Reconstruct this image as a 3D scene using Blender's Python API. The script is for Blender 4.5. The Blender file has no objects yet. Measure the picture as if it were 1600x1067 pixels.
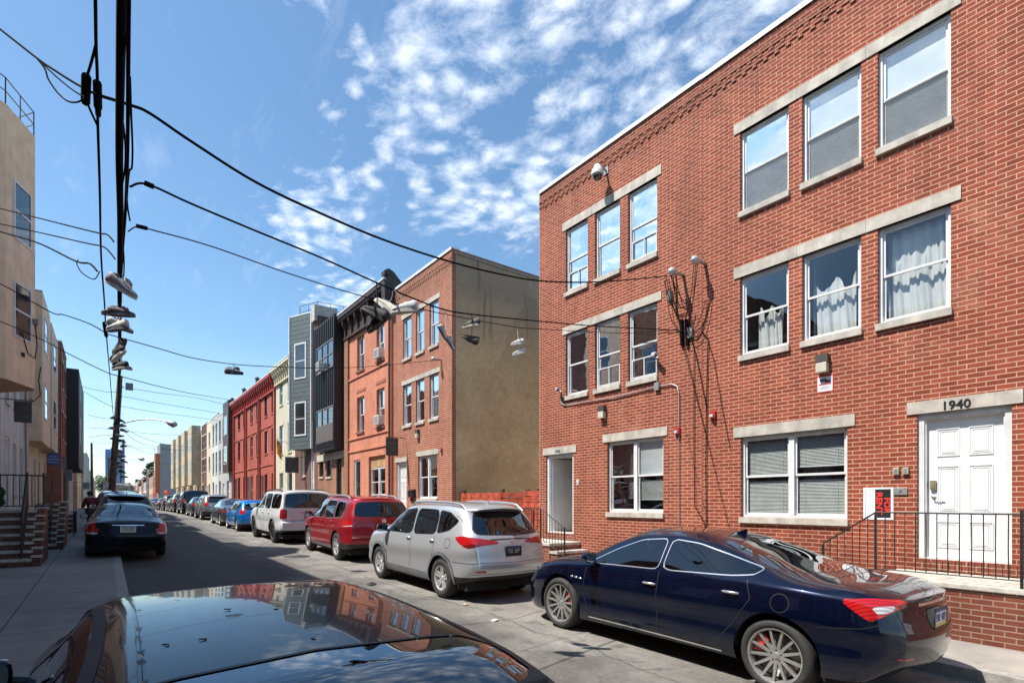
import bpy, math, random
from math import sin, cos, pi, radians, sqrt, atan2
from mathutils import Vector, Matrix, noise
random.seed(7)
S = bpy.context.scene
COL = S.collection

# ---------------------------------------------------------------- camera model (world: X across street, Y along it, Z up)
CZ, F, HX, HY = 1.84, 843.0, 166.0, 784.0
YAW = math.atan((800 - HX) / F)
SA, CA = sin(YAW), cos(YAW)
def gz(y):                                   # the street climbs gently away from the camera, then levels out
    if y <= 40: return .0178 * y
    if y >= 60: return .89
    k = (y - 40) / 20
    return .712 + .0178 * 20 * (k - k * k / 2)
def yx(px, X):                               # Y on the plane x = X seen at column px
    return X * ((F + (800 - HX) ** 2 / F) / (px - HX) - (800 - HX) / F)
def zx(px, py, X):
    return CZ + X * (HY - py) / (CA * (px - HX))
def at(px, py, t):                           # point at depth t along the view
    u = (px - 800) / F
    return Vector((t * (SA + u * CA), t * (CA - u * SA), CZ + t * (HY - py) / F))
def xy(px, Y):                               # X of column px at distance Y
    u = (px - 800) / F
    return Y * (SA + u * CA) / (CA - u * SA)

# ---------------------------------------------------------------- object helpers
ORG = {}
def tag(o, label=None, cat=None, group=None, kind=None):
    if label: o['label'] = label
    if cat: o['category'] = cat
    if group: o['group'] = group
    if kind: o['kind'] = kind
    return o
def thing(name, label, cat, loc=(0, 0, 0), rz=0, group=None, rx=0, ry=0):
    o = bpy.data.objects.new(name, None); COL.objects.link(o)
    o.location = loc; o.rotation_euler = (rx, ry, rz); o.empty_display_size = .2
    ORG[o.name] = Vector(loc)
    return tag(o, label, cat, group)

class MB:
    """mesh collector: several shapes joined into one mesh object"""
    def __init__(s): s.v = []; s.f = []; s.m = []; s.sm = []
    def add(s, vs, fs, mi=0, smooth=False):
        b = len(s.v); s.v += [tuple(p) for p in vs]
        for f in fs: s.f.append(tuple(b + i for i in f)); s.m.append(mi); s.sm.append(smooth)
        return s
    def box(s, x0, x1, y0, y1, z0, z1, mi=0):
        if x0 > x1: x0, x1 = x1, x0
        if y0 > y1: y0, y1 = y1, y0
        if z0 > z1: z0, z1 = z1, z0
        return s.add([(x0, y0, z0), (x1, y0, z0), (x1, y1, z0), (x0, y1, z0), (x0, y0, z1), (x1, y0, z1), (x1, y1, z1), (x0, y1, z1)],
                     [(0, 3, 2, 1), (4, 5, 6, 7), (0, 1, 5, 4), (1, 2, 6, 5), (2, 3, 7, 6), (3, 0, 4, 7)], mi)
    def quad(s, a, b, c, d, mi=0): return s.add([a, b, c, d], [(0, 1, 2, 3)], mi)
    def prism(s, poly, z0, z1, mi=0, axis='z'):
        n = len(poly)
        def P(p, h): return (p[0], p[1], h) if axis == 'z' else ((h, p[0], p[1]) if axis == 'x' else (p[0], h, p[1]))
        vs = [P(p, z0) for p in poly] + [P(p, z1) for p in poly]
        fs = [tuple(range(n - 1, -1, -1)), tuple(range(n, 2 * n))] + [(i, (i + 1) % n, n + (i + 1) % n, n + i) for i in range(n)]
        return s.add(vs, fs, mi)
    def tube(s, pts, r, n=6, mi=0, cap=True, smooth=True):
        pts = [Vector(p) for p in pts]; k = len(pts); vs = []; prev = None
        for i, p in enumerate(pts):
            t = (pts[min(i + 1, k - 1)] - pts[max(i - 1, 0)])
            if t.length < 1e-9: t = Vector((0, 0, 1))
            t.normalize()
            if prev is None:
                a = Vector((0, 0, 1)) if abs(t.z) < .9 else Vector((1, 0, 0))
                e = t.cross(a).normalized()
            else:
                e = prev - t * prev.dot(t)
                e = e.normalized() if e.length > 1e-6 else t.orthogonal().normalized()
            prev = e; g = t.cross(e); rr = r[i] if isinstance(r, (list, tuple)) else r
            for j in range(n):
                a = 2 * pi * j / n; vs.append(p + e * (rr * cos(a)) + g * (rr * sin(a)))
        fs = [(i * n + j, i * n + (j + 1) % n, (i + 1) * n + (j + 1) % n, (i + 1) * n + j) for i in range(k - 1) for j in range(n)]
        s.add(vs, fs, mi, smooth)
        if cap: s.add(vs[:n], [tuple(range(n - 1, -1, -1))], mi); s.add(vs[-n:], [tuple(range(n))], mi)
        return s
    def lathe(s, prof, c=(0, 0, 0), axis='z', n=24, mi=0, smooth=True, closed=False):
        vs = []
        for (r, h) in prof:
            for j in range(n):
                a = 2 * pi * j / n; p, q = r * cos(a), r * sin(a)
                vs.append((c[0] + p, c[1] + q, c[2] + h) if axis == 'z' else ((c[0] + h, c[1] + p, c[2] + q) if axis == 'x' else (c[0] + p, c[1] + h, c[2] + q)))
        k = len(prof); R = range(k if closed else k - 1)
        fs = [(i * n + j, i * n + (j + 1) % n, ((i + 1) % k) * n + (j + 1) % n, ((i + 1) % k) * n + j) for i in R for j in range(n)]
        return s.add(vs, fs, mi, smooth)
    def ball(s, c, r, n=10, mi=0, sc=(1, 1, 1)):
        vs = []; k = n // 2 + 1
        for i in range(k + 1):
            th = pi * i / k
            for j in range(n):
                a = 2 * pi * j / n
                vs.append((c[0] + r * sc[0] * sin(th) * cos(a), c[1] + r * sc[1] * sin(th) * sin(a), c[2] + r * sc[2] * cos(th)))
        fs = [(i * n + j, (i + 1) * n + j, (i + 1) * n + (j + 1) % n, i * n + (j + 1) % n) for i in range(k) for j in range(n)]
        return s.add(vs, fs, mi, True)
    def move(s, d):
        s.v = [(p[0] + d[0], p[1] + d[1], p[2] + d[2]) for p in s.v]; return s
    def xf(s, M):
        s.v = [tuple(M @ Vector(p)) for p in s.v]; return s
    def build(s, name, mats, parent=None, local=False, sharp=None, bevel=0):
        me = bpy.data.meshes.new(name)
        o = ORG.get(parent.name, Vector()) if parent is not None and not local else Vector()
        me.from_pydata([(p[0] - o.x, p[1] - o.y, p[2] - o.z) for p in s.v], [], s.f)
        if not isinstance(mats, (list, tuple)): mats = [mats]
        for m in mats: me.materials.append(m)
        me.polygons.foreach_set('material_index', s.m); me.polygons.foreach_set('use_smooth', s.sm)
        me.validate(); me.update()
        if sharp is not None:
            me.set_sharp_from_angle(angle=radians(sharp))
        ob = bpy.data.objects.new(name, me); COL.objects.link(ob)
        if bevel:
            b = ob.modifiers.new('bevel', 'BEVEL'); b.width = bevel; b.segments = 2; b.limit_method = 'ANGLE'
        if parent is not None:
            ob.parent = parent; ORG[ob.name] = o if not local else Vector()
        else: ORG[ob.name] = Vector()
        return ob

def text_mb(txt, size, M, mi=0, extrude=.004, align='CENTER', mb=None, bold=0.0):
    cu = bpy.data.curves.new('lettering', 'FONT'); cu.body = txt; cu.size = size; cu.extrude = extrude
    cu.align_x = align; cu.align_y = 'CENTER'; cu.offset = bold; cu.resolution_u = 3
    ob = bpy.data.objects.new('lettering', cu); COL.objects.link(ob)
    bpy.context.view_layer.update()
    me = bpy.data.meshes.new_from_object(ob.evaluated_get(bpy.context.evaluated_depsgraph_get()))
    mb = mb or MB()
    mb.add([M @ v.co for v in me.vertices], [tuple(p.vertices) for p in me.polygons], mi)
    bpy.data.objects.remove(ob); bpy.data.curves.remove(cu); bpy.data.meshes.remove(me)
    return mb
def facing(loc, ex, ez):                     # matrix whose local x runs along ex, local y along ez
    ex = Vector(ex).normalized(); ez = Vector(ez).normalized(); n = ex.cross(ez)
    M = Matrix((ex, ez, n)).transposed().to_4x4(); M.translation = Vector(loc); return M

# ---------------------------------------------------------------- materials
def newmat(name):
    m = bpy.data.materials.new(name); m.use_nodes = True; nt = m.node_tree
    for n in list(nt.nodes): nt.nodes.remove(n)
    out = nt.nodes.new('ShaderNodeOutputMaterial')
    return m, nt, out
class N:
    def __init__(s, nt): s.nt = nt
    def __call__(s, typ, ins=None, **kw):
        n = s.nt.nodes.new(typ)
        for k, v in kw.items(): setattr(n, k, v)
        for k, v in (ins or {}).items():
            if isinstance(v, bpy.types.NodeSocket): s.nt.links.new(v, n.inputs[k])
            else: n.inputs[k].default_value = v
        return n
    def math(s, op, a, b=None, c=None):
        n = s.nt.nodes.new('ShaderNodeMath'); n.operation = op
        for i, v in enumerate((a, b, c)):
            if v is None: continue
            if isinstance(v, bpy.types.NodeSocket): s.nt.links.new(v, n.inputs[i])
            else: n.inputs[i].default_value = v
        return n.outputs[0]
    def mix(s, f, a, b, blend='MIX'):
        n = s.nt.nodes.new('ShaderNodeMix'); n.data_type = 'RGBA'; n.blend_type = blend
        for i, v in ((0, f), (6, a), (7, b)):
            if isinstance(v, bpy.types.NodeSocket): s.nt.links.new(v, n.inputs[i])
            else: n.inputs[i].default_value = (v if not isinstance(v, tuple) or len(v) == 4 else (*v, 1))
        return n.outputs[2]
    def ramp(s, f, stops):
        n = s.nt.nodes.new('ShaderNodeValToRGB'); e = n.color_ramp.elements
        while len(e) < len(stops): e.new(.5)
        for k, (p, c) in zip(e, stops): k.position = p; k.color = (c, c, c, 1) if not isinstance(c, tuple) else (*c, 1)
        s.nt.links.new(f, n.inputs[0]); return n.outputs[0]
    def noise(s, vec, scale, detail=3, rough=.55):
        return s('ShaderNodeTexNoise', {'Vector': vec, 'Scale': scale, 'Detail': detail, 'Roughness': rough}).outputs[0]
def wall_uv(n):
    """world position laid flat on whichever wall plane the face belongs to"""
    g = n('ShaderNodeNewGeometry'); p = n('ShaderNodeSeparateXYZ', {0: g.outputs['Position']}); q = n('ShaderNodeSeparateXYZ', {0: g.outputs['True Normal']})
    ax = n.math('ABSOLUTE', q.outputs[0]); sel = n.math('GREATER_THAN', ax, .6)
    u = n.math('ADD', n.math('MULTIPLY', p.outputs[1], sel), n.math('MULTIPLY', p.outputs[0], n.math('SUBTRACT', 1, sel)))
    az = n.math('GREATER_THAN', n.math('ABSOLUTE', q.outputs[2]), .7)
    v = n.math('ADD', n.math('MULTIPLY', p.outputs[2], n.math('SUBTRACT', 1, az)), n.math('MULTIPLY', p.outputs[1], az))
    return n('ShaderNodeCombineXYZ', {0: u, 1: v}).outputs[0], g.outputs['Position'], p
def bsdf(n, out, **k):
    b = n('ShaderNodeBsdfPrincipled', {kk.replace('_', ' '): v for kk, v in k.items()})
    n.nt.links.new(b.outputs[0], out.inputs[0]); return b
def c4(c): return (*c, 1) if len(c) == 3 else c
MATS = {}
def plain(name, col, rough=.6, metal=0.0, var=.12, scale=6.0, bump=0.0, coat=0.0, spec=.5, bscale=None, streak=0):
    if name in MATS: return MATS[name]
    m, nt, out = newmat(name); n = N(nt)
    pos = n('ShaderNodeNewGeometry').outputs['Position'] if True else None
    f = n.noise(pos, scale, 4)
    d = tuple(max(0, x * (1 - var * 1.6)) for x in col[:3]); l = tuple(min(1, x * (1 + var)) for x in col[:3])
    c = n.mix(n.ramp(f, [(.3, 0.), (.7, 1.)]), c4(d), c4(l))
    if streak:
        mp = n('ShaderNodeMapping', {'Vector': pos, 'Scale': (3., 3., .35)})
        st = n.ramp(n.noise(mp.outputs[0], 1.5, 5, .6), [(.42, 1.), (.7, 1 - streak)])
        c = n.mix(1., c, st, 'MULTIPLY')
    b = bsdf(n, out, Base_Color=c, Roughness=rough, Metallic=metal)
    b.inputs['Coat Weight'].default_value = coat; b.inputs['Coat Roughness'].default_value = .04
    b.inputs['Specular IOR Level'].default_value = spec
    if bump:
        bp = n('ShaderNodeBump', {'Height': n.noise(pos, bscale or scale * 6, 4, .6), 'Strength': bump, 'Distance': .02})
        nt.links.new(bp.outputs[0], b.inputs['Normal'])
    MATS[name] = m; return m
def brick(name, c1, c2, mortar, bw=.203, rh=.0677, ms=.0074, bump=.6, dirt=.15, z0=0., paint=False):
    if name in MATS: return MATS[name]
    m, nt, out = newmat(name); n = N(nt); uv, pos, sp = wall_uv(n)
    wob = n('ShaderNodeVectorMath', {0: n('ShaderNodeTexNoise', {'Vector': uv, 'Scale': 9., 'Detail': 2.}).outputs['Color'], 1: (.5, .5, .5)}, operation='SUBTRACT')
    uvw = n('ShaderNodeVectorMath', {0: wob.outputs[0], 1: (.004, .004, 0), 2: uv}, operation='MULTIPLY_ADD').outputs[0]
    uvw = n('ShaderNodeVectorMath', {0: uvw, 1: (50., 40. + z0, 0)}, operation='ADD').outputs[0]
    t = n('ShaderNodeTexBrick', {'Vector': uvw, 'Color1': (0, 0, 0, 1), 'Color2': (1, 1, 1, 1), 'Mortar': (.5, .5, .5, 1), 'Scale': 1., 'Mortar Size': ms, 'Mortar Smooth': .15, 'Brick Width': bw, 'Row Height': rh, 'Bias': 0.})
    big = n.noise(pos, .55, 4, .6); fine = n.noise(pos, 60, 3, .6); mid = n.noise(pos, 9, 3)
    k = n.math('ADD', n.math('MULTIPLY', t.outputs[0], .75), n.math('MULTIPLY', mid, .35))
    bc = n.mix(n.ramp(k, [(.05, 0.), (.95, 1.)]), c4(c1), c4(c2))
    bc = n.mix(.16, bc, n.mix(n.ramp(fine, [(.3, 0.), (.7, 1.)]), c4(tuple(x * .55 for x in c1)), c4(tuple(min(1, x * 1.35) for x in c2))))
    mc = n.mix(n.ramp(mid, [(.3, 0.), (.7, 1.)]), c4(tuple(x * .82 for x in mortar)), c4(mortar))
    c = n.mix(t.outputs[1], bc, mc)
    c = n.mix(n.ramp(big, [(.35, dirt), (.62, 0.)]), c, c4(tuple(x * .5 for x in c1)))
    smear = n.ramp(n.noise(pos, .9, 5, .68), [(.58, 0.), (.72, .20)]); c = n.mix(n.math('MULTIPLY', smear, n.ramp(fine, [(.3, .3), (.6, 1.)])), c, c4(mortar))
    soot = n.ramp(n.noise(n('ShaderNodeMapping', {'Vector': pos, 'Location': (7, 3, 1)}).outputs[0], .8, 5, .66), [(.57, 0.), (.74, .20)]); c = n.mix(soot, c, c4(tuple(x * .38 for x in c1)))
    st = n('ShaderNodeMapping', {'Vector': pos, 'Scale': (2.2, 2.2, .22)})
    c = n.mix(1., c, n.ramp(n.noise(st.outputs[0], 1.3, 5, .62), [(.4, 1.), (.75, .74)]), 'MULTIPLY')
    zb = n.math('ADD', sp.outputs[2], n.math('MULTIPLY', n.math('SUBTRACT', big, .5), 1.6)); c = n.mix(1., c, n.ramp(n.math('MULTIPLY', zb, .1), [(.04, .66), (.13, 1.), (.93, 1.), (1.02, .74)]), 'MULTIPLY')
    b = bsdf(n, out, Base_Color=c, Roughness=.85); b.inputs['Specular IOR Level'].default_value = .25
    h = n.math('SUBTRACT', n.math('MULTIPLY', fine, .25), t.outputs[1])
    bp = n('ShaderNodeBump', {'Height': h, 'Strength': bump, 'Distance': .008}); nt.links.new(bp.outputs[0], b.inputs['Normal'])
    MATS[name] = m; return m
def siding(name, col, pitch, vertical=False, rough=.5, metal=0.0, gap=.08):
    m, nt, out = newmat(name); n = N(nt); uv, pos, sp = wall_uv(n)
    s = n('ShaderNodeSeparateXYZ', {0: uv}); w = s.outputs[0] if vertical else s.outputs[1]
    fr = n.math('FRACT', n.math('DIVIDE', n.math('ADD', w, 100.), pitch))
    prof = n.ramp(fr, [(0., 0.), (gap, 1.), (.97, .72 if not vertical else 1.), (1., 0.)])
    nz = n.noise(pos, 3, 4)
    c = n.mix(n.ramp(nz, [(.3, 0.), (.7, 1.)]), c4(tuple(x * .85 for x in col)), c4(tuple(x * 1.1 for x in col)))
    b = bsdf(n, out, Base_Color=c, Roughness=rough, Metallic=metal)
    bp = n('ShaderNodeBump', {'Height': prof, 'Strength': 1., 'Distance': .03}); nt.links.new(bp.outputs[0], b.inputs['Normal'])
    MATS[name] = m; return m
def glass(name, tint=(.75, .8, .8), refl=1.0, rough=.0, wav=.0):
    """window glass: reflects by Fresnel, lets tinted light through"""
    m, nt, out = newmat(name); n = N(nt)
    fr = n('ShaderNodeFresnel', {'IOR': 1.52}); k = n.math('MINIMUM', n.math('MULTIPLY_ADD', fr.outputs[0], 1.7 * refl, .0), 1.)
    tr = n('ShaderNodeBsdfTransparent', {'Color': c4(tint)}); gl = n('ShaderNodeBsdfGlossy', {'Color': (.92, .96, 1, 1), 'Roughness': rough})
    if wav:
        g = n('ShaderNodeNewGeometry').outputs['Position']
        bp = n('ShaderNodeBump', {'Height': n.noise(g, 1.6, 2), 'Strength': wav, 'Distance': .05})
        nt.links.new(bp.outputs[0], gl.inputs['Normal'])
    mx = n('ShaderNodeMixShader', {0: k, 1: tr.outputs[0], 2: gl.outputs[0]}); nt.links.new(mx.outputs[0], out.inputs[0])
    MATS[name] = m; return m
def carpaint(name, col, metal=.0, rough=.35, flake=0.0, dust=.05, coat=1.0):
    m, nt, out = newmat(name); n = N(nt)
    tc = n('ShaderNodeTexCoord').outputs['Object']; g = n('ShaderNodeNewGeometry')
    du = n.ramp(n.noise(tc, 5., 5, .65), [(.45, 0.), (.8, dust)])
    sp = n.ramp(n.noise(tc, 130., 2, .5), [(.70, 0.), (.74, dust * 3.)])
    sz = n('ShaderNodeSeparateXYZ', {0: tc})
    low = n.math('MULTIPLY', n.ramp(sz.outputs[2], [(.2, 1.), (.62, 0.)]), dust * 2.2)
    k = n.math('MINIMUM', n.math('ADD', n.math('ADD', du, low), sp), 1.)
    base = n.mix(k, c4(col), (.30, .28, .25, 1))
    base = n.mix(g.outputs['Backfacing'], base, (.012, .012, .013, 1))
    b = bsdf(n, out, Base_Color=base, Metallic=metal, Roughness=n.math('MULTIPLY_ADD', k, .5, rough))
    b.inputs['Specular IOR Level'].default_value = .12; b.inputs['Coat Weight'].default_value = coat; b.inputs['Coat Roughness'].default_value = .02; b.inputs['Coat IOR'].default_value = 1.5
    MATS[name] = m; return m
def lens(name, col, em=0):
    m, nt, out = newmat(name); n = N(nt)
    tc = n('ShaderNodeTexCoord').outputs['Object']
    w = n('ShaderNodeTexWave', {'Vector': tc, 'Scale': 14., 'Distortion': .3}, bands_direction='DIAGONAL').outputs['Fac']
    c = n.mix(n.ramp(w, [(.2, 0.), (.8, 1.)]), c4(tuple(x * .55 for x in col)), c4(col))
    b = bsdf(n, out, Base_Color=c, Roughness=.18); b.inputs['Coat Weight'].default_value = 1.; b.inputs['Coat Roughness'].default_value = .02
    MATS[name] = m; return m

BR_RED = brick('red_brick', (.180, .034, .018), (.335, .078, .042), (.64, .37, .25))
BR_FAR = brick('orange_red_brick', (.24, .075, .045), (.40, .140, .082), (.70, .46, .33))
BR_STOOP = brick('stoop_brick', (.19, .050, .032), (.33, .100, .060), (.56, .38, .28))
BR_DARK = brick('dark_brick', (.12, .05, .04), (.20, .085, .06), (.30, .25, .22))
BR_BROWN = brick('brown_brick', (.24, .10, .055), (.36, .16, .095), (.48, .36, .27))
BR_PAINT = brick('orange_painted_brick', (.56, .205, .125), (.67, .285, .185), (.52, .195, .12), bump=.35, dirt=.30, ms=.004)
BR_PRED = brick('red_painted_brick', (.39, .094, .066), (.48, .135, .096), (.36, .086, .062), bump=.3, dirt=.25, ms=.004)
BR_CREAM = brick('cream_painted_brick', (.60, .55, .42), (.68, .63, .49), (.56, .51, .39), bump=.3, dirt=.2, ms=.004)
STONE = plain('limestone', (.50, .455, .39), .8, var=.14, scale=5, bump=.15, streak=.28)
CONC = plain('concrete_cap', (.50, .46, .40), .85, var=.18, scale=7, bump=.3, streak=.1)
WHITE = plain('white_vinyl', (.70, .70, .69), .4, var=.08, scale=4, streak=.12)
WHITE_D = plain('white_door_paint', (.74, .74, .735), .35, var=.05, scale=3, streak=.10)
BLACK = plain('black_metal', (.012, .012, .013), .45, var=.1)
IRON = plain('wrought_iron', (.018, .017, .016), .5, var=.3, scale=20)
RUBBER = plain('cable_rubber', (.008, .008, .009), .8, var=.2, spec=.08)
GREYM = plain('galvanised_steel', (.42, .42, .42), .42, metal=.6, var=.15, scale=12)
GALV_D = plain('grey_painted_metal', (.22, .22, .21), .5, var=.2, scale=9)
ROOM = plain('room_plaster', (.16, .15, .14), .9, var=.15)
ROOF = plain('roof_tar', (.06, .06, .06), .9, var=.2)
BLIND = plain('blind_white', (.58, .58, .55), .55, var=.08)
CURT = plain('curtain_cloth', (.62, .61, .59), .9, var=.06)
SHADE = plain('roller_shade', (.74, .75, .75), .85, var=.06, scale=3)
GLASS = glass('window_glass', (.88, .92, .92), 1.0, wav=.05)
GLASS_F = glass('far_window_glass', (.45, .5, .52), 1.5, wav=.05)
# ---------------------------------------------------------------- ground, road, pavements
KL, KR, XR, XL = .30, 7.0, 9.46, -2.75
YS = [-60, -30, -15, -8, -4, 0, 3, 6, 9, 12, 16, 20, 25, 30, 35, 40, 42, 45, 48, 51, 54, 57, 60, 70, 90, 120, 160, 220, 300]
def strip(name, x0, x1, dz, mat, ys=YS, kind='structure', side=0):
    mb = MB()
    for a, b in zip(ys, ys[1:]):
        mb.quad((x0, a, gz(a) + dz), (x1, a, gz(a) + dz), (x1, b, gz(b) + dz), (x0, b, gz(b) + dz))
    return tag(mb.build(name, mat), kind=kind)
def m_asphalt():
    m, nt, out = newmat('asphalt'); n = N(nt); g = n('ShaderNodeNewGeometry').outputs['Position']
    sp = n.noise(g, 160, 2, .7); md = n.noise(g, 1.1, 5, .62)
    mp = n('ShaderNodeMapping', {'Vector': g, 'Scale': (1.3, .12, 1)}); tr = n.noise(mp.outputs[0], 1.4, 4)
    c = n.mix(n.ramp(sp, [(.32, 0.), (.7, 1.)]), (.10, .092, .081, 1), (.37, .343, .305, 1))
    sx = n('ShaderNodeSeparateXYZ', {0: g}); lane_shade = n.math('MULTIPLY_ADD', md, 1.6, n.math('SUBTRACT', sx.outputs[0], .8))
    c = n.mix(1., c, n.ramp(n.math('MULTIPLY', lane_shade, .1), [(.30, .22), (.48, 1.0)]), 'MULTIPLY')  # left lane: darker asphalt, deepened further to paint in the building shade
    c = n.mix(1., c, n.ramp(md, [(.3, .62), (.7, 1.12)]), 'MULTIPLY')
    c = n.mix(1., c, n.ramp(tr, [(.3, .80), (.65, 1.05)]), 'MULTIPLY')
    vw = n('ShaderNodeVectorMath', {0: g, 1: n('ShaderNodeTexNoise', {'Vector': g, 'Scale': 1.2, 'Detail': 4.}).outputs['Color']}, operation='ADD').outputs[0]
    v = n('ShaderNodeTexVoronoi', {'Vector': vw, 'Scale': .42}, feature='DISTANCE_TO_EDGE')
    gate = n.ramp(n.noise(g, .25, 2), [(.48, 0.), (.56, 1.)])
    cr = n.math('MULTIPLY', n.math('LESS_THAN', v.outputs[0], .008), gate)
    c = n.mix(n.math('MULTIPLY', cr, .45), c, (.03, .028, .026, 1))
    wx = n.math('MULTIPLY_ADD', n.noise(g, .5, 4), .9, sx.outputs[0]); seam = n.math('MAXIMUM', n.math('LESS_THAN', n.math('ABSOLUTE', n.math('SUBTRACT', wx, 5.05)), .016), n.math('LESS_THAN', n.math('ABSOLUTE', n.math('SUBTRACT', n.math('MULTIPLY_ADD', n.noise(g, .7, 4), 1.1, sx.outputs[1]), 7.1)), .018))
    c = n.mix(n.math('MULTIPLY', seam, .6), c, (.035, .033, .03, 1))
    oil = n.ramp(n.noise(g, 2.3, 3), [(.62, 0.), (.72, .6)]); c = n.mix(oil, c, (.05, .047, .043, 1))
    c = n.mix(1., c, n.ramp(n.noise(g, 14, 4, .65), [(.3, .82), (.7, 1.12)]), 'MULTIPLY'); lt = n.ramp(n.noise(g, 38, 2), [(.72, 0.), (.76, .5)]); c = n.mix(lt, c, (.5, .48, .44, 1))
    b = bsdf(n, out, Base_Color=c, Roughness=.85)
    bp = n('ShaderNodeBump', {'Height': sp, 'Strength': .35, 'Distance': .006}); nt.links.new(bp.outputs[0], b.inputs['Normal'])
    return m
def m_pave(name, col, pitch=1.5):
    m, nt, out = newmat(name); n = N(nt); g = n('ShaderNodeNewGeometry').outputs['Position']; s = n('ShaderNodeSeparateXYZ', {0: g})
    j = n.math('LESS_THAN', n.math('FRACT', n.math('DIVIDE', n.math('ADD', s.outputs[1], 60.37), pitch)), .014 / pitch)
    j2 = n.math('LESS_THAN', n.math('ABSOLUTE', n.math('SUBTRACT', s.outputs[0], -1.02)), .009); j = n.math('MAXIMUM', j, j2)
    cell = n('ShaderNodeTexWhiteNoise', {'W': n.math('FLOOR', n.math('DIVIDE', n.math('ADD', s.outputs[1], 60.37), pitch))}, noise_dimensions='1D').outputs[0]
    f = n.noise(g, 1.4, 6, .62); fine = n.noise(g, 90, 3)
    c = n.mix(n.ramp(f, [(.3, 0.), (.7, 1.)]), c4(tuple(x * .68 for x in col)), c4(tuple(x * 1.1 for x in col)))
    c = n.mix(1., c, n.ramp(cell, [(0., .86), (1., 1.1)]), 'MULTIPLY'); c = n.mix(1., c, n.ramp(fine, [(.3, .85), (.7, 1.05)]), 'MULTIPLY')
    sp = n.ramp(n.noise(g, 6.5, 3), [(.68, 0.), (.73, .5)]); c = n.mix(sp, c, (.09, .085, .08, 1))
    c = n.mix(j, c, (.05, .047, .042, 1))
    b = bsdf(n, out, Base_Color=c, Roughness=.85)
    bp = n('ShaderNodeBump', {'Height': n.math('SUBTRACT', n.math('MULTIPLY', fine, .3), j), 'Strength': .5, 'Distance': .01}); nt.links.new(bp.outputs[0], b.inputs['Normal'])
    return m
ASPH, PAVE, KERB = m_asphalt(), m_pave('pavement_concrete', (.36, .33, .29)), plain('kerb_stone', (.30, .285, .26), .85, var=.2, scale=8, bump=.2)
mb = MB(); gy = [-3000, -300] + YS + [400, 700, 1500, 4000]
for a, b in zip(gy, gy[1:]):
    za, zb = (gz(max(a, -60)) - .14, gz(max(b, -60)) - .14)
    for x0, x1 in ((-3000, -300), (-300, -40), (-40, -2.75), (-2.75, 9.46), (9.46, 50), (50, 300), (300, 3000)):
        mb.quad((x0, a, za), (x1, a, za), (x1, b, zb), (x0, b, zb))
tag(mb.build('ground', plain('dry_earth', (.16, .14, .11), .95, var=.3, scale=.6)), kind='structure')
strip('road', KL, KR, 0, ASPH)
strip('left_pavement', -2.9, KL - .15, .12, m_pave('shaded_pavement_concrete', (.27, .245, .215))); strip('right_pavement', KR + .15, XR + .1, .12, PAVE)  # left pavement is a darker copy, its shade put into the colour
for nm, a, b in (('left_kerb', KL - .15, KL), ('right_kerb', KR, KR + .15)):
    mb = MB()
    for i, (p, q) in enumerate(zip(YS, YS[1:])):
        k = max(1, int((q - p) / 2.)) if q < 100 else 1
        for j in range(k):
            u, v = p + (q - p) * j / k, p + (q - p) * (j + 1) / k - .012
            P = [(a, u), (b, u), (b, v), (a, v)]
            vs = [(x, y, gz(y) - .1) for x, y in P] + [(x, y, gz(y) + .122) for x, y in P]
            mb.add(vs, [(0, 3, 2, 1), (4, 5, 6, 7), (0, 1, 5, 4), (1, 2, 6, 5), (2, 3, 7, 6), (3, 0, 4, 7)])
    tag(mb.build(nm, KERB), kind='structure')

# ---------------------------------------------------------------- walls and windows
def wall_grid(mb, xp, s, y0, y1, z0, z1, ops, depth=.11, mi=0, rmi=None):
    ys = sorted({y0, y1, *[o[0] for o in ops], *[o[1] for o in ops]}); zs = sorted({z0, z1, *[o[2] for o in ops], *[o[3] for o in ops]})
    for a, b in zip(ys, ys[1:]):
        for c, d in zip(zs, zs[1:]):
            m = ((a + b) / 2, (c + d) / 2)
            if any(o[0] < m[0] < o[1] and o[2] < m[1] < o[3] for o in ops): continue
            q = [(xp, a, c), (xp, b, c), (xp, b, d), (xp, a, d)]
            mb.quad(*(q if s > 0 else q[::-1]), mi=mi)
    xi = xp - s * depth
    for a, b, c, d in [o[:4] for o in ops]:
        r = mi if rmi is None else rmi
        mb.quad((xp, a, c), (xi, a, c), (xi, a, d), (xp, a, d), mi=r); mb.quad((xp, b, c), (xi, b, c), (xi, b, d), (xp, b, d), mi=r)
        mb.quad((xp, a, d), (xi, a, d), (xi, b, d), (xp, b, d), mi=r); mb.quad((xp, a, c), (xi, a, c), (xi, b, c), (xp, b, c), mi=r)
def shell(parent, xp, s, y0, y1, z0, z1, ops, mat, depth=.11, deep=10., side=None, top=True, roofz=None, name='wall'):
    mb = MB(); wall_grid(mb, xp, s, y0, y1, z0, z1, ops, depth)
    xb = xp - s * deep; sm = 1 if side else 0
    for y in (y0, y1): mb.quad((xp, y, z0), (xb, y, z0), (xb, y, z1), (xp, y, z1), mi=sm)
    mb.quad((xb, y0, z0), (xb, y1, z0), (xb, y1, z1), (xb, y0, z1), mi=sm)
    w = mb.build(name, [mat] + ([side] if side else []), parent)
    if top:
        rz = roofz or z1 - .35
        MB().quad((xp - s * .02, y0, rz), (xb, y0, rz), (xb, y1, rz), (xp - s * .02, y1, rz)).build('roof', ROOF, parent)
    return w
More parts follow.
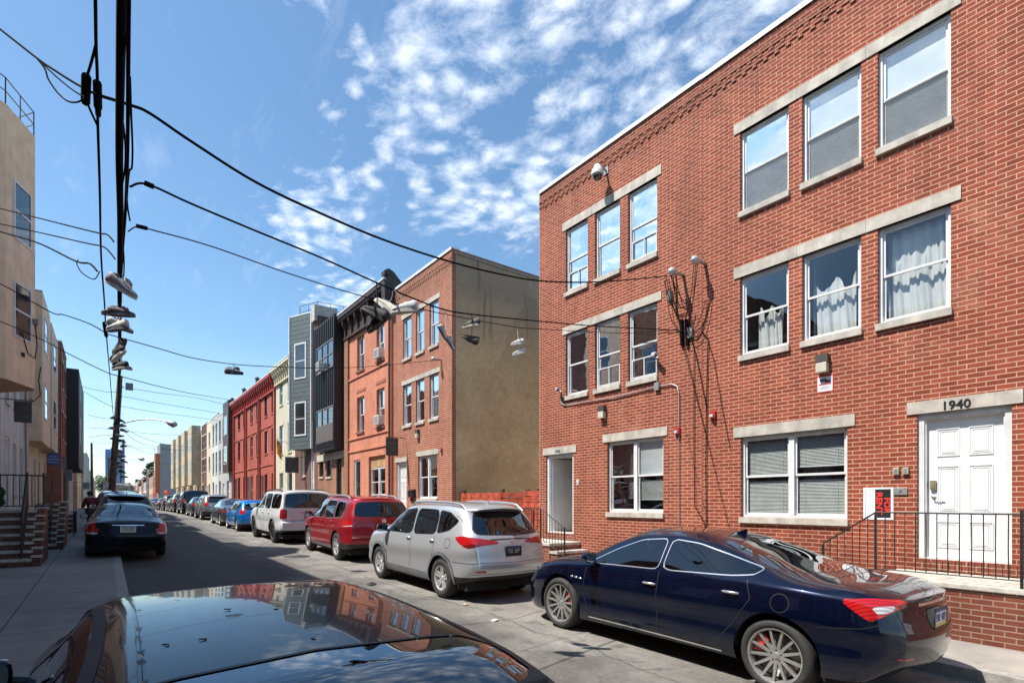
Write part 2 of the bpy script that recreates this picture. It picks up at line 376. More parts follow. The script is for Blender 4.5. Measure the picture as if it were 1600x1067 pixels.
def wavy(mb, D, ya, yb, za, zb, d=.2, amp=.022, waves=6, gather=0.0, n=40, mi=0, tie=None):
    vs, fs = [], []; k = 10
    for j in range(k + 1):
        f = j / k; z = zb + (za - zb) * f
        g = 0 if tie is None else tie * (max(0, 1 - abs(f - .62) / .45) ** 1.5)
        for i in range(n + 1):
            q = i / n; y = ya + (yb - ya) * (q * (1 - g))
            vs.append((D(d + amp * (sin(q * waves * 2 * pi + .6 * sin(f * 3)) + .4 * sin(q * waves * 5.1 + f * 2))), y, z + .02 * sin(q * 9) * f))
    w = n + 1
    for j in range(k):
        for i in range(n): fs.append((j * w + i, j * w + i + 1, (j + 1) * w + i + 1, (j + 1) * w + i))
    mb.add(vs, fs, mi, True)
def screen_mat():
    if 'insect_screen' in MATS: return MATS['insect_screen']
    m, nt, out = newmat('insect_screen'); n = N(nt)
    t = n('ShaderNodeBsdfTransparent'); d = n('ShaderNodeBsdfDiffuse', {'Color': (.13, .14, .15, 1)})
    g = n('ShaderNodeNewGeometry').outputs['Position']
    k = n.ramp(n.noise(n('ShaderNodeMapping', {'Vector': g, 'Scale': (1, 3, 14)}).outputs[0], 3, 4, .65), [(.3, .42), (.7, .66)])
    mx = n('ShaderNodeMixShader', {0: k, 1: t.outputs[0], 2: d.outputs[0]}); nt.links.new(mx.outputs[0], out.inputs[0])
    MATS['insect_screen'] = m; return m
def window(parent, xp, s, ya, yb, za, zb, pair=False, frame=WHITE, gl=None, shade=None, sill=True, room=True, depth=.088, fw=.045, rail=.5,
           guard=False, screen=False, sillmat=STONE, simple=False, name='window', out_sill=.05, light=False):
    D = lambda d: xp - s * d
    gl = gl or GLASS; mb = MB(); pm = MB()
    d0, d1 = depth - .028, depth + .045
    mb.box(D(d0), D(d1), ya, ya + fw, za, zb); mb.box(D(d0), D(d1), yb - fw, yb, za, zb)
    mb.box(D(d0), D(d1), ya + fw, yb - fw, zb - fw, zb); mb.box(D(d0), D(d1), ya + fw, yb - fw, za, za + fw)
    cols = [(ya + fw, yb - fw)]
    if pair:
        ym = (ya + yb) / 2; mb.box(D(d0 - .004), D(d1), ym - .045, ym + .045, za + fw, zb - fw); cols = [(ya + fw, ym - .045), (ym + .045, yb - fw)]
    zm = za + (zb - za) * rail
    for a, b in cols:
        sw = .034
        if not simple:
            for q0, q1, dd in ((zm - .02, zb - fw, depth), (za + fw, zm + .02, depth + .022)):
                mb.box(D(dd), D(dd + .02), a, a + sw, q0, q1); mb.box(D(dd), D(dd + .02), b - sw, b, q0, q1)
                mb.box(D(dd), D(dd + .02), a + sw, b - sw, q1 - .036, q1); mb.box(D(dd), D(dd + .02), a + sw, b - sw, q0, q0 + .036)
                pm.quad((D(dd + .008), a + sw, q0 + .036), (D(dd + .008), b - sw, q0 + .036), (D(dd + .008), b - sw, q1 - .036), (D(dd + .008), a + sw, q1 - .036))
        else:
            mb.box(D(depth), D(depth + .03), a, b, zm - .025, zm + .025)
            for q0, q1 in ((za + fw, zm - .025), (zm + .025, zb - fw)):
                pm.quad((D(depth + .01), a, q0), (D(depth + .01), b, q0), (D(depth + .01), b, q1), (D(depth + .01), a, q1))
    w = mb.build(name, frame, parent)
    pm.build('pane', gl, w)
    if sill:
        MB().box(D(-out_sill), D(depth - .036), ya - .02, yb + .02, za - .105, za - .002).build('window_sill', sillmat, w)
    if screen:
        m2 = MB()
        for a, b in cols: m2.quad((D(depth - .004), a + .02, za + fw), (D(depth - .004), b - .02, za + fw), (D(depth - .004), b - .02, zm), (D(depth - .004), a + .02, zm))
        m2.build('insect_screen', screen_mat(), w)
    if guard:
        m2 = MB(); zt = za + fw + (zb - za) * .27; dd = depth - .012
        for z in (za + fw + .03, zt): m2.box(D(dd), D(dd + .02), ya + fw, yb - fw, z, z + .022)
        for i in range(3): y = ya + fw + (yb - ya - 2 * fw) * (.04 + i * .46); m2.box(D(dd), D(dd + .018), y, y + .02, za + fw + .05, zt)
        m2.build('window_guard', WHITE, w)
    if room:
        e = 1.3; m2 = MB(); a, b, c, d = ya - .35, yb + .35, za - .8, zb + .25; x0, x1 = D(depth + .06), D(depth + e)
        m2.quad((x1, a, c), (x1, b, c), (x1, b, d), (x1, a, d)); m2.quad((x0, a, c), (x1, a, c), (x1, a, d), (x0, a, d)); m2.quad((x0, b, c), (x1, b, c), (x1, b, d), (x0, b, d))
        m2.quad((x0, a, c), (x1, a, c), (x1, b, c), (x0, b, c)); m2.quad((x0, a, d), (x1, a, d), (x1, b, d), (x0, b, d))
        m2.build('room', ROOM, w)
    for sh in ([shade] if isinstance(shade, (str, tuple)) else (shade or [])):
        kind, f0, f1 = (sh if isinstance(sh, tuple) else (sh, 0., 1.))[:3]; col = sh[3] if isinstance(sh, tuple) and len(sh) > 3 else None
        z0, z1 = zb - (zb - za) * f1, zb - (zb - za) * f0
        for ci, (a, b) in enumerate(cols):
            if col is not None and ci != col: continue
            m2 = MB()
            if kind == 'shade':
                m2.add([(D(depth + .036), a, z0), (D(depth + .036), b, z0), (D(depth + .036), b, z1), (D(depth + .036), a, z1)], [(0, 1, 2, 3)]); m2.box(D(depth + .034), D(depth + .046), a, b, z0 - .02, z0)
                m2.build('roller_shade', SHADE, w)
            elif kind == 'blind':
                k = int((z1 - z0) / .024)
                for i in range(k):
                    z = z0 + (i + .5) * .024
                    m2.quad((D(depth + .06), a + .01, z - .010), (D(depth + .078), a + .01, z + .009), (D(depth + .078), b - .01, z + .009), (D(depth + .06), b - .01, z - .010))
                m2.box(D(depth + .058), D(depth + .082), a + .01, b - .01, z0 - .014, z0)
                for q in (.18, .82): y = a + (b - a) * q; m2.box(D(depth + .056), D(depth + .058), y, y + .004, z0, z1)
                m2.build('blind', BLIND, w)
            elif kind == 'curtain':
                wavy(m2, D, a, b, z0, z1, d=depth + .15, waves=5); m2.build('curtain', CURT, w)
            elif kind == 'swag':
                seed = a * 7.3; K = 52; vs = []; u0, u1 = sh[4] if isinstance(sh, tuple) and len(sh) > 4 else (.04, .96)
                for i in range(K + 1):
                    q = i / K; y = a + (b - a) * (u0 + (u1 - u0) * q); sc = .5 + .5 * sin(q * pi * 4.3 + seed) + .18 * sin(q * 17 + seed * 2); ze = z1 - (z1 - z0) * .26 * (1 - sc)
                    for r_ in range(9):
                        f = r_ / 8; z = ze + (z0 - ze) * f; vs.append((D(depth + .12 + .016 * sin(q * 31 + f * 2 + seed) + .012 * sin(q * 67 + f * 5) + .02 * sin(q * 13 + seed)), y, z + .02 * sin(q * 11 + seed) * (1 - f)))
                m2.add(vs, [(i * 9 + r_, i * 9 + r_ + 1, i * 9 + 10 + r_, i * 9 + 9 + r_) for i in range(K) for r_ in range(8)], 0, True); m2.build('curtain', CURT, w)
            elif kind == 'tied':
                wavy(m2, D, a, a + (b - a) * .62, z0, z1, d=depth + .14, waves=4, tie=.55); wavy(m2, D, b, a + (b - a) * .5, z0, z1, d=depth + .18, waves=3, tie=.6); m2.build('curtain', CURT, w)
    return w
def lintel(parent, xp, s, ya, yb, za, zb, mat=STONE, out=.018, joints=()):
    mb = MB(); cuts = [ya, *sorted(joints), yb]
    for i, (a, b) in enumerate(zip(cuts, cuts[1:])): mb.box(xp + s * out, xp - s * .1, a + (.002 if i else 0), b - (.002 if b != yb else 0), za, zb)
    return mb.build('lintel', mat, parent)
def door(parent, xp, s, ya, yb, za, zb, mat=WHITE_D, frame=WHITE, depth=.10, panels=True, handle=True, hinge_hi=True, fw=.075, topw=.075, solid=True):
    D = lambda d: xp - s * d
    fr = MB(); fr.box(D(depth - .06), D(depth + .1), ya, ya + fw, za, zb); fr.box(D(depth - .06), D(depth + .1), yb - fw, yb, za, zb); fr.box(D(depth - .06), D(depth + .1), ya + fw, yb - fw, zb - topw, zb)
    fr.box(D(depth - .035), D(depth + .09), ya + fw, ya + fw + .02, za, zb - topw); fr.box(D(depth - .035), D(depth + .09), yb - fw - .02, yb - fw, za, zb - topw); fr.box(D(depth - .035), D(depth + .09), ya + fw + .02, yb - fw - .02, zb - topw - .02, zb - topw)
    fr.box(D(depth - .05), D(depth + .1), ya + fw, yb - fw, za, za + .03)
    f = fr.build('door_frame', frame, parent)
    if not solid: return f
    a, b, c, d = ya + fw + .022, yb - fw - .022, za + .032, zb - topw - .022
    m = MB(); x0 = depth + .02; m.box(D(x0), D(x0 + .04), a, b, c, d)
    if panels:
        W, H = b - a, d - c
        for (u0, u1) in ((.13, .44), (.56, .87)):
            for (v0, v1) in ((.07, .26), (.32, .66), (.73, .93)) if panels != 4 else ((.08, .42), (.52, .92)):
                p = (a + W * u0, a + W * u1, c + H * v0, c + H * v1)
                for g, o in ((0, .010), (.03, .007)):
                    q = (p[0] + g, p[1] - g, p[2] + g, p[3] - g); t = .012
                    m.box(D(x0 - o), D(x0), q[0], q[0] + t, q[2], q[3]); m.box(D(x0 - o), D(x0), q[1] - t, q[1], q[2], q[3]); m.box(D(x0 - o), D(x0), q[0] + t, q[1] - t, q[2], q[2] + t); m.box(D(x0 - o), D(x0), q[0] + t, q[1] - t, q[3] - t, q[3])
                m.box(D(x0 - .008), D(x0), p[0] + .055, p[1] - .055, p[2] + .055, p[3] - .055)
    dr = m.build('door', mat, parent)
    if handle:
        h = MB(); y = b - .07 if hinge_hi else a + .07; z = c + (d - c) * .44; sg = -1 if hinge_hi else 1
        h.lathe([(0, 0), (.028, 0), (.028, .014), (.016, .02), (0, .02)], (D(x0) + s * 0, y, z), 'x', 14) if s > 0 else h.lathe([(0, -.02), (.016, -.02), (.028, -.014), (.028, 0), (0, 0)], (D(x0), y, z), 'x', 14)
        h.tube([(D(x0 - .05), y, z), (D(x0 - .055), y + sg * .05, z - .004), (D(x0 - .05), y + sg * .12, z - .012)], .009, 6)
        h.tube([(D(x0), y, z), (D(x0 - .05), y, z)], .009, 6)
        h.build('handle', GREYM, dr)
        k = MB(); k.box(D(x0), D(x0 - .035), y - .035, y + .035, z + .10, z + .23); k.box(D(x0 - .035), D(x0 - .04), y - .022, y + .022, z + .12, z + .19); k.build('keypad_lock', plain('pale_brass', (.55, .47, .30), .35, metal=.7), dr)
    return dr
def coping(parent, xp, s, y0, y1, z, mat=WHITE, h=.05, out=.03, deep=10., sides=False):
    mb = MB(); mb.box(xp + s * out, xp - s * .3, y0, y1, z, z + h); mb.box(xp + s * (out + .004), xp + s * (out - .01), y0, y1, z - .05, z)
    if sides:
        for a, b in ((y0 - .02, y0 + .22),): mb.box(xp - s * .3, xp - s * deep, a, b, z, z + h * .8)
    return mb.build('coping', mat, parent)
def corbel(parent, xp, s, y0, y1, z, mat):
    """two stepped rows of projecting headers under the parapet"""
    mb = MB(); p = .203; k = int((y1 - y0) / p)
    for r in range(2): mb.box(xp + s * .014, xp - s * .01, y0, y1, z + r * .1354 + .0677, z + r * .1354 + .128)
    for i in range(k):
        a = y0 + i * p
        mb.box(xp + s * .022, xp - s * .01, a + .02, a + .10, z + .012, z + .0677); mb.box(xp + s * .022, xp - s * .01, a + .12, a + .20, z + .1354, z + .19)
    return mb.build('brick_corbel', mat, parent)
def railing(label, runs, posts, top=.0, r=.0095, group=None, picks=None, mats=None, gap=.115, low=.09):
    """iron railing: runs = list of (p0, p1, height at p0, height at p1); pickets between"""
    t = thing('stair_railing', label, 'railing', runs[0][0], group=group)
    for p0, p1, h0, h1 in runs:
        p0, p1 = Vector(p0), Vector(p1); pk = MB()
        MB().tube([p0 + Vector((0, 0, h0)), p1 + Vector((0, 0, h1))], r * 1.25, 6).build('top_rail', IRON, t); MB().tube([p0 + Vector((0, 0, low)), p1 + Vector((0, 0, low))], r * .9, 6).build('bottom_rail', IRON, t)
        k = max(2, int((p1 - p0).length / gap))
        for i in range(1, k):
            f = i / k; q = p0.lerp(p1, f); h = h0 + (h1 - h0) * f
            w = Vector((.004 * sin(i * 2.1), .004 * sin(i * 1.3), 0))
            pk.tube([q + Vector((0, 0, low)), q + w + Vector((0, 0, (low + h) / 2)), q + Vector((0, 0, h))], r * .66, 5)
        pk.build('picket_panel', IRON, t)
    for p, h in posts: MB().box(p[0] - .014, p[0] + .014, p[1] - .014, p[1] + .014, p[2] - .02, p[2] + h).build('post', IRON, t)
    return t

t = thing('manhole_cover', 'round dark iron cover set in the sunlit road beside the shadow edge', 'manhole cover', (4.35, 16.0, gz(16)))
m = MB(); z = gz(16) + .004; m.lathe([(0, .006), (.30, .006), (.31, .002), (.36, .002), (.37, -.01)], (4.35, 16.0, z), 'z', 32); m.build('cover', plain('cast_iron', (.06, .055, .05), .6, metal=.4, var=.3, scale=20), t)
rl = random.Random(9)
for k, (x, y, lab) in enumerate(((4.24, 10.3, 'dark crumpled litter on the road in front of the silver crossover'), (4.5, 6.4, 'pale scrap of litter on the road by the front wheel of the blue sedan'), (3.6, 8.6, 'brown dead leaf lying on the middle of the road'), (4.75, 7.6, 'small tan paper scrap near the blue sedan and silver crossover'))):
    m = MB(); vs = []; n_ = 9; r_ = (.09, .05, .05, .045)[k]
    for i in range(n_): a = 2 * pi * i / n_; q = r_ * rl.uniform(.55, 1.1); vs.append((x + q * cos(a) * 1.5, y + q * sin(a), gz(y) + .005 + rl.uniform(0, .4) * r_))
    vs.append((x, y, gz(y) + r_ * .75)); m.add(vs, [(i, (i + 1) % n_, n_) for i in range(n_)]); tag(m.build(('crumpled_bag', 'paper_scrap', 'dead_leaf', 'paper_scrap')[k], plain('litter_%s' % ('dark', 'pale', 'brown', 'tan')[k], ((.02, .02, .02), (.6, .58, .52), (.16, .09, .04), (.5, .36, .22))[k], .8)), lab, 'litter')
# ---------------------------------------------------------------- right side: the three red brick houses
def W(p0, p1, t, b, X=XR): return (yx(p1, X), yx(p0, X), zx(p0, b, X), zx(p0, t, X))
def num(parent, txt, y, z, size, xp=XR, s=-1, mat=None, out=.022, bold=.003):
    M = facing((xp + s * out, y, z), (0, s, 0), (0, 0, 1))
    text_mb(txt, size, M, extrude=.004, bold=bold).build('house_number', mat or BLACK, parent)
def wall_lamp(y, z, label, xp=XR, s=-1, sc=1.):
    t = thing('wall_lamp', label, 'wall lamp', (xp, y, z), group='boxy wall lamps')
    D = lambda d: xp + s * d * sc
    MB().box(D(0), D(.10), y - .095 * sc, y + .095 * sc, z + .02 * sc, z + .16 * sc).build('housing', plain('bronze_lamp', (.07, .06, .05), .5), t)
    m = MB(); m.box(D(.004), D(.115), y - .085 * sc, y + .085 * sc, z - .14 * sc, z + .02 * sc)
    m.build('lamp_lens', plain('frosted_lens', (.55, .52, .42), .25, coat=.6), t, bevel=.012)
    return t
def alarm(y, z, label, xp=XR, s=-1):
    t = thing('alarm_strobe', label, 'alarm', (xp, y, z), group='red alarm strobes')
    MB().box(xp, xp + s * .05, y - .06, y + .06, z - .075, z + .075).build('base', plain('alarm_red', (.45, .03, .03), .4), t, bevel=.008)
    MB().box(xp + s * .05, xp + s * .10, y - .035, y + .035, z - .05, z + .01).build('strobe_lens', plain('strobe_clear', (.6, .6, .62), .15, coat=1), t, bevel=.01)
def small_camera(y, z, label, xp=XR, s=-1, dy=-.12):
    t = thing('security_camera', label, 'camera', (xp, y, z), group='small bullet cameras')
    m = MB(); m.lathe([(0, 0), (.035, 0), (.035, .02 * s), (0, .02 * s)], (xp, y, z), 'x', 12); m.tube([(xp, y, z), (xp + s * .12, y, z + .03)], .013, 6); m.build('bracket', GREYM, t)
    a, b = Vector((xp + s * .10, y - dy * .4, z + .05)), Vector((xp + s * .20, y + dy, z + .01)); m = MB(); m.tube([a, b], .042, 12); m.tube([a + Vector((0, 0, .03)), b.lerp(a, -.15) + Vector((0, 0, .035))], .036, 8)
    m.build('body', plain('camera_grey', (.45, .45, .45), .35), t)
    m = MB(); m.tube([b, b + (b - a).normalized() * .006], .033, 12); m.build('lens', plain('camera_lens', (.01, .01, .012), .1, coat=1), t)
    return t
ZT = 10.26
BR_RED2 = brick('red_brick_second', (.180, .034, .018), (.335, .080, .043), (.64, .38, .26), z0=.031)
def brick_house(label, y0, y1, zt, wins3, wins2, pairw, doorr, mat, lz, door_open=False, number=None, side=None, shades3=None, shades2=None, sh1=None, guards=(), coping_mat=WHITE, hinge_hi=True, lint=None, joints=None, z0=None, corb=True, scr=False, sides=False):
    h = thing('brick_rowhouse', label, 'house', (XR, (y0 + y1) / 2, gz((y0 + y1) / 2) + .12))
    ops = [(a, b, lz[0], lz[1]) for a, b in wins3] + [(a, b, lz[3], lz[4]) for a, b in wins2] + [pairw, doorr]
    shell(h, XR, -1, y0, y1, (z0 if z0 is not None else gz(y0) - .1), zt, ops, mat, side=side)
    coping(h, XR, -1, y0, y1, zt, coping_mat, h=.05, sides=sides)
    if corb: corbel(h, XR, -1, y0 + .02, y1, zt - .52, mat)
    for i, (a, b) in enumerate(wins3): window(h, XR, -1, a, b, lz[0], lz[1], shade=(shades3 or {}).get(i), guard=(3, i) in guards, screen=scr)
    for i, (a, b) in enumerate(wins2): window(h, XR, -1, a, b, lz[3], lz[4], shade=(shades2 or {}).get(i), guard=(2, i) in guards)
    window(h, XR, -1, *pairw, pair=True, shade=sh1, rail=.505)
    e = .115 if lint is None else lint
    for ws, zz in ((wins3, lz[1:3]), (wins2, lz[4:6])):
        a, b = min(w[0] for w in ws), max(w[1] for w in ws); lintel(h, XR, -1, a - e, b + e, zz[0], zz[1], joints=[a + (b - a) * .335, a + (b - a) * .67])
    lintel(h, XR, -1, pairw[0] - .11, pairw[1] + .14, pairw[3], pairw[3] + .19); lintel(h, XR, -1, doorr[0] - .11, doorr[1] + .12, doorr[3], doorr[3] + .18)
    door(h, XR, -1, *doorr, solid=not door_open, hinge_hi=hinge_hi)
    m = MB()
    k = int((doorr[1] - doorr[0] + .1) / .0712)
    for i in range(k): y = doorr[0] - .05 + i * .0712; m.box(XR - .012, XR + .05, y, y + .061, doorr[2] - .155, doorr[2] - .012)
    m.build('door_step', BR_STOOP, h)
    if number: num(h, *number)
    return h
w40 = [(2.346, 3.244), (3.470, 4.368), (4.594, 5.494)]
h40 = brick_house('tall red brick rowhouse numbered 1940 with a white panelled door', 1.27, 6.296, ZT, w40, w40, (3.668, 5.477, 1.562, 3.045), (1.708, 2.741, 1.02, 3.12), BR_RED,
    (7.234, 8.73, 8.917, 4.56, 6.026, 6.22), number=('1940', 2.285, 3.19, .165), shades3={0: [('shade', 0, 1.)], 1: [('shade', 0, 1.)], 2: [('shade', 0, 1.)]},
    shades2={0: [('curtain', .05, .50), ('swag', .30, .97, None, (.04, .98))], 1: [('swag', .30, .98, None, (.02, .9))], 2: [('swag', .42, .93, None, (.2, .75)), ('curtain', .0, .98, None)][:1]}, sh1=[('blind', .0, .48, 1), ('blind', .02, .40, 0), ('blind', .55, .96)], scr=True)
w38 = [(7.39, 8.20), (8.44, 9.24), (9.48, 10.28)]
h38 = brick_house('red brick rowhouse numbered 1938 with an open doorway above brick steps', 6.300, 11.33, ZT + .01, w38, w38, (7.23, 8.83, 1.60, 3.248), (9.99, 11.05, 1.025, 3.095), BR_RED2,
    (7.21, 8.83, 9.03, 4.55, 6.15, 6.326), number=('1938', 10.58, 3.165, .10, XR, -1, plain('number_blue', (.10, .16, .22), .5)), door_open=True, shades3={1: [('blind', .5, 1.)]}, shades2={}, sh1=[('shade', 0, .5, 0), ('blind', .06, .48, 1), ('blind', .53, .80, 1), ('blind', .55, .82, 0)],
    guards={(3, 0), (3, 2), (2, 0), (2, 1)}, side=None, sides=True)
# the open doorway: hall walls inside, door leaf swung in
m = MB(); a, b, c, d = 10.07, 10.97, 1.03, 3.03; x0, x1 = XR + .2, XR + 3.2
m.quad((x0, a, c), (x1, a, c), (x1, a, d), (x0, a, d)); m.quad((x0, b, c), (x1, b, c), (x1, b, d), (x0, b, d)); m.quad((x1, a, c), (x1, b, c), (x1, b, d), (x1, a, d)); m.quad((x0, a, d), (x1, a, d), (x1, b, d), (x0, b, d)); m.quad((x0, a, c), (x1, a, c), (x1, b, c), (x0, b, c), 1)
for y, q in ((a, 1), (b, -1)): m.box(x0, x1, y, y + q * .015, c, c + .11, 2)
m.build('hallway', [plain('hall_paint', (.52, .47, .43), .8), plain('hall_floor', (.30, .25, .20), .5), WHITE], h38)
m = MB(); m.box(XR + .13, XR + .98, 10.925, 10.965, 1.06, 2.99); m.build('door', WHITE_D, h38)

B = 12485.6; Q = lambda p: yx(p, XR)
w34 = [W(671, 685.3, 0, 0)[:2], W(649.8, 663, 0, 0)[:2], W(629.8, 642.7, 0, 0)[:2]]
h34 = brick_house('orange red brick rowhouse with a stained blank side wall beside the empty lot', 16.0, 20.70, 10.53, w34, w34, (Q(683.2), Q(653.3), 1.96, 3.56), (Q(635.3), Q(619.8), 1.28, 3.44), BR_FAR,
    (7.50, 9.10, 9.27, 4.86, 6.47, 6.64), shades3={0: [('shade', 0, .5), ('curtain', .5, .98)], 1: [('blind', 0, .98)], 2: [('blind', 0, .5)]}, shades2={0: [('shade', 0, .5)], 1: [('shade', 0, .45)], 2: [('shade', 0, .45)]}, hinge_hi=False)
# stucco party wall facing the empty lot
def stucco():
    m, nt, out = newmat('stained_stucco'); n = N(nt); g = n('ShaderNodeNewGeometry').outputs['Position']; s = n('ShaderNodeSeparateXYZ', {0: g})
    f = n.noise(g, .7, 6, .65); f2 = n.noise(g, 5, 5, .65); f3 = n.noise(g, 30, 4)
    c = n.mix(n.ramp(f, [(.3, 0.), (.7, 1.)]), (.50, .355, .215, 1), (.68, .505, .33, 1))
    c = n.mix(n.ramp(f2, [(.35, .45), (.65, 0.)]), c, (.40, .27, .14, 1))
    grime = n.math('ADD', n.ramp(n.math('MULTIPLY_ADD', f, 2.4, s.outputs[2]), [(0, 0.), (1, 1.)]), 0.)
    hz = n.math('ADD', n.math('MULTIPLY', s.outputs[2], .1), n.math('MULTIPLY', n.math('SUBTRACT', f, .5), .45))
    c = n.mix(n.ramp(hz, [(.70, 0.), (.93, .85)]), c, (.27, .22, .17, 1))
    st = n.noise(n('ShaderNodeMapping', {'Vector': g, 'Scale': (2.6, 1, .13)}).outputs[0], 1.6, 4, .55)
    run = n.math('MULTIPLY', n.ramp(st, [(.62, 0.), (.70, .95)]), n.ramp(n.math('MULTIPLY', s.outputs[2], .1), [(.72, 0.), (.95, 1.)]))
    c = n.mix(run, c, (.035, .032, .028, 1))
    lt = n.ramp(n.noise(n('ShaderNodeMapping', {'Vector': g, 'Scale': (3.4, 1, .2)}).outputs[0], 1.1, 4), [(.6, 0.), (.75, .25)]); c = n.mix(lt, c, (.50, .42, .30, 1))
    vw = n('ShaderNodeVectorMath', {0: g, 1: n('ShaderNodeTexNoise', {'Vector': g, 'Scale': 1.5, 'Detail': 4.}).outputs['Color']}, operation='ADD').outputs[0]
    ck = n('ShaderNodeTexVoronoi', {'Vector': n('ShaderNodeMapping', {'Vector': vw, 'Scale': (.5, 1, .28)}).outputs[0], 'Scale': 1.}, feature='DISTANCE_TO_EDGE').outputs[0]
    c = n.mix(n.math('MULTIPLY', n.math('LESS_THAN', ck, .004), .20), c, (.10, .08, .06, 1))
    pt = n('ShaderNodeTexVoronoi', {'Vector': n('ShaderNodeMapping', {'Vector': vw, 'Scale': (.33, 1, .42)}).outputs[0], 'Scale': 1.}).outputs['Color']; pv = n('ShaderNodeSeparateXYZ', {0: pt}).outputs[0]
    c = n.mix(1., c, n.ramp(pv, [(.2, .90), (.8, 1.06)]), 'MULTIPLY')
    dampz = n.math('ADD', s.outputs[2], n.math('MULTIPLY', f, 1.5)); c = n.mix(n.ramp(n.math('MULTIPLY', dampz, .1), [(.22, .35), (.42, 0.)]), c, (.22, .17, .11, 1))
    c = n.mix(1., c, n.ramp(f3, [(.3, .82), (.7, 1.1)]), 'MULTIPLY')
    b = bsdf(n, out, Base_Color=c, Roughness=.92); b.inputs['Specular IOR Level'].default_value = .2
    bp = n('ShaderNodeBump', {'Height': n.math('ADD', f3, n.math('MULTIPLY', f2, .8)), 'Strength': .6, 'Distance': .02}); nt.links.new(bp.outputs[0], b.inputs['Normal'])
    return m
m = MB(); m.box(XR + .14, XR + 11, 15.97, 16.02, gz(16) - .1, 10.35); m.build('party_wall', stucco(), h34)
m = MB(); m.box(XR + .12, XR + 11, 15.93, 16.2, 10.35, 10.42); m.build('party_wall_cap', GALV_D, h34)
# neighbour past the right edge of the view
w42 = [(-2.7, -1.8), (-1.5, -.6), (-.3, .6)]
brick_house('red brick rowhouse next door to number 1940, nearest the camera', -3.76, 1.266, ZT - .01, w42, w42, (-1.0, .8, 1.5, 3.0), (-3.1, -2.1, 1.0, 3.1), BR_RED2, (7.234, 8.73, 8.917, 4.56, 6.026, 6.22), corb=False)

# ---------------------------------------------------------------- stoops
def stoop(label, x0, x1, y0, y1, zt, steps, g, dirn, group=None, mats=(BR_STOOP, CONC), cheek=None):
    """landing block plus descending steps along Y; steps = list of (near edge y, far edge y, top z)"""
    t = thing('stoop', label, 'stoop', (x0, y0, g), group=group)
    MB().box(x0 + .03, x1, y0 + .01, y1 - .01, g - .15, zt - .07).build('landing_base', mats[0], t)
    MB().box(x0, x1, y0 - .02, y1 + .02, zt - .068, zt).build('landing_slab', mats[1], t, bevel=.012)
    for a, b, z in steps:
        q = MB(); q.box(x0 + .03, x1, a + .01, b - .01, g - .15, z - .06); q.box(x0, x1, a - .02 if dirn < 0 else a, b if dirn < 0 else b + .02, z - .058, z, 1); q.build('step', mats, t)
    return t
stoop('brick stoop with stone slabs under the white door numbered 1940', 8.27, XR - .012, 1.15, 2.95, .85, [(2.972, 3.25, .67), (3.26, 3.54, .50), (3.55, 3.83, .33)], .16, 1)
stoop('brick stoop climbing to the open doorway numbered 1938', 8.42, XR - .012, 9.74, 11.28, .854, [(9.46, 9.718, .676), (9.18, 9.45, .498)], .29, -1)
z = .85
railing('black iron railing round the landing of the white door numbered 1940', [((8.33, 1.42, z), (8.33, 2.88, z), .85, .85), ((8.33, 2.88, z), (8.33, 3.55, .38), .85, .86)],
        [((8.33, 2.88, z), .85), ((8.33, 1.42, z), .9), ((8.33, 3.55, .38), .84)], gap=.105)
t = thing('iron_gate', 'black iron gate leaf at the end of the railing by number 1940', 'gate', (8.33, 1.39, z))
m = MB(); m.box(8.31, 9.3, 1.36, 1.385, z + .02, z + .9); m.build('panel', IRON, t); m = MB(); m.ball((8.9, 1.395, z + .5), .03); m.build('handle', GREYM, t)
m = MB(); m.box(8.29, 8.35, 1.30, 1.35, z, z + .98); m.build('post', IRON, t)
z = .854
railing('iron railing on the steps below the open doorway numbered 1938', [((8.47, 11.2, z), (8.47, 10.1, z), .82, .82), ((8.47, 10.1, z), (8.47, 9.24, .50), .82, .74)],
        [((8.47, 10.1, z), .82), ((8.47, 11.2, z), .82), ((8.47, 9.24, .50), .75)])
for px, nm in ((845, 'blue'), (857, 'grey')): pass

# ---------------------------------------------------------------- fittings on 1940 / 1938 / 1934
wall_lamp(4.02, 4.10, 'boxy wall lamp above the camera notice on house 1940')
wall_lamp(8.954, 3.96, 'boxy wall lamp over the ground floor window of house 1938')
wall_lamp(18.47, 4.40, 'boxy wall lamp on the house beside the empty lot', sc=1.05)
alarm(7.115 - .28 + .02, 3.30, 'red alarm strobe on the conduit right of the 1938 window')
alarm(6.04, 3.53, 'red alarm strobe above the seam between houses 1938 and 1940')
alarm(16.70, 3.67, 'red alarm strobe at the corner of the house by the empty lot')
t = thing('warning_sign', 'small white surveillance notice with a red border under a wall lamp', 'sign', (XR, 4.0, 3.78))
MB().box(XR, XR - .006, 3.87, 4.13, 3.645, 3.915).build('board', plain('notice_red', (.6, .05, .05), .5), t)
MB().box(XR - .006, XR - .009, 3.885, 4.115, 3.66, 3.90).build('face', plain('notice_white', (.80, .78, .78), .5), t)
m = MB(); m.xf(Matrix()); m.tube([(XR - .012, 4.07, 3.845), (XR - .012, 3.97, 3.84)], .022, 8); m.box(XR - .009, XR - .012, 3.92, 3.99, 3.80, 3.835); m.build('pictogram', plain('ink_dark', (.05, .05, .055), .6), t)
m = MB()
for i, (q, w) in enumerate(((3.765, .19), (3.735, .10), (3.715, .17), (3.695, .15))): m.box(XR - .009, XR - .0105, 4.0 - w / 2, 4.0 + w / 2, q, q + (.022 if i == 0 else .008), 0 if i == 0 else 1)
m.build('lettering', [plain('notice_red', (.6, .05, .05), .5), plain('ink_grey', (.35, .35, .35), .6)], t)
t = thing('rent_sign', 'red on black FOR RENT sign hung sideways beside the white door', 'sign', (XR, 3.235, 1.81))
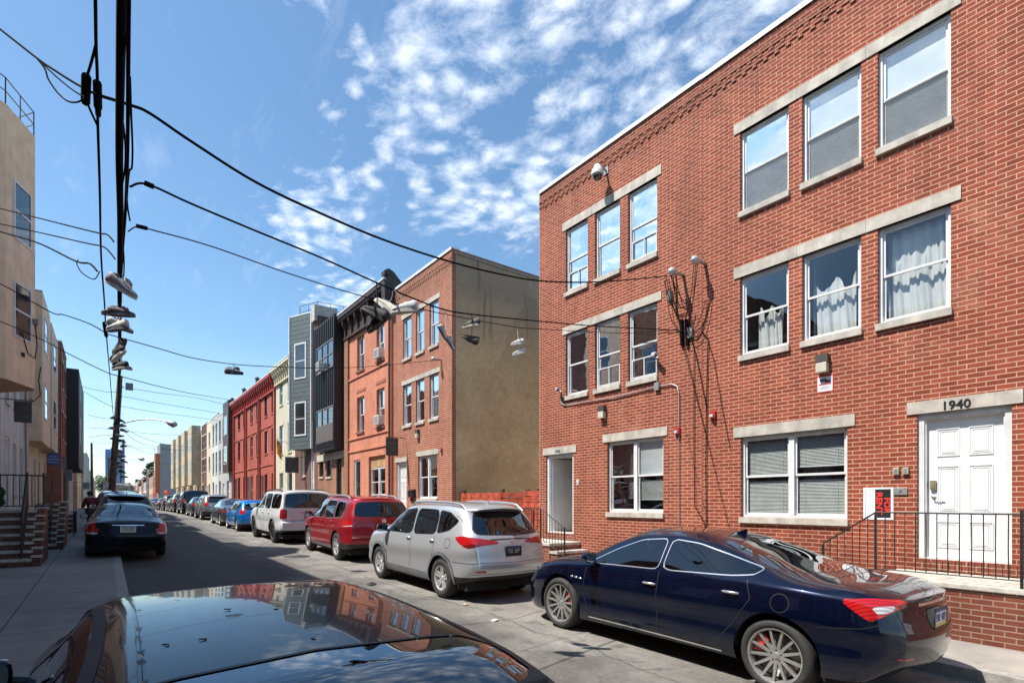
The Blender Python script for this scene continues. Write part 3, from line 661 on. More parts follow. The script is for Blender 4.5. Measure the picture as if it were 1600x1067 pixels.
MB().box(XR, XR - .008, 3.035, 3.437, 1.572, 2.062).build('board', plain('sign_white', (.80, .80, .80), .45), t)
MB().box(XR - .008, XR - .0095, 3.068, 3.275, 1.60, 2.035).build('black_panel', plain('sign_black', (.012, .012, .013), .5), t)
m = MB()
for a, b, c, d in ((3.40, 3.405, 1.60, 2.035), (3.275, 3.405, 2.03, 2.035), (3.275, 3.405, 1.60, 1.605)): m.box(XR - .008, XR - .0092, a, b, c, d)
m.build('border_line', plain('ink_dark', (.05, .05, .055), .6), t)
red = plain('sign_red', (.85, .035, .03), .5); mm = MB()
text_mb('FOR', .112, facing((XR - .0105, 3.118, 1.79), (0, 0, -1), (0, -1, 0)) @ Matrix.Diagonal((1.12, 1, 1, 1)), extrude=.0012, mb=mm, bold=.003); text_mb('RENT', .112, facing((XR - .0105, 3.222, 1.82), (0, 0, -1), (0, -1, 0)) @ Matrix.Diagonal((1.22, 1, 1, 1)), extrude=.0012, mb=mm, bold=.003)
mm.build('lettering', red, t)
for y, n_ in ((2.995, 'left'), (2.875, 'right')):
    t = thing('intercom_box', f'small beige intercom box beside the white door, {n_} one of the pair', 'intercom', (XR, y, 2.30), group='intercom boxes')
    MB().box(XR, XR - .045, y - .04, y + .04, 2.25, 2.35).build('case', plain('beige_plastic', (.40, .36, .28), .5), t, bevel=.008)
    m = MB(); m.box(XR - .045, XR - .049, y - .02, y + .02, 2.275, 2.325); m.build('speaker_grille', GALV_D, t)
t = thing('door_plate', 'flat steel doorbell plate just above the FOR RENT sign', 'doorbell', (XR, 2.94, 1.99))
MB().box(XR, XR - .02, 2.855, 3.03, 1.945, 2.055).build('plate', GREYM, t, bevel=.004); MB().lathe([(0, -.008), (.009, -.008), (.009, 0)], (XR - .02, 2.94, 2.0), 'x', 10).build('button', BLACK, t)
t = thing('doorbell', 'small white doorbell between the open door and the 1938 window', 'doorbell', (XR, 9.83, 2.32))
MB().box(XR, XR - .02, 9.79, 9.86, 2.26, 2.40).build('case', WHITE, t, bevel=.006); MB().lathe([(0, -.008), (.014, -.008), (.014, 0)], (XR - .02, 9.825, 2.31), 'x', 10).build('button', BLACK, t)
t = thing('mailbox', 'black wall mailbox beside the white door of the house by the lot', 'mailbox', (XR, 18.95, 2.15))
MB().box(XR, XR - .14, 18.72, 19.12, 2.02, 2.26).build('box', BLACK, t, bevel=.01); m = MB(); m.prism([(XR, 2.30), (XR - .16, 2.255), (XR - .16, 2.275), (XR, 2.33)], 18.70, 19.14, axis='y'); m.build('lid', BLACK, t); MB().tube([(XR - .07, 18.95, 2.0), (XR - .07, 18.95, 1.86)], .05, 8).build('newspaper_tube', BLACK, t)
# dome camera
t = thing('dome_camera', 'large white dome security camera high on house 1938', 'camera', (XR, 8.85, 9.62), group='dome cameras')
c = Vector((9.16, 8.86, 9.52)); m = MB(); m.lathe([(0, .17), (.07, .165), (.10, .10), (.135, .04), (.145, -.02), (.145, -.06), (.12, -.07), (0, -.07)], c, 'z', 20); m.build('hood', WHITE, t, sharp=40)
m = MB(); m.lathe([(.115, -.07), (.11, -.12), (.07, -.17), (0, -.185)], c, 'z', 18); m.build('dome', plain('smoked_dome', (.03, .03, .035), .08, coat=1), t)
m = MB(); m.tube([(XR, 8.86, 9.66), (9.32, 8.86, 9.70), (9.2, 8.86, 9.70), (9.16, 8.86, 9.66)], .028, 8); m.box(XR, XR - .02, 8.79, 8.93, 9.58, 9.75); m.build('arm', GREYM, t)
small_camera(Q(876), 4.70, 'small grey bullet camera at the left end of the conduit on house 1938')
small_camera(Q(1027), zx(1027, 556, XR) - .05, 'small grey bullet camera over the conduit right of the middle windows')
# conduit
t = thing('conduit', 'grey electrical conduit stepping along the front of house 1938', 'conduit', (XR, 7.3, 4.3))
E_ = lambda px, py, o=.03: (XR - o, Q(px), zx(px, py, XR))
m = MB(); m.tube([E_(877, 612), E_(877, 628), E_(882, 633), E_(960, 621), E_(1028, 604)], .012, 6); m.tube([E_(1028, 604), E_(1050, 600), E_(1059, 603), E_(1062, 615), E_(1062, 672)], .012, 6); m.tube([E_(1062, 680), E_(1062, 850)], .010, 6); m.tube([E_(1028, 604), E_(1028, 560)], .011, 6)
m.build('pipe', GREYM, t); m = MB(); m.box(XR, XR - .06, Q(1028) - .06, Q(1028) + .06, zx(1028, 610, XR), zx(1028, 598, XR)); m.build('junction_box', GREYM, t)
# service heads and the tangle of wires between the two houses
def service_mast(px, py, L, label):
    y, z = Q(px), zx(px, py, XR); t = thing('service_mast', label, 'service mast', (XR, y, z), group='cable entry pipes')
    MB().tube([(XR, y, z), (XR - L * .8, y, z - .02)], .035, 10).build('pipe', GREYM, t)
    m = MB(); m.ball((XR - L, y, z - .02), .075, 12, sc=(1.2, 1, 1)); m.tube([(XR - L * .75, y, z - .02), (XR - L, y, z - .03)], .062, 10); m.build('weather_cap', plain('cap_grey', (.5, .5, .5), .4, metal=.3), t)
    return Vector((XR - L, y, z - .08))
s1 = service_mast(1101.7, 411.7, .34, 'grey cable entry pipe left of the 1940 middle windows, higher of two')
s2 = service_mast(1068, 430, .38, 'grey cable entry pipe on house 1938 where the overhead cable lands')
service_mast(689, 562, .3, 'grey cable entry pipe on the corner house beside the lot')
t = thing('wall_wiring', 'tangle of black service wires on the brick between houses 1938 and 1940', 'wiring', (XR, 6.7, 5.6))
m = MB(); rnd = random.Random(3)
hub = Vector(E_(1076, 522, .05)); hub2 = Vector(E_(1078, 490, .10))
def loop(a, b, sag, r=.0075, dx=.05):
    a, b = Vector(a), Vector(b); pts = []
    for i in range(13):
        f = i / 12; p = a.lerp(b, f); k = 4 * f * (1 - f); pts.append((min(p.x - dx * k, XR - .02), p.y + .02 * sin(f * 7 + sag * 9), p.z - sag * k))
    m.tube(pts, r, 5)
for i in range(7): loop(s2 + Vector((.02 * i, .03 * sin(i), 0)), hub2 + Vector((rnd.uniform(-.03, .04), rnd.uniform(-.12, .12), rnd.uniform(-.2, .2))), rnd.uniform(.1, .45), dx=rnd.uniform(.0, .1))
for i in range(3): loop(s1 + Vector((.03 * i, 0, 0)), hub + Vector((.02, rnd.uniform(-.05, .05), rnd.uniform(0, .25))), .25 + .1 * i)
loop(Vector(E_(1106, 468)), hub, .22); loop(Vector(E_(1112, 470)), hub, .38); loop(Vector(E_(1045, 433, .1)), hub2, .35); loop(Vector(E_(1043, 440, .1)), hub2, .6, dx=.02); loop(Vector(E_(1043, 440, .08)), hub, .15)
for z0 in (1066, 1074): m.tube([E_(z0, 500, .03), E_(z0 + 1, 540, .03)], .04, 6)
m.tube([E_(1080, 524), E_(1086, 545), E_(1086, 700), E_(1087, 790), E_(1100, 812), E_(1104, 826)], .008, 5); m.tube([E_(1082, 530), E_(1090, 560), E_(1100, 610), E_(1106, 640)], .008, 5)
m.tube([E_(1098, 518), E_(1108, 530), E_(1107, 560), E_(1105, 640), E_(1104, 730), E_(1105, 830)], .010, 5); m.tube([E_(1108, 535), E_(1116, 560), E_(1130, 640), E_(1142, 700)], .006, 4)
m.tube([E_(1062, 515), E_(1030, 517), E_(1000, 521)], .007, 4)
m.build('wire_bundle', RUBBER, t)
m = MB(); m.box(XR, XR - .05, Q(1080) - .05, Q(1080) + .06, zx(1080, 528, XR), zx(1080, 512, XR)); m.box(XR, XR - .06, Q(1048) - .05, Q(1048) + .05, zx(1048, 470, XR), zx(1048, 455, XR)); m.build('splice_box', GALV_D, t)
# ---------------------------------------------------------------- the empty lot
g = gz(13.5) + .12
def red_fence():
    t = thing('plank_fence', 'red orange painted board fence across the empty lot, longer left section', 'fence', (10.0, 15, g))
    R1 = plain('red_fence_paint', (.50, .085, .042), .65, var=.35, scale=6, streak=.3)
    def panel(p, q, h, nm, par, seed):
        r = random.Random(seed); d = Vector((q[0] - p[0], q[1] - p[1], 0)); L = d.length; d.normalize(); nrm = Vector((-d.y, d.x, 0)); m = MB(); k = int(h / .17)
        for i in range(k):
            z0 = g - .05 + i * h / k; o = r.uniform(0, .022); a = Vector((p[0], p[1], 0)) + nrm * o; b = Vector((q[0], q[1], 0)) + nrm * o + Vector((0, 0, r.uniform(-.01, .01))); c = nrm * .025
            m.add([a + Vector((0, 0, z0)), b + Vector((0, 0, z0)), b + c + Vector((0, 0, z0)), a + c + Vector((0, 0, z0))] + [v + Vector((0, 0, z0 + h / k - .022)) for v in (a, b, b + c, a + c)], [(0, 3, 2, 1), (4, 5, 6, 7), (0, 1, 5, 4), (1, 2, 6, 5), (2, 3, 7, 6), (3, 0, 4, 7)])
        m.build(nm, R1, par)
    H = 1.85
    panel((9.75, 15.9), (9.75, 13.6), H, 'board_panel', t, 1); panel((9.75, 13.58), (10.5, 12.75), H, 'board_panel', t, 2)
    for p in ((9.82, 15.85), (9.82, 13.6), (10.5, 12.72)): MB().box(p[0], p[0] + .09, p[1] - .05, p[1] + .05, g - .1, g + H + .03).build('post', plain('fence_post_dark', (.10, .05, .035), .8), t)
    t2 = thing('plank_fence', 'red orange painted board fence beside the open doorway, shorter right section', 'fence', (9.9, 11.5, g))
    panel((9.85, 12.55), (9.85, 11.36), H + .03, 'board_panel', t2, 5)
    MB().box(9.92, 10.0, 12.42, 12.52, g - .1, g + H).build('post', plain('fence_post_dark', (.10, .05, .035), .8), t2)
red_fence()
railing('black iron fence in front of the red boards of the empty lot', [((9.3, 12.7, g), (9.3, 11.36, g), 1.25, 1.25)], [((9.3, 12.7, g), 1.25), ((9.3, 11.40, g), 1.25)], gap=.11)
def weeds(name, label, cat, c, r, h, n, col, seed, pot=None):
    rn = random.Random(seed); t = thing(name, label, cat, c); m = MB()
    for i in range(n):
        a = rn.uniform(0, 2 * pi); rr = r * sqrt(rn.random()); b = Vector((c[0] + rr * cos(a), c[1] + rr * sin(a), c[2])); tip = b + Vector((rn.uniform(-.2, .2), rn.uniform(-.2, .2), h * rn.uniform(.45, 1)))
        w = Vector((cos(a + 1.5), sin(a + 1.5), 0)) * .012
        for k in range(3):
            p = b.lerp(tip, .4 + .3 * k); d = Vector((rn.uniform(-1, 1), rn.uniform(-1, 1), rn.uniform(-.2, .8))).normalized() * .09; s_ = d.cross(Vector((0, 0, 1))).normalized() * .03
            m.quad(p, p + d * .5 + s_, p + d, p + d * .5 - s_)
        m.quad(b - w, b + w, tip + w * .3, tip - w * .3)
    m.build('leaves', plain('leaf_' + str(seed), col, .7, var=.4, scale=12), t); return t
tag(MB().add([(9.6, 11.4, g - .1), (24, 11.4, g - .1), (24, 15.96, g - .1), (9.6, 15.96, g - .1)], [(0, 1, 2, 3)]).build('lot_ground', plain('bounce_gravel', (.52, .47, .38), .9, var=.2, scale=4, bump=.3)), kind='structure')  # lot ground made pale to bounce sunlight onto the stucco wall
m = MB(); m.box(XR + .02, XR + 10, 11.335, 11.36, gz(11), 10.1); m.build('party_wall', plain('bounce_parging', (.62, .54, .42), .9, var=.12, scale=2, bump=.2, streak=.15), h38)  # unseen pale facing, added to bounce light across the lot onto the stucco
weeds('weed_clump', 'dry yellowish weeds behind the iron fence of the empty lot', 'weeds', (9.55, 12.1, g), .3, .9, 60, (.22, .17, .06), 21)
weeds('weed_clump', 'green weeds at the foot of the red boards on the lot', 'weeds', (9.5, 14.6, g), .4, .7, 60, (.07, .11, .03), 22)
# ---------------------------------------------------------------- the rest of the right-hand row
def frame_box(P, Qp):
    """matrix of a wall panel: x along P->Q, y outward normal, z up"""
    P, Qp = Vector((P[0], P[1], 0)), Vector((Qp[0], Qp[1], 0)); ex = (Qp - P).normalized(); n = Vector((ex.y, -ex.x, 0))
    M = Matrix((ex, n, Vector((0, 0, 1)))).transposed().to_4x4(); M.translation = P; return M, (Qp - P).length
def panel_window(parent, P, Qp, u0, u1, z0, z1, frame, flip=1, trim=.07, gl=None, sash=True):
    M, L = frame_box(P, Qp); m, p = MB(), MB(); y = .03 * flip
    for a, b, c, d in ((u0 - trim, u0, z0 - trim, z1 + trim), (u1, u1 + trim, z0 - trim, z1 + trim), (u0, u1, z1, z1 + trim), (u0, u1, z0 - trim, z0)): m.box(a, b, -.02 * flip, y, c, d)
    if sash: m.box(u0, u1, -.02 * flip, y * .8, (z0 + z1) / 2 - .025, (z0 + z1) / 2 + .025)
    p.quad((u0, y * .3, z0), (u1, y * .3, z0), (u1, y * .3, z1), (u0, y * .3, z1))
    w = m.xf(M).build('window', frame, parent); p.xf(M).build('pane', gl or DKGLASS, w); return w
DKGLASS = plain('dark_window_pane', (.035, .04, .045), .03, var=.3, scale=.8, coat=1.)
def bay(parent, poly, z0, z1, mat, trim=None, name='bay', top=None):
    m = MB(); m.prism(poly, z0, z1); b = m.build(name, mat, parent)
    if trim:
        q = MB()
        for x, y in poly[1:-1]: q.box(x - .05, x + .05, y - .05, y + .05, z0 - .01, z1 + .02)
        q.build('corner_trim', trim, parent)
    if top: MB().prism([(x, y) for x, y in poly], z1 + .002, z1 + .06).build('coping', top, parent)
    return b
def cornice(parent, xp, s, y0, y1, zb, zt, out, mat, n, cap=None, blk=.09):
    m = MB(); h = zt - zb
    m.box(xp + s * out, xp - s * .3, y0, y1, zt - h * .16, zt); m.box(xp + s * out * .85, xp - s * .3, y0, y1, zt - h * .26, zt - h * .16); m.box(xp + s * .09, xp - s * .3, y0, y1, zb + h * .1, zt - h * .26); m.box(xp + s * .13, xp - s * .3, y0, y1, zb, zb + h * .1)
    for i in range(n):
        y = y0 + (y1 - y0) * (i + .5) / n
        pr = [(xp + s * .09, zb + h * .12), (xp + s * .16, zb + h * .1), (xp + s * .2, zb + h * .35), (xp + s * out * .75, zb + h * .55), (xp + s * out * .8, zt - h * .26), (xp + s * .09, zt - h * .26)]
        v = [(x, y - blk / 2, z) for x, z in pr] + [(x, y + blk / 2, z) for x, z in pr]; k = len(pr)
        m.add(v, [tuple(range(k)), tuple(range(2 * k - 1, k - 1, -1))] + [(j, (j + 1) % k, k + (j + 1) % k, k + j) for j in range(k)])
    m.build('cornice', mat, parent)
    if cap: MB().box(xp + s * (out + .02), xp - s * .3, y0, y1, zt + .002, zt + .06).build('coping', cap, parent)
def ac_unit(xp, s, y, z, label, w=.55):
    t = thing('air_conditioner', label, 'air conditioner', (xp, y, z), group='window air conditioners')
    MB().box(xp + s * .32, xp - s * .1, y - w / 2, y + w / 2, z, z + .4).build('case', plain('ac_white', (.62, .60, .56), .5), t, bevel=.015)
    m = MB()
    for i in range(9): m.box(xp + s * .325, xp + s * .318, y - w / 2 + .04, y + w / 2 - .04, z + .05 + i * .036, z + .066 + i * .036)
    m.build('grille', GALV_D, t)
# orange painted house
OR_TRIM = plain('dark_brown_cornice', (.055, .030, .022), .6, var=.3); DKBR = plain('brown_stone', (.20, .10, .07), .8, var=.2)
ho = thing('painted_rowhouse', 'orange painted brick rowhouse with a dark bracketed cornice', 'house', (XR, 23.5, gz(23.5) + .12))
o3 = [W(588.4, 600.8, 528.6, 581), W(558, 569.2, 528.6, 581)]; z3 = o3[1][2:]; o2 = [W(588.4, 600.8, 621.8, 676), W(558, 569.2, 621.8, 676)]; z2 = o2[1][2:]
gw = W(576, 602, 714, 774.8); gd = W(553, 563, 719, 790)
ow = [(a[0], a[1], *z3) for a in o3] + [(a[0], a[1], *z2) for a in o2]
shell(ho, XR, -1, 20.72, 26.28, gz(20) - .1, 10.6, ow + [gw, gd], BR_PAINT, depth=.16)
cornice(ho, XR, -1, 20.74, 26.26, 9.75, 10.93, .42, OR_TRIM, 7, cap=plain('white_flashing', (.7, .7, .7), .5))
for i, o in enumerate(ow): window(ho, XR, -1, *o, gl=GLASS, shade=[('blind', 0, .45)] if i % 2 else [('shade', 0, .3)], sillmat=DKBR, depth=.14, out_sill=.07)
zt_ = zx(576, 731.8, XR); window(ho, XR, -1, gw[0], gw[1], gw[2], zt_, pair=True, shade='shade', depth=.14, sillmat=DKBR)
MB().box(XR + .1, XR + .14, gw[0], gw[1], zt_ + .02, gw[3]).build('boarded_transom', plain('raw_plywood', (.42, .26, .12), .8, var=.35, scale=8), ho)
door(ho, XR, -1, *gd, mat=plain('dark_door', (.03, .03, .032), .4), panels=4)
for zz in (z3[0] - .30, z2[0] - .30, gw[3] + .35): MB().box(XR - .05, XR + .05, 21.01, 25.74, zz, zz + .09).build('belt_course', BR_PAINT, ho)
for a, b in ((20.74, 21.0), (25.75, 26.26)): MB().box(XR - .09, XR + .05, a, b, gz(20) - .1, 9.74).build('pilaster', BR_PAINT if a < 22 else BR_BROWN, ho)
for (a, b, c, d) in ow:
    m = MB(); k = int((b - a + .3) / .1)
    for i in range(k): m.box(XR - .035, XR, a - .15 + i * .1, a - .09 + i * .1, d + .22, d + .34)
    m.build('dentil_course', BR_PAINT, ho)
m = MB(); m.tube([(XR - .12, 20.85, 9.7), (XR - .12, 20.85, .6)], .055, 8); m.build('downspout', plain('brown_downspout', (.11, .055, .04), .5), ho)
m = MB(); yy = 21.0
m.prism([(9.04, 9.9), (9.46, 9.8), (10.6, 10.0), (10.6, 10.6), (9.75, 10.95), (9.42, 11.28), (9.2, 11.36), (9.02, 11.24), (9.02, 11.08), (9.15, 11.1), (9.2, 10.9), (9.02, 10.8)], 20.60, 20.92, axis='y')
m.build('cornice_end_scroll', plain('tar_black', (.035, .033, .035), .7, var=.3), ho)
ac_unit(XR + .1, -1, (ow[0][0] + ow[0][1]) / 2, ow[0][2] + .05, 'window air conditioner on the top floor of the orange house'); ac_unit(XR + .1, -1, (ow[2][0] + ow[2][1]) / 2, ow[2][2] + .05, 'window air conditioner on the middle floor of the orange house')
# black metal bay house
CHAR = plain('black_standing_seam', (.016, .018, .021), .6, var=.1); GREYS = siding('blue_grey_clapboard', (.090, .112, .116), .26, rough=.6, gap=.12)
hb = thing('metal_bay_house', 'narrow house with a black standing seam metal bay over brown brick', 'house', (XR, 28.5, gz(28.5) + .12))
g1 = W(510, 518, 668, 745); g0 = W(499, 505.5, 668, 745); gd = W(525.5, 533.5, 655, 790)
shell(hb, XR, -1, 26.30, 30.68, gz(26) - .1, 10.9, [g0, g1, gd], BR_BROWN, deep=10)
for g_ in (g0, g1): window(hb, XR, -1, *g_, frame=plain('dark_frame', (.04, .04, .04), .5))
door(hb, XR, -1, *gd, mat=plain('dark_door', (.03, .03, .032), .4), frame=plain('dark_frame', (.04, .04, .04), .5), panels=4)
X9 = 8.95; b0, b1 = 26.40, 29.55
bay(hb, [(XR, b0), (X9, b0), (X9, b1), (XR, b1)], 4.5, 11.04, CHAR, top=BLACK)
m = MB(); m.box(X9 - .03, XR, b0 - .02, b0 + .05, 4.45, 11.06); m.box(X9 - .03, X9 + .03, b1 - .05, b1 + .02, 4.45, 11.06); m.box(XR - .06, XR + .02, 26.31, 30.67, 4.05, 4.42, 1); m.build('bay_trim', [BLACK, CONC], hb)
def strip_window(parent, X, p0, p1, top, bot, lights, frame, low=None):
    ya, yb = yx(p1, X), yx(p0, X); za, zb = zx(p0, bot, X), zx(p0, top, X); m, p = MB(), MB(); w = yb - ya
    for i in range(lights + 1): y = ya + w * i / lights; m.box(X - .05, X + .02, y - .03, y + .03, za, zb)
    for z in (za, zb, (za + zb) / 2): m.box(X - .045, X + .02, ya, yb, z - .03, z + .03)
    p.quad((X - .012, ya, za), (X - .012, yb, za), (X - .012, yb, zb), (X - .012, ya, zb)); o = m.build('window', frame, parent); p.build('pane', DKGLASS, o)
    if low: MB().box(X - .06, X - .02, ya + .03, yb - .03, za, za + (zb - za) * low).build('spandrel_panel', plain('brown_panel', (.13, .10, .08), .4, var=.2), o)
    return ya, yb, za, zb
BRZ = plain('bronze_frame', (.16, .14, .13), .4)
def seams(parent, X, ya, yb, z0, z1, holes=(), s=-1):
    m = MB(); k = int((yb - ya) / .27)
    for i in range(1, k):
        y = ya + (yb - ya) * i / k; zz = z0
        for h in sorted(holes, key=lambda q: q[2]):
            if h[0] - .05 < y < h[1] + .05: m.box(X, X + s * .04, y - .014, y + .014, zz, h[2] - .04); zz = h[3] + .04
        m.box(X, X + s * .04, y - .014, y + .014, zz, z1)
    m.build('standing_seams', BLACK, parent)
r1 = strip_window(hb, X9, 495.6, 521.5, 546.8, 586.7, 3, BRZ); r2 = strip_window(hb, X9, 495.6, 521.5, 644, 694, 3, BRZ, low=.5)
seams(hb, X9, b0, b1, 4.95, 11.0, [r1, r2])
m = MB()
for i in range(12):
    for j in range(2): y = r2[0] + .1 + i * .23; m.box(X9 - .03, X9 - .004, y, y + .12, 4.6 + j * .17, 4.71 + j * .17)
m.build('vent_grille', BLACK, hb)
ac_unit(X9, -1, (r1[0] + r1[1]) / 2 + .3, r1[2] + .02, 'window air conditioner in the black metal bay', .5)
# grey clapboard angled bay house
hg = thing('clapboard_bay_house', 'house with a tall blue grey clapboard bay edged in white', 'house', (XR, 33, gz(33) + .12))
gg = W(471, 477.5, 662, 745); gd = W(485, 491, 655, 790)
shell(hg, XR, -1, 30.70, 35.18, gz(30) - .1, 12.3, [gg, gd], BR_DARK); window(hg, XR, -1, *gg, sillmat=DKBR); door(hg, XR, -1, *gd)
A, Bp = (9.36, 31.5), (8.62, 33.2)
bay(hg, [(9.5, 31.45), A, Bp, (9.5, 33.75)], 4.9, 12.65, GREYS, trim=WHITE, top=WHITE)
Mx, L = frame_box(A, Bp)
for za, zb in ((9.05, 10.95), (5.75, 7.55)): panel_window(hg, Bp, A, L * .28, L * .72, za, zb, WHITE, flip=1, trim=.09)
m = MB(); m.xf(Matrix()); m.box(9.3, 10.6, 30.75, 31.3, 12.0, 12.9); m.build('chimney', CONC, hg)
def roof_rail(parent, pts, z, h=.75):
    m = MB()
    for a, b in zip(pts, pts[1:]):
        for q in (h, h * .5): m.tube([(*a, z + q), (*b, z + q)], .018, 5)
        k = max(1, int((Vector(a) - Vector(b)).length / .6))
        for i in range(k + 1): p = Vector(a).lerp(Vector(b), i / k); m.tube([(p.x, p.y, z), (p.x, p.y, z + h)], .016, 5)
    m.build('roof_railing', plain('rail_slate', (.10, .14, .20), .5), parent)
roof_rail(hg, [(9.6, 34.6), (9.2, 33.2), (9.8, 31.8), (12., 31.6)], 12.7)
def sign_board(label, x0, x1, y, z0, z1, mat, lines, ink, side=0, cat='sign', arm=None, name='hanging_sign', group=None):
    """projecting sign, faces along Y"""
    t = thing(name, label, cat, ((x0 + x1) / 2, y, z0), group=group)
    MB().box(x0, x1, y - .02, y + .02, z0, z1).build('board', mat, t)
    m = MB()
    for txt, sz, zz in lines:
        if txt[0] == '#':
            w = float(txt[1:]) / 2; xc, zc = (x0 + x1) / 2, z0 + (z1 - z0) * zz; m.box(xc - w, xc + w, y - .026, y - .02, zc - sz / 2, zc + sz / 2); continue
        text_mb(txt, sz, facing(((x0 + x1) / 2, y - .024, z0 + (z1 - z0) * zz), (1, 0, 0), (0, 0, 1)), extrude=.002, mb=m)
    if m.v: m.build('lettering', ink, t)
    if arm: MB().tube([(arm[0], y, z1 + .03), (arm[1], y, z1 + .03)], .015, 5).build('bracket', BLACK, t)
    return t
SGN = plain('charcoal_sign', (.055, .058, .06), .4, var=.1); INKG = plain('sign_grey_ink', (.20, .20, .20), .5)
xa, xb = xy(598, 22.0), xy(612, 22.0)
sign_board('charcoal MK sign hanging from the orange painted house', 8.62, 9.12, yx(598.5, 8.5), zx(598.5, 711, 8.5), zx(598.5, 683, 8.5), SGN, [('MK', .24, .68), ('#.3', .025, .42), ('#.22', .02, .3)], plain('sign_dim_ink', (.13, .13, .13), .5), arm=(8.6, 9.46))
xs = 8.5; sign_board('tilted dark sign hanging over the pavement by the cream house', 8.35, 9.1, yx(447, 8.4), zx(447, 738, 8.4), zx(447, 714, 8.4), SGN, [], INKG, arm=(8.3, 9.46))
t = thing('flag', 'orange yellow flag hanging from the cream house', 'flag', (XR, 38.2, 4.6)); y = yx(437, 8.9)
m = MB(); m.tube([(XR, y, 5.6), (8.7, y, 6.0)], .02, 5); m.build('pole', WHITE, t)
m = MB(); vs = []
for i in range(7):
    for j in range(5): vs.append((8.72 + .05 * i, y + .05 * sin(i * 1.4 + j * .7), 5.9 - .07 * i - j * .24 + .02 * sin(i)))
m.add(vs, [(i * 5 + j, (i + 1) * 5 + j, (i + 1) * 5 + j + 1, i * 5 + j + 1) for i in range(6) for j in range(4)], 0, True); m.build('cloth', plain('flag_orange', (.75, .26, .03), .8, var=.5, scale=2), t)

# generic row houses
def gen_house(label, s, xp, y0, y1, zt, mat, cols, floors, name='rowhouse', frame=WHITE, lint=None, corn=None, door_at=None, dmat=None, bayspec=None, cop=WHITE, sill=True, deep=10., simple=True, gl=None, ground=True, shades=True, g=None):
    g = gz((y0 + y1) / 2) + .12 if g is None else g; h = thing(name, label, 'house', (xp, (y0 + y1) / 2, g)); ops, dops = [], []
    wd = y1 - y0
    for (c0, c1) in cols:
        for fi, (z0, z1) in enumerate(floors):
            if door_at is not None and fi == 0 and abs((c0 + c1) / 2 - (door_at[0] + door_at[1]) / 2) < .12: continue
            if bayspec and fi > 0: continue
            ops.append((y0 + wd * c0, y0 + wd * c1, g + z0, g + z1))
    if door_at: dops.append((y0 + wd * door_at[0], y0 + wd * door_at[1], g + door_at[2], g + door_at[3]))
    shell(h, xp, s, y0, y1, gz(y0) - .1, zt, ops + dops, mat, deep=deep)
    for i, o in enumerate(ops):
        window(h, xp, s, *o, frame=frame, gl=gl or GLASS_F, sill=sill, room=False, simple=simple, sillmat=lint or STONE, shade=(('shade', 0, .2 + .15 * ((i * 7) % 5)) if shades and i % 3 != 1 else None))
        if lint: MB().box(xp + s * .02, xp - s * .08, o[0] - .1, o[1] + .1, o[3] + .002, o[3] + .18).build('lintel', lint, h)
    for o in dops: door(h, xp, s, *o, mat=dmat or WHITE_D, panels=4)
    if corn: cornice(h, xp, s, y0 + .02, y1 - .02, zt - .25 - corn[1], zt + .02, .42, corn[0], corn[2], cap=plain('white_flashing', (.7, .7, .7), .5), blk=.12)
    elif cop: coping(h, xp, s, y0, y1, zt, cop, h=.07)
    if bayspec:
        f0, f1, out, z0, z1, bm = bayspec[:6]; a, b = y0 + wd * f0, y0 + wd * f1; X = xp + s * out
        bay(h, [(xp, a), (X, a), (X, b), (xp, b)], g + z0, z1, bm, top=bayspec[6] if len(bayspec) > 6 else BLACK)
        for (z0_, z1_) in floors[1:]:
            for (c0, c1) in bayspec[7] if len(bayspec) > 7 else ((.25, .75),):
                ya, yb = a + (b - a) * c0, a + (b - a) * c1; P, Qq = ((X, ya), (X, yb)); panel_window(h, P, Qq, 0, yb - ya, g + z0_, g + z1_, frame, flip=-1 if s < 0 else 1, trim=.06)
    return h
CRM = plain('cream_trim', (.62, .55, .38), .7); REDT = plain('red_trim', (.40, .045, .035), .6)
z9 = [(.9, 2.9), (4.45, 6.0), (7.2, 8.8)]
def byW(p): return W(*p)[:2]
hc = gen_house('cream painted brick rowhouse with a bracketed cornice next to the grey bay', -1, XR, 35.2, 39.95, 10.9, BR_CREAM, [(.16, .36), (.60, .80)], [(.9, 3.0), (4.3, 6.2), (7.6, 9.3)], corn=(CRM, .8, 9), lint=CRM, door_at=(.14, .38, .7, 3.0), dmat=plain('dark_door', (.03, .03, .032), .4))
for i, (a, b, w_) in enumerate(((40.0, 44.9, 'nearest'), (44.92, 49.9, 'middle'), (49.92, 55.2, 'farthest'))):
    hr = gen_house(f'bright red painted rowhouse with a corbelled cornice, {w_} of three', -1, XR, a, b, 10.75, BR_PRED, [(.06, .25), (.50, .69)], [(.8, 3.0), (4.55, 6.2), (7.3, 8.95)], corn=(REDT, .85, 8), lint=BR_PRED, door_at=(.75, .95, .5, 3.0), dmat=plain('maroon_door', (.10, .02, .02), .4), frame=plain('red_brown_frame', (.22, .05, .04), .5) if i != 1 else plain('pale_frame', (.5, .45, .42), .5))
    for q in (a + .02, b - .3): MB().box(XR - .12, XR + .05, q, q + .28, gz(a) - .1, 9.6).build('pilaster', BR_PRED, hr)
    for zz in (3.7, 6.5): MB().box(XR - .05, XR + .04, a + .31, b - .31, gz(45) + zz, gz(45) + zz + .12).build('belt_course', BR_PRED, hr)
    MB().tube([(XR - .16, b - .1, 9.8), (XR - .16, b - .1, 1.)], .05, 6).build('downspout', plain('red_pipe', (.30, .05, .04), .5), hr)
    MB().lathe([(0, 0), (.14, 0), (.16, .2), (.10, .34), (.2, .45), (.1, .6), (0, .62)], (XR - .2, b - .1, 10.8), 'z', 10).build('finial', plain('tar_black', (.035, .033, .035), .7, var=.3), hr)
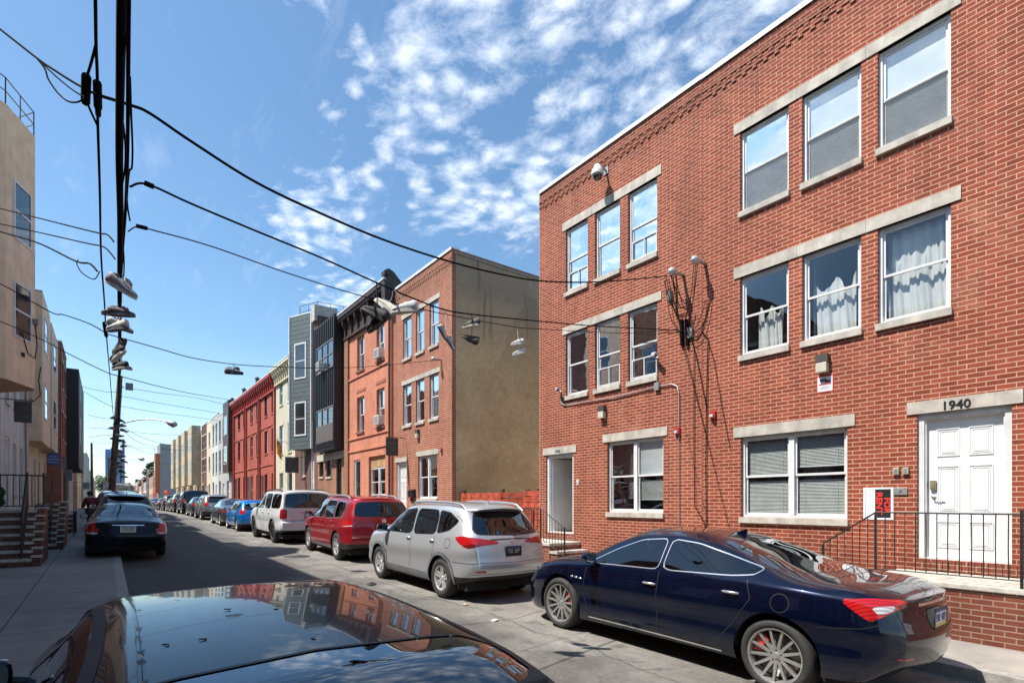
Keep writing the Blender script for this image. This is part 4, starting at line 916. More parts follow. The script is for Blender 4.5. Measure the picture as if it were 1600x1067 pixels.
BROWNM = siding('brown_metal_panel', (.055, .028, .022), .5, vertical=True, rough=.45); WB = brick('white_painted_brick', (.62, .62, .58), (.72, .72, .68), (.56, .56, .52), bump=.3, dirt=.15)
TAN = plain('tan_stucco', (.66, .55, .40), .85, var=.1, scale=2, bump=.25, streak=.15); BEIGE = plain('beige_stucco', (.80, .60, .41), .85, var=.09, scale=2.5, bump=.3, streak=.12); CREAM = plain('cream_stucco', (.52, .43, .30), .85, var=.12, scale=1.5, bump=.15, streak=.2); GRST = plain('grey_stucco', (.42, .42, .40), .85, var=.1, bump=.2)
gen_house('house with a brown metal bay beyond the red rowhouses', -1, XR, 55.3, 59.9, 10.6, GRST, [(.1, .35), (.6, .85)], z9, bayspec=(.0, .62, .5, 3.6, 11.15, BROWNM, BLACK, ((.2, .8),)), door_at=(.1, .35, .4, 2.7))
gen_house('pale grey rowhouse with tall windows beyond the brown bay', -1, XR, 59.92, 64.4, 10.9, GRST, [(.12, .38), (.6, .86)], [(.8, 3.0), (3.9, 6.2), (7.1, 9.3)], door_at=(.12, .38, .4, 2.7))
gen_house('white painted rowhouse far along the sunny side', -1, XR, 64.42, 68.6, 11.2, WB, [(.12, .38), (.6, .86)], [(.8, 3.0), (3.9, 6.2), (7.1, 9.3)], door_at=(.12, .38, .4, 2.7))
gen_house('narrow tan rowhouse far along the sunny side', -1, XR, 68.62, 72.4, 11.0, TAN, [(.3, .6)], z9, door_at=(.66, .9, .4, 2.7))
gen_house('brown brick rowhouse with pale bands far along the sunny side', -1, XR, 72.42, 76.6, 11.2, BR_DARK, [(.1, .4), (.55, .9)], z9, lint=STONE, door_at=(.1, .4, .4, 2.7))
for i in range(4):
    a = 76.7 + i * 7.6; gen_house(f'cream stucco house with a square bay, {["nearest", "second nearest", "second farthest", "farthest"][i]} of the four cream ones', -1, XR, a, a + 7.55, 10.7 + .12 * i, CREAM, [(.7, .85)], z9, bayspec=(.1, .62, 1.0, 3.0, 11.3 + .12 * i, CREAM, CREAM, ((.1, .3), (.65, .9))), door_at=(.2, .4, .4, 2.7))
gen_house('big grey block with a dark orange front edge across the side street', -1, XR, 141, 150, 14.6, plain('grey_block_wall', (.27, .28, .29), .8, var=.06), [(.15, .35), (.6, .8)], [(1, 3), (4.5, 6.3), (7.8, 9.6), (11, 12.8)], deep=22, cop=GALV_D, bayspec=(.0, .5, .9, 2.8, 12.4, plain('rust_panel', (.42, .13, .05), .6), BLACK, ((.3, .7),)), simple=True)
fm = [BR_PRED, CREAM, BR_DARK, WB, BR_BROWN, TAN, BR_RED, GRST]
for i in range(9):
    a = 151 + i * 14; gen_house(f'small distant rowhouse, {["pinkish red", "cream", "dark brick", "white", "brown brick", "tan", "red brick", "grey", "deep red"][i]} one beyond the grey block', -1, XR, a, a + 13.9, 8.2 + (i * 37 % 5) * .55, fm[i % 8], [(.1, .25), (.4, .55), (.7, .85)], z9[:2] + [(6.2, 7.2)], corn=(OR_TRIM, .5, 6) if i % 2 else None, ground=False)

# ---------------------------------------------------------------- left-hand row (in shade)
def stoop_left(label, x0, x1, ya, n, rise, tread, g, yl, group=None):
    t = thing('stoop', label, 'stoop', (x1, ya, g), group=group); zt = g + n * rise
    for i in range(n):
        z = g + (i + 1) * rise; a = ya + i * tread; q = MB(); q.box(x0, x1 - .14, a, yl if i == n - 1 else a + tread + .03, g - .2, z - .062); q.box(x0, x1 - .14 + (0), a - .03, (a + tread + .02) if i < n - 1 else yl, z - .06, z, 1); q.build('step' if i < n - 1 else 'landing', [BR_DARK, CONC], t)
    k = MB(); pr = [(ya - .02, g - .1), (ya - .02, g + rise * .6), (ya + n * tread, zt + .02), (yl, zt + .02), (yl, g - .1)]
    for i in range(n): z = g + (i + 1) * rise; a = ya + i * tread; k.box(x1 - .138, x1, a - .02, a + tread - .022 if i < n - 1 else yl, g - .1, z + .02); 
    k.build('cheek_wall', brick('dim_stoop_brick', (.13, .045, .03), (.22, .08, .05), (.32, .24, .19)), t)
    c = MB()
    for i in range(n): z = g + (i + 1) * rise; a = ya + i * tread; c.box(x1 - .16, x1 + .025, a - .04, a + tread - .045 if i < n - 1 else yl, z + .022, z + .065)
    c.build('cheek_cap', CONC, t)
    return t, zt
zl = [(1.5, 3.4), (4.7, 6.3), (7.7, 9.3)]
hl = [BR_STOOP, TAN, BR_DARK, BR_PRED, BR_STOOP, BR_BROWN]
ln = ['dark red brick', 'tan stucco', 'dark brown brick', 'red painted', 'plain red brick', 'brown brick']
for i in range(6):
    a = -12 + i * 5.1; gen_house(f'shaded {ln[i]} rowhouse on the left side, behind or beside the camera', 1, XL, a, a + 5.08 if i < 5 else 18.55, (8.3 if i < 5 else 11.3) + gz(a), hl[i], [(.12, .32), (.45, .62), (.72, .9)], zl if i == 5 else zl[:1] + [(4.7, 6.3)], lint=STONE if i % 2 else None, door_at=(.12, .32, 1.1, 3.2), shades=True)
hA = gen_house('beige stucco house with an angled projecting bay at the left edge', 1, XL, 18.6, 23.95, 12.0, BR_DARK, [(.1, .3), (.6, .85)], [(1.4, 3.3)], door_at=(.62, .83, 1.1, 3.3), cop=None)
P0, P1 = (-2.10, 19.33), (-1.63, 20.6)
bay(hA, [(-2.8, 18.75), P0, P1, (-1.72, 21.0), (-2.8, 22.2)], 5.07, 12.3, BEIGE)
MB().prism([(-12, 18.6), (-2.8, 18.6), (-2.8, 23.9), (-12, 23.9)], 12.02, 12.2).build('roof_deck', ROOF, hA)
Mx, L = frame_box(P0, P1)
for za, zb in ((9.0, 10.45), (6.35, 7.75)): panel_window(hA, P0, P1, L * .26, L * .80, za, zb, WHITE, flip=1, trim=.05)
roof_rail(hA, [(-2.7, 18.8), (-2.12, 19.36), (-1.66, 20.6), (-2.7, 22.1)], 12.3, .7)
MB().box(-1.92, -1.80, 19.95, 20.25, 5.85, 5.95).build('vent_hood', BLACK, hA)
m = MB(); m.tube([(-1.99, 19.7, 12.2), (-2.0, 19.66, 9.5), (-2.0, 19.66, 6.2)], .012, 5); m.build('wall_cable', RUBBER, hA)
m = MB(); m.tube([(-1.66 + .04, 20.58, 6.9), (-1.58, 20.5, 6.3), (-1.62, 20.4, 5.9), (-1.75, 20.2, 6.0), (-1.85, 19.9, 6.5)], .014, 5); m.build('wire_loop', RUBBER, hA)
MB().box(-1.70, -1.55, 20.45, 20.6, 6.9, 7.05).build('meter_box', GALV_D, hA)
hB = gen_house('shaded house with a white ground floor behind the angled bay', 1, XL, 24.0, 30.55, 11.2, WB, [(.15, .3), (.45, .6), (.75, .9)], zl, door_at=(.15, .32, 1.2, 3.5), frame=WHITE)
m = MB(); m.tube([(XL + .1, 30.3, 10.5), (XL + .1, 30.3, 1)], .06, 8); m.build('downspout', GREYM, hB)
for i, (a, b, zt, pos_) in enumerate(((30.6, 35.55, 10.87, 'nearer'), (35.6, 40.95, 10.8, 'farther'))):
    hC = gen_house(f'tan stucco house with a square bay on the shaded side, {pos_} of two', 1, XL, a, b, zt - .3, TAN, [(.12, .3), (.7, .88)], [(1.2, 3.2), (4.9, 6.35), (7.9, 9.35)], bayspec=(.02, .86, .55, 3.75, zt, BEIGE if i == 0 else TAN, GALV_D, ((.22, .62),)), door_at=(.12, .3, .9, 3.1), dmat=plain('blue_grey_door', (.10, .12, .16), .4))
m = MB(); m.tube([(-2.24, 30.55, 7.6), (-2.30, 30.5, 7.0), (-2.24, 30.45, 6.4), (-2.45, 30.45, 6.1), (-2.7, 30.5, 6.3)], .02, 5); tag(m.build('service_cable', RUBBER), 'black service cable looping on the end wall of the nearer tan bay', 'cable')
gen_house('red brick rowhouse squeezed between tan and black houses', 1, XL + .65, 41.0, 45.95, 11.2, BR_STOOP, [(.12, .38), (.6, .86)], zl, lint=STONE, door_at=(.12, .38, .9, 3.1))
gen_house('house with a deep black metal bay on the shaded side', 1, XL, 46.0, 56.0, 10.3, BR_DARK, [(.1, .2), (.4, .5), (.75, .85)], [(1.2, 3.2), (5.0, 6.7), (7.9, 9.4)], bayspec=(.0, 1., 1.29, 3.2, 10.6, CHAR, BLACK, ((.2, .35), (.65, .8))), door_at=(.1, .2, .9, 3.1), cop=None)
lf = [(56.1, 64, 8.6, BR_DARK, 'dark brick'), (64.1, 72, 9.5, GRST, 'grey'), (72.1, 82, 8.0, BR_STOOP, 'red brick'), (82.1, 95, 9.4, TAN, 'tan'), (95.1, 104, 8.2, BR_BROWN, 'brown brick'), (122, 140, 10.5, GRST, 'pale grey'), (140.1, 160, 8.4, WB, 'white'), (160.1, 185, 7.8, BR_DARK, 'dark'), (185.1, 220, 7.4, TAN, 'tan and distant')]
for a, b, zt, mt, nm in lf:
    gen_house(f'{nm} house further down the shaded side' + (' past the black bay' if a < 70 else ' beyond the far corner' if a > 120 else ''), 1, XL, a, b, zt, mt, [(.1, .22), (.42, .54), (.74, .86)], [(1.0, 2.8), (4.2, 5.6), (6.1, 7.0)], door_at=(.1, .22, .6, 2.8))
# stoops on the left pavement
g = gz(16) + .12
st, zt1 = stoop_left('brick stoop with seven stone steps facing the camera, nearer of two', -2.0, -1.18, 16.0, 7, .178, .19, g, 18.0)
railing('black handrail and landing fence of the nearer left stoop', [((-1.5, 16.05, g + .1), (-1.5, 17.2, zt1), .85, .85), ((-1.22, 17.3, zt1), (-1.22, 17.95, zt1), .85, .85)], [((-1.5, 16.05, g), .95), ((-1.5, 17.2, zt1), .9), ((-1.22, 17.3, zt1), .9), ((-1.22, 17.95, zt1), .9)], r=.022)
railing('heavy black railing at the left edge along the nearer stoop', [((-2.02, 15.9, g), (-2.02, 17.2, zt1), .95, .9), ((-2.4, 17.97, zt1), (-1.25, 17.97, zt1), .85, .85)], [((-2.02, 15.9, g), 1.), ((-2.02, 17.2, zt1), .95)], r=.016)
g2 = gz(20.2) + .12
st, zt2 = stoop_left('brick stoop with stone steps just beyond the first, farther of two', -1.72, -1.0, 20.25, 8, .165, .19, g2, 22.5)
railing('black railing on the farther left stoop', [((-1.3, 20.35, g2 + .1), (-1.3, 21.75, zt2), .85, .85), ((-1.04, 21.9, zt2), (-1.04, 22.45, zt2), .85, .85)], [((-1.3, 20.35, g2), .95), ((-1.3, 21.75, zt2), .9), ((-1.04, 21.9, zt2), .9), ((-1.04, 22.45, zt2), .9)], r=.016)
g3 = gz(26) + .12
stoop_left('small dark stoop past the second brick stoop on the left', -1.9, -1.1, 27.5, 4, .18, .28, g3, 30.)
railing('low iron railing beside the small dark stoop', [((-.95, 25.3, g3), (-.95, 27.4, g3), .9, .9)], [((-.95, 25.3, g3), .95), ((-.95, 27.4, g3), .95)])
t = thing('brick_pier', 'stepped red brick stair wall at the bottom left corner', 'brick wall', (-1.75, 9, .3))
for i in range(5):
    m = MB(); y0 = 12.4 - i * .32; zt_ = gz(12) + .12 + .42 + .2 * i
    m.box(-2.6, -1.52 - .0 * i, y0 - .315, y0, gz(10), zt_); m.box(-2.62, -1.49, y0 - .33, y0 - .005, zt_ + .002, zt_ + .06, 1); m.build('stepped_course', [BR_STOOP, CONC], t)
def leafball(name, label, cat, c, r, n, col, seed, size=.06, sc=(1, 1, 1), trunk=None, group=None, clumps=9):
    rn = random.Random(seed); t = thing(name, label, cat, (c[0], c[1], c[2] - r * sc[2]), group=group); m = MB(); cl = []
    for i in range(clumps):
        d = Vector((rn.gauss(0, 1), rn.gauss(0, 1), rn.gauss(0, 1))).normalized() * rn.uniform(.3, .75); cl.append((Vector((d.x * sc[0], d.y * sc[1], d.z * sc[2])) * r, r * rn.uniform(.28, .5)))
    for i in range(n):
        q, rr = cl[rn.randrange(clumps)]; d = Vector((rn.gauss(0, 1), rn.gauss(0, 1), rn.gauss(0, 1))).normalized() * rr * rn.uniform(.6, 1.1)
        p = Vector(c) + q + d; a = Vector((rn.gauss(0, 1), rn.gauss(0, 1), rn.gauss(0, 1))).normalized() * size; b = a.orthogonal().normalized() * size * .55
        m.quad(p - a, p + b, p + a, p - b)
    m.build('crown', plain('foliage_' + str(seed % 3), col, .6, var=.5, scale=8), t)
    if trunk:
        k = MB(); base = Vector((c[0], c[1], trunk)); top = Vector(c); k.tube([base, base.lerp(top, .5), top], [r * .12, r * .08, r * .03], 8)
        for q, rr in cl[:6]: k.tube([base.lerp(top, .65), top + q * .5, top + q], [r * .05, r * .03, r * .012], 5)
        k.build('trunk', plain('bark', (.10, .075, .055), .9, var=.3), t)
    return t
leafball('shrub', 'dark green shrub behind the nearer left stoop', 'shrub', (-2.3, 17.75, zt1 + .3), .42, 1500, (.035, .06, .022), 3, .05, (1, 1.4, .9))
t21 = 21.2 / (CA - (36 - 800) / F * SA); sign_board('charcoal MK sign hanging under the angled bay on the left', xy(22, 21.2), xy(50, 21.2), 21.2, at(36, 660, t21).z, at(36, 627, t21).z, SGN, [('MK', .19, .66), ('#.22', .018, .38), ('#.16', .015, .26)], plain('sign_dim_ink', (.13, .13, .13), .5), arm=(-2.75, xy(52, 21.2)))
BLUE = plain('sign_blue', (.03, .07, .30), .5)
def left_sign(label, p0, p1, t_, b_, Y, mat, lines, ink):
    x0, x1 = xy(p0, Y), xy(p1, Y); u = (p0 - 800) / F; d = Y / (CA - u * SA); z1, z0 = CZ + d * (HY - t_) / F, CZ + d * (HY - b_) / F
    return sign_board(label, x0, x1, Y, z0, z1, mat, lines, ink, arm=(XL, x1))
left_sign('blue hanging sign on the left row', 74, 92, 708, 726, 36.5, BLUE, [('#.3', .05, .74), ('#.5', .06, .5), ('#.4', .04, .25)], plain('sign_pale_ink', (.35, .38, .5), .5))
left_sign('grey hanging sign just right of the blue sign', 93, 104, 715, 732, 42, plain('sign_slate', (.16, .18, .18), .5), [], INKG)
left_sign('grey hanging sign below and right of the blue sign', 101, 113, 733, 751, 44, plain('sign_slate', (.16, .18, .18), .5), [], INKG)
left_sign('small teal hanging sign far down the left row', 129, 140, 754, 764, 70, plain('sign_teal', (.12, .22, .24), .5), [], INKG)
# trees and towers far away
for px, Y, h, r, lab in ((160, 330, 15, 6, 'dark green tree left of the utility pole far off'), (203, 380, 13, 7, 'green tree right of the glass tower'), (238, 190, 13.5, 3.2, 'green tree beside the grey block'), (224, 330, 13, 4, 'green tree behind the distant roofs')):
    X = xy(px, Y); leafball('tree', lab, 'tree', (X, Y, h - r * .8), r, 1400, (.05, .085, .028), px, .45, (1, 1, .9), trunk=.7)
gl = plain('tower_glass', (.06, .19, .46), .25, var=.2, scale=.05, coat=.3)
def tower(label, boxes, Y):
    t = thing('glass_tower', label, 'skyscraper', (xy(175, Y), Y, 0)); u0 = (175 - 800) / F; d = Y / (CA - u0 * SA)
    for p0, p1, top in boxes:
        x0, x1 = xy(p0, Y), xy(p1, Y); z = CZ + d * (HY - top) / F; w = x1 - x0
        MB().box(x0, x1, Y, Y + w, 0, z).build('glass_shaft', gl, t)
        m = MB(); k = 16
        for i in range(1, k): zz = z * i / k; m.box(x0 - .4, x1 + .4, Y - .5, Y + w, zz, zz + z * .006)
        m.build('floor_bands', plain('tower_band', (.12, .26, .50), .3, var=.1, scale=.05), t)
tower('tall blue glass tower with a slim spire slab on the skyline', [(164.5, 190.5, 702), (190.7, 195, 685)], 1400)
# ---------------------------------------------------------------- vehicles: one lofted shell per car, cut along real window, arch and lamp outlines
def pchip(pts):
    xs = [p[0] for p in pts]; ys = [p[1] for p in pts]; n = len(xs)
    h = [xs[i + 1] - xs[i] for i in range(n - 1)]; dl = [(ys[i + 1] - ys[i]) / h[i] for i in range(n - 1)]; d = [0.] * n
    for i in range(1, n - 1):
        if dl[i - 1] * dl[i] > 0:
            w1, w2 = 2 * h[i] + h[i - 1], h[i] + 2 * h[i - 1]; d[i] = (w1 + w2) / (w1 / dl[i - 1] + w2 / dl[i])
    d[0], d[-1] = dl[0], dl[-1]
    def f(x):
        if x <= xs[0]: return ys[0]
        if x >= xs[-1]: return ys[-1]
        i = 0
        while xs[i + 1] < x: i += 1
        t = (x - xs[i]) / h[i]; a = (1 + 2 * t) * (1 - t) ** 2; b = t * (1 - t) ** 2; c = t * t * (3 - 2 * t); e = t * t * (t - 1)
        return a * ys[i] + b * h[i] * d[i] + c * ys[i + 1] + e * h[i] * d[i + 1]
    return f
def crom(P, sub):
    """Catmull-Rom through ring points, sub[i] pieces per segment"""
    out = []; n = len(P)
    for i in range(n - 1):
        p0, p1, p2, p3 = P[max(i - 1, 0)], P[i], P[i + 1], P[min(i + 2, n - 1)]
        for k in range(sub[i]):
            t = k / sub[i]; v = []
            for a in range(2):
                m1, m2 = (p2[a] - p0[a]) * .5, (p3[a] - p1[a]) * .5; lim = 1.2 * abs(p2[a] - p1[a]) + .004
                m1, m2 = max(-lim, min(lim, m1)), max(-lim, min(lim, m2))
                v.append((1 + 2 * t) * (1 - t) ** 2 * p1[a] + t * (1 - t) ** 2 * m1 + t * t * (3 - 2 * t) * p2[a] + t * t * (t - 1) * m2)
            out.append(tuple(v))
    out.append(P[-1]); return out
def psdf(poly):
    n = len(poly)
    def f(x, y):
        d = 1e9; ins = False; j = n - 1
        for i in range(n):
            ax, ay = poly[i]; bx, by = poly[j]; ex, ey = bx - ax, by - ay; wx, wy = x - ax, y - ay
            t = max(0, min(1, (wx * ex + wy * ey) / (ex * ex + ey * ey + 1e-12))); dx, dy = wx - ex * t, wy - ey * t; d = min(d, dx * dx + dy * dy)
            if (ay > y) != (by > y) and x < (bx - ax) * (y - ay) / (by - ay + 1e-12) + ax: ins = not ins
            j = i
        d = sqrt(d); return -d if ins else d
    return f
def chaikin(p, k=2):
    for _ in range(k):
        q = []
        for i in range(len(p)):
            a, b = p[i], p[(i + 1) % len(p)]
            q += [(a[0] * .9 + b[0] * .1, a[1] * .9 + b[1] * .1), (a[0] * .1 + b[0] * .9, a[1] * .1 + b[1] * .9)]
        p = q
    return p
class Shell:
    def __init__(s, sp, dens=1.0):
        c = {k: pchip(sp[k]) for k in ('top', 'rail', 'belt', 'w', 'rw')}; sill = pchip(sp['sill']); R, Fr = sp['ends']; sp['_c'] = c
        tum = sp.get('tum', .055); xr, xf = pchip(sp.get('rear', [(0, 0), (2, 0)])), pchip(sp.get('front', [(0, 0), (2, 0)])); rl, fl = sp.get('rlen', .5), sp.get('flen', .5)
        n = int(96 * dens); ys = []
        for i in range(n + 1):
            f = i / n; e = .5 - .5 * cos(pi * f); ys.append(R + (Fr - R) * (f * .62 + e * .38))
        sub = [max(1, int(q * dens + .5)) for q in (2, 3, 3, 4, 4, 8, 4, 6)]
        rows = []; side_in = sp.get('hollow', .018)
        for y in ys:
            w, zb, zr, zt, rw, zs = c['w'](y), c['belt'](y), c['rail'](y), c['top'](y), c['rw'](y), sill(y); hB = zb - zs
            wb = w - tum; k7 = zr + (zt - zr) * .72
            P = [(w * .82, zs - .02), (w - .045, zs), (w - .004, zs + .20 * hB), (w - sp.get('conc', .012), zs + .46 * hB), (w, zs + .70 * hB), (wb, zb), (rw, zr), (rw * sp.get('flat', .62), k7 + .004), (0, zt)]
            rows.append([(a, y, b) for a, b in crom(P, sub)])
        for row in rows:
            for j, (a, y, b) in enumerate(row):
                kr = max(0, 1 - (y - R) / rl) ** 2; kf = max(0, 1 - (Fr - y) / fl) ** 2
                row[j] = (a, y + xr(b) * kr - xf(b) * kf, b)
        s.v = []; s.f = []; m = len(rows[0]); s.sub = sub
        for row in rows: s.v += row
        for i in range(len(rows) - 1):
            for j in range(m - 1): s.f.append((i * m + j, (i + 1) * m + j, (i + 1) * m + j + 1, i * m + j + 1))
        for row, sg, bl in ((0, -1, sp.get('rbulge', .05)), (len(rows) - 1, 1, sp.get('fbulge', .10))):      # rounded end caps
            base = row * m; prev = [base + j for j in range(m)]; K = max(4, int(14 * dens))
            for q in range(1, K + 1):
                f = 1 - q / K; cur = []
                for j in range(m):
                    a, y, b = s.v[base + j]
                    if j == m - 1: cur.append(base + j); continue
                    s.v.append((a * f, y + sg * bl * (1 - f * f) * (1 - .6 * (j / (m - 1)) ** 4), b)); cur.append(len(s.v) - 1)
                for j in range(m - 1): s.f.append((prev[j], prev[j + 1], cur[j + 1], cur[j]) if sg < 0 else (cur[j], cur[j + 1], prev[j + 1], prev[j]))
                prev = cur
        # mirror
        nv = len(s.v); mp = {}
        for i in range(nv):
            a, y, b = s.v[i]
            if abs(a) < 1e-6: mp[i] = i
            else: mp[i] = len(s.v); s.v.append((-a, y, b))
        s.f += [tuple(mp[i] for i in reversed(f)) for f in s.f]
        s.f = [g for g in (tuple(dict.fromkeys(f)) for f in s.f) if len(g) > 2]
    def normal(s, f):
        a, b, c = (Vector(s.v[i]) for i in (f[0], f[1], f[2])); n = (b - a).cross(c - a)
        if len(f) > 3 and n.length < 1e-9: n = (Vector(s.v[f[2]]) - a).cross(Vector(s.v[f[3]]) - a)
        return n.normalized() if n.length > 1e-12 else Vector((0, 0, 1))
    def cut(s, faces, sdf, ok):
        """split faces along sdf = 0 -> (inside, outside)"""
        ins, out = [], []; cache = {}; ed = s.ed = getattr(s, 'ed', {})
        ed = {}
        def d(i):
            if i not in cache:
                q = sdf(*s.v[i]); cache[i] = q if abs(q) > 1e-6 else 1e-6
            return cache[i]
        for f in faces:
            if not ok(f): out.append(f); continue
            ds = [d(i) for i in f]
            if all(q > 0 for q in ds): out.append(f); continue
            if all(q < 0 for q in ds): ins.append(f); continue
            A, Bb = [], []
            for k in range(len(f)):
                i, j = f[k], f[(k + 1) % len(f)]; di, dj = ds[k], ds[(k + 1) % len(f)]
                (A if di < 0 else Bb).append(i)
                if (di < 0) != (dj < 0):
                    key = (min(i, j), max(i, j))
                    if key not in ed:
                        t = di / (di - dj); ed[key] = len(s.v); s.v.append(tuple(s.v[i][q] + (s.v[j][q] - s.v[i][q]) * t for q in range(3)))
                    A.append(ed[key]); Bb.append(ed[key])
            if len(A) > 2: ins.append(tuple(A))
            if len(Bb) > 2: out.append(tuple(Bb))
        return ins, out
    def mesh(s, faces, name, mat, parent, push=0.0, sharp=38):
        ids = {}; vs = []; fs = []
        for f in faces:
            g = []
            for i in f:
                if i not in ids: ids[i] = len(vs); vs.append(s.v[i])
                g.append(ids[i])
            fs.append(tuple(g))
        if push:
            nn = [Vector() for _ in vs]
            for f, g in zip(faces, fs):
                q = s.normal(f)
                for i in g: nn[i] += q
            vs = [tuple(Vector(p) + (k.normalized() * push if k.length > 0 else k)) for p, k in zip(vs, nn)]
        mb = MB(); mb.add(vs, fs, 0, True); return mb.build(name, mat, parent, local=True, sharp=sharp)
def wheel(parent, x, y, R, wid, rimR, style, side, rim, caliper=None, tyre=None, seed=0, steer=0.):
    """side = -1 for wheels whose face points to -X"""
    T = MB(); h = wid / 2; s = side
    T.lathe([(rimR - .01, s * (h - .03)), (rimR + .012, s * (h - .008)), (rimR + (R - rimR) * .45, s * h), (R - .022, s * (h - .014)), (R - .004, s * (h - .042)), (R, 0), (R - .004, -s * (h - .042)), (R - .022, -s * (h - .014)), (rimR, -s * (h - .03))], (0, 0, 0), 'x', 40)
    for q in (-.06, -.02, .02, .06): T.lathe([(R + .0015, q - .006), (R + .0015, q + .006)], (0, 0, 0), 'x', 40)
    w = thing_part('wheel', parent, (x, y, R)); w.rotation_euler = (0, 0, steer)
    T.build('tyre', tyre or TYRE, w, local=True, sharp=50)
    m = MB(); m.lathe([(rimR, s * (h - .012)), (rimR - .016, s * (h - .018)), (rimR - .028, s * (h - .05)), (rimR - .03, -s * .02), (rimR - .05, -s * h * .7)], (0, 0, 0), 'x', 40)
    n, dual, w0, w1 = style; face = h - .03; hubx = face - .028
    for k in range(n):
        for off in ((-.5, .5) if dual else (0,)):
            a = 2 * pi * k / n + seed; a0 = a + off * dual * 2.2; a1 = a + off * dual
            def pt(r, ang, dx, t): return (s * dx, r * cos(ang) - t * sin(ang), r * sin(ang) + t * cos(ang))
            r0, r1 = .045, rimR - .018; vs = []
            for r, ang, ww, dx in ((r0, a0, w0, hubx + .004), ((r0 + r1) / 2, (a0 + a1) / 2, (w0 + w1) * .48, hubx + .022), (r1, a1, w1, face + .004)):
                vs += [pt(r, ang, dx, -ww / 2), pt(r, ang, dx, ww / 2), pt(r, ang, dx - .035, ww / 2 * .8), pt(r, ang, dx - .035, -ww / 2 * .8)]
            fs = []
            for q in range(2):
                b = q * 4
                for e in range(4): fs.append((b + e, b + (e + 1) % 4, b + 4 + (e + 1) % 4, b + 4 + e))
            m.add(vs, fs)
    m.lathe([(0, s * (hubx + .012)), (.028, s * (hubx + .012)), (.032, s * (hubx + .006)), (.070, s * (hubx + .006)), (.074, s * (hubx - .03))], (0, 0, 0), 'x', 20)
    rm = m.build('rim', rim, w, local=True, sharp=35)
    q = MB()
    for k in range(5): a = 2 * pi * k / 5 + .3; q.lathe([(0, s * (hubx + .0075)), (.009, s * (hubx + .0075))], (0, .051 * cos(a), .051 * sin(a)), 'x', 8)
    q.build('lug_nuts', BLACK, w, local=True)
    q = MB(); q.lathe([(0, s * (h - .13)), (rimR - .035, s * (h - .13))], (0, 0, 0), 'x', 24); q.build('wheel_back', plain('brake_dark', (.02, .02, .021), .7), w, local=True)
    q = MB(); q.lathe([(.05, s * (h - .095)), (rimR * .78, s * (h - .095)), (rimR * .78, s * (h - .12))], (0, 0, 0), 'x', 28); q.build('brake_disc', plain('disc_steel', (.22, .21, .20), .35, metal=.8), w, local=True)
    if caliper:
        q = MB(); vs = []; K = 8
        for i in range(K + 1):
            a = caliper[1] + (i / K - .5) * .95
            for r, dx in ((rimR * .55, h - .10), (rimR * .86, h - .10), (rimR * .86, h - .06), (rimR * .55, h - .06)): vs.append((s * dx, r * cos(a), r * sin(a)))
        q.add(vs, [(i * 4 + e, i * 4 + (e + 1) % 4, i * 4 + 4 + (e + 1) % 4, i * 4 + 4 + e) for i in range(K) for e in range(4)] + [(0, 1, 2, 3), tuple(K * 4 + e for e in (3, 2, 1, 0))]); q.build('brake_caliper', caliper[0], w, local=True)
    return w
def thing_part(name, parent, loc):
    o = bpy.data.objects.new(name, None); COL.objects.link(o); o.parent = parent; o.location = loc; o.empty_display_size = .1; ORG[o.name] = Vector(); return o
TYRE = plain('tyre_rubber', (.028, .027, .026), .75, var=.25, scale=10)
ALLOY = plain('alloy_silver', (.62, .61, .59), .34, metal=.55, var=.12, scale=15); ALLOY_D = plain('alloy_dark', (.06, .06, .065), .3, metal=.6)
CHROME = plain('chrome_trim', (.82, .81, .80), .22, metal=.85, var=.05); TRIM = plain('black_trim', (.016, .016, .017), .5, var=.1); CLAD = plain('grey_cladding', (.15, .155, .16), .6, var=.1)
SEATM = plain('seat_leather', (.035, .033, .031), .6); SEATT = plain('seat_tan', (.22, .17, .12), .6)
TL_RED = lens('tail_lamp_red', (.50, .008, .010)); TL_WHITE = lens('tail_lamp_clear', (.62, .60, .60)); TL_DARK = lens('tail_lamp_dark', (.16, .01, .012)); HEADL = plain('headlamp_clear', (.55, .56, .58), .08, coat=1.)
CG_DARK = glass('tinted_car_glass', (.10, .11, .12), 1.25); CG_MID = glass('car_glass', (.36, .42, .42), 1.1); UNDER = plain('underbody_dark', (.012, .012, .012), .9)
PLATE_M = plain('plate_white', (.66, .68, .70), .4); PLATE_Y = plain('plate_gold', (.70, .50, .08), .4); PLATE_B = plain('plate_blue', (.05, .09, .25), .4)
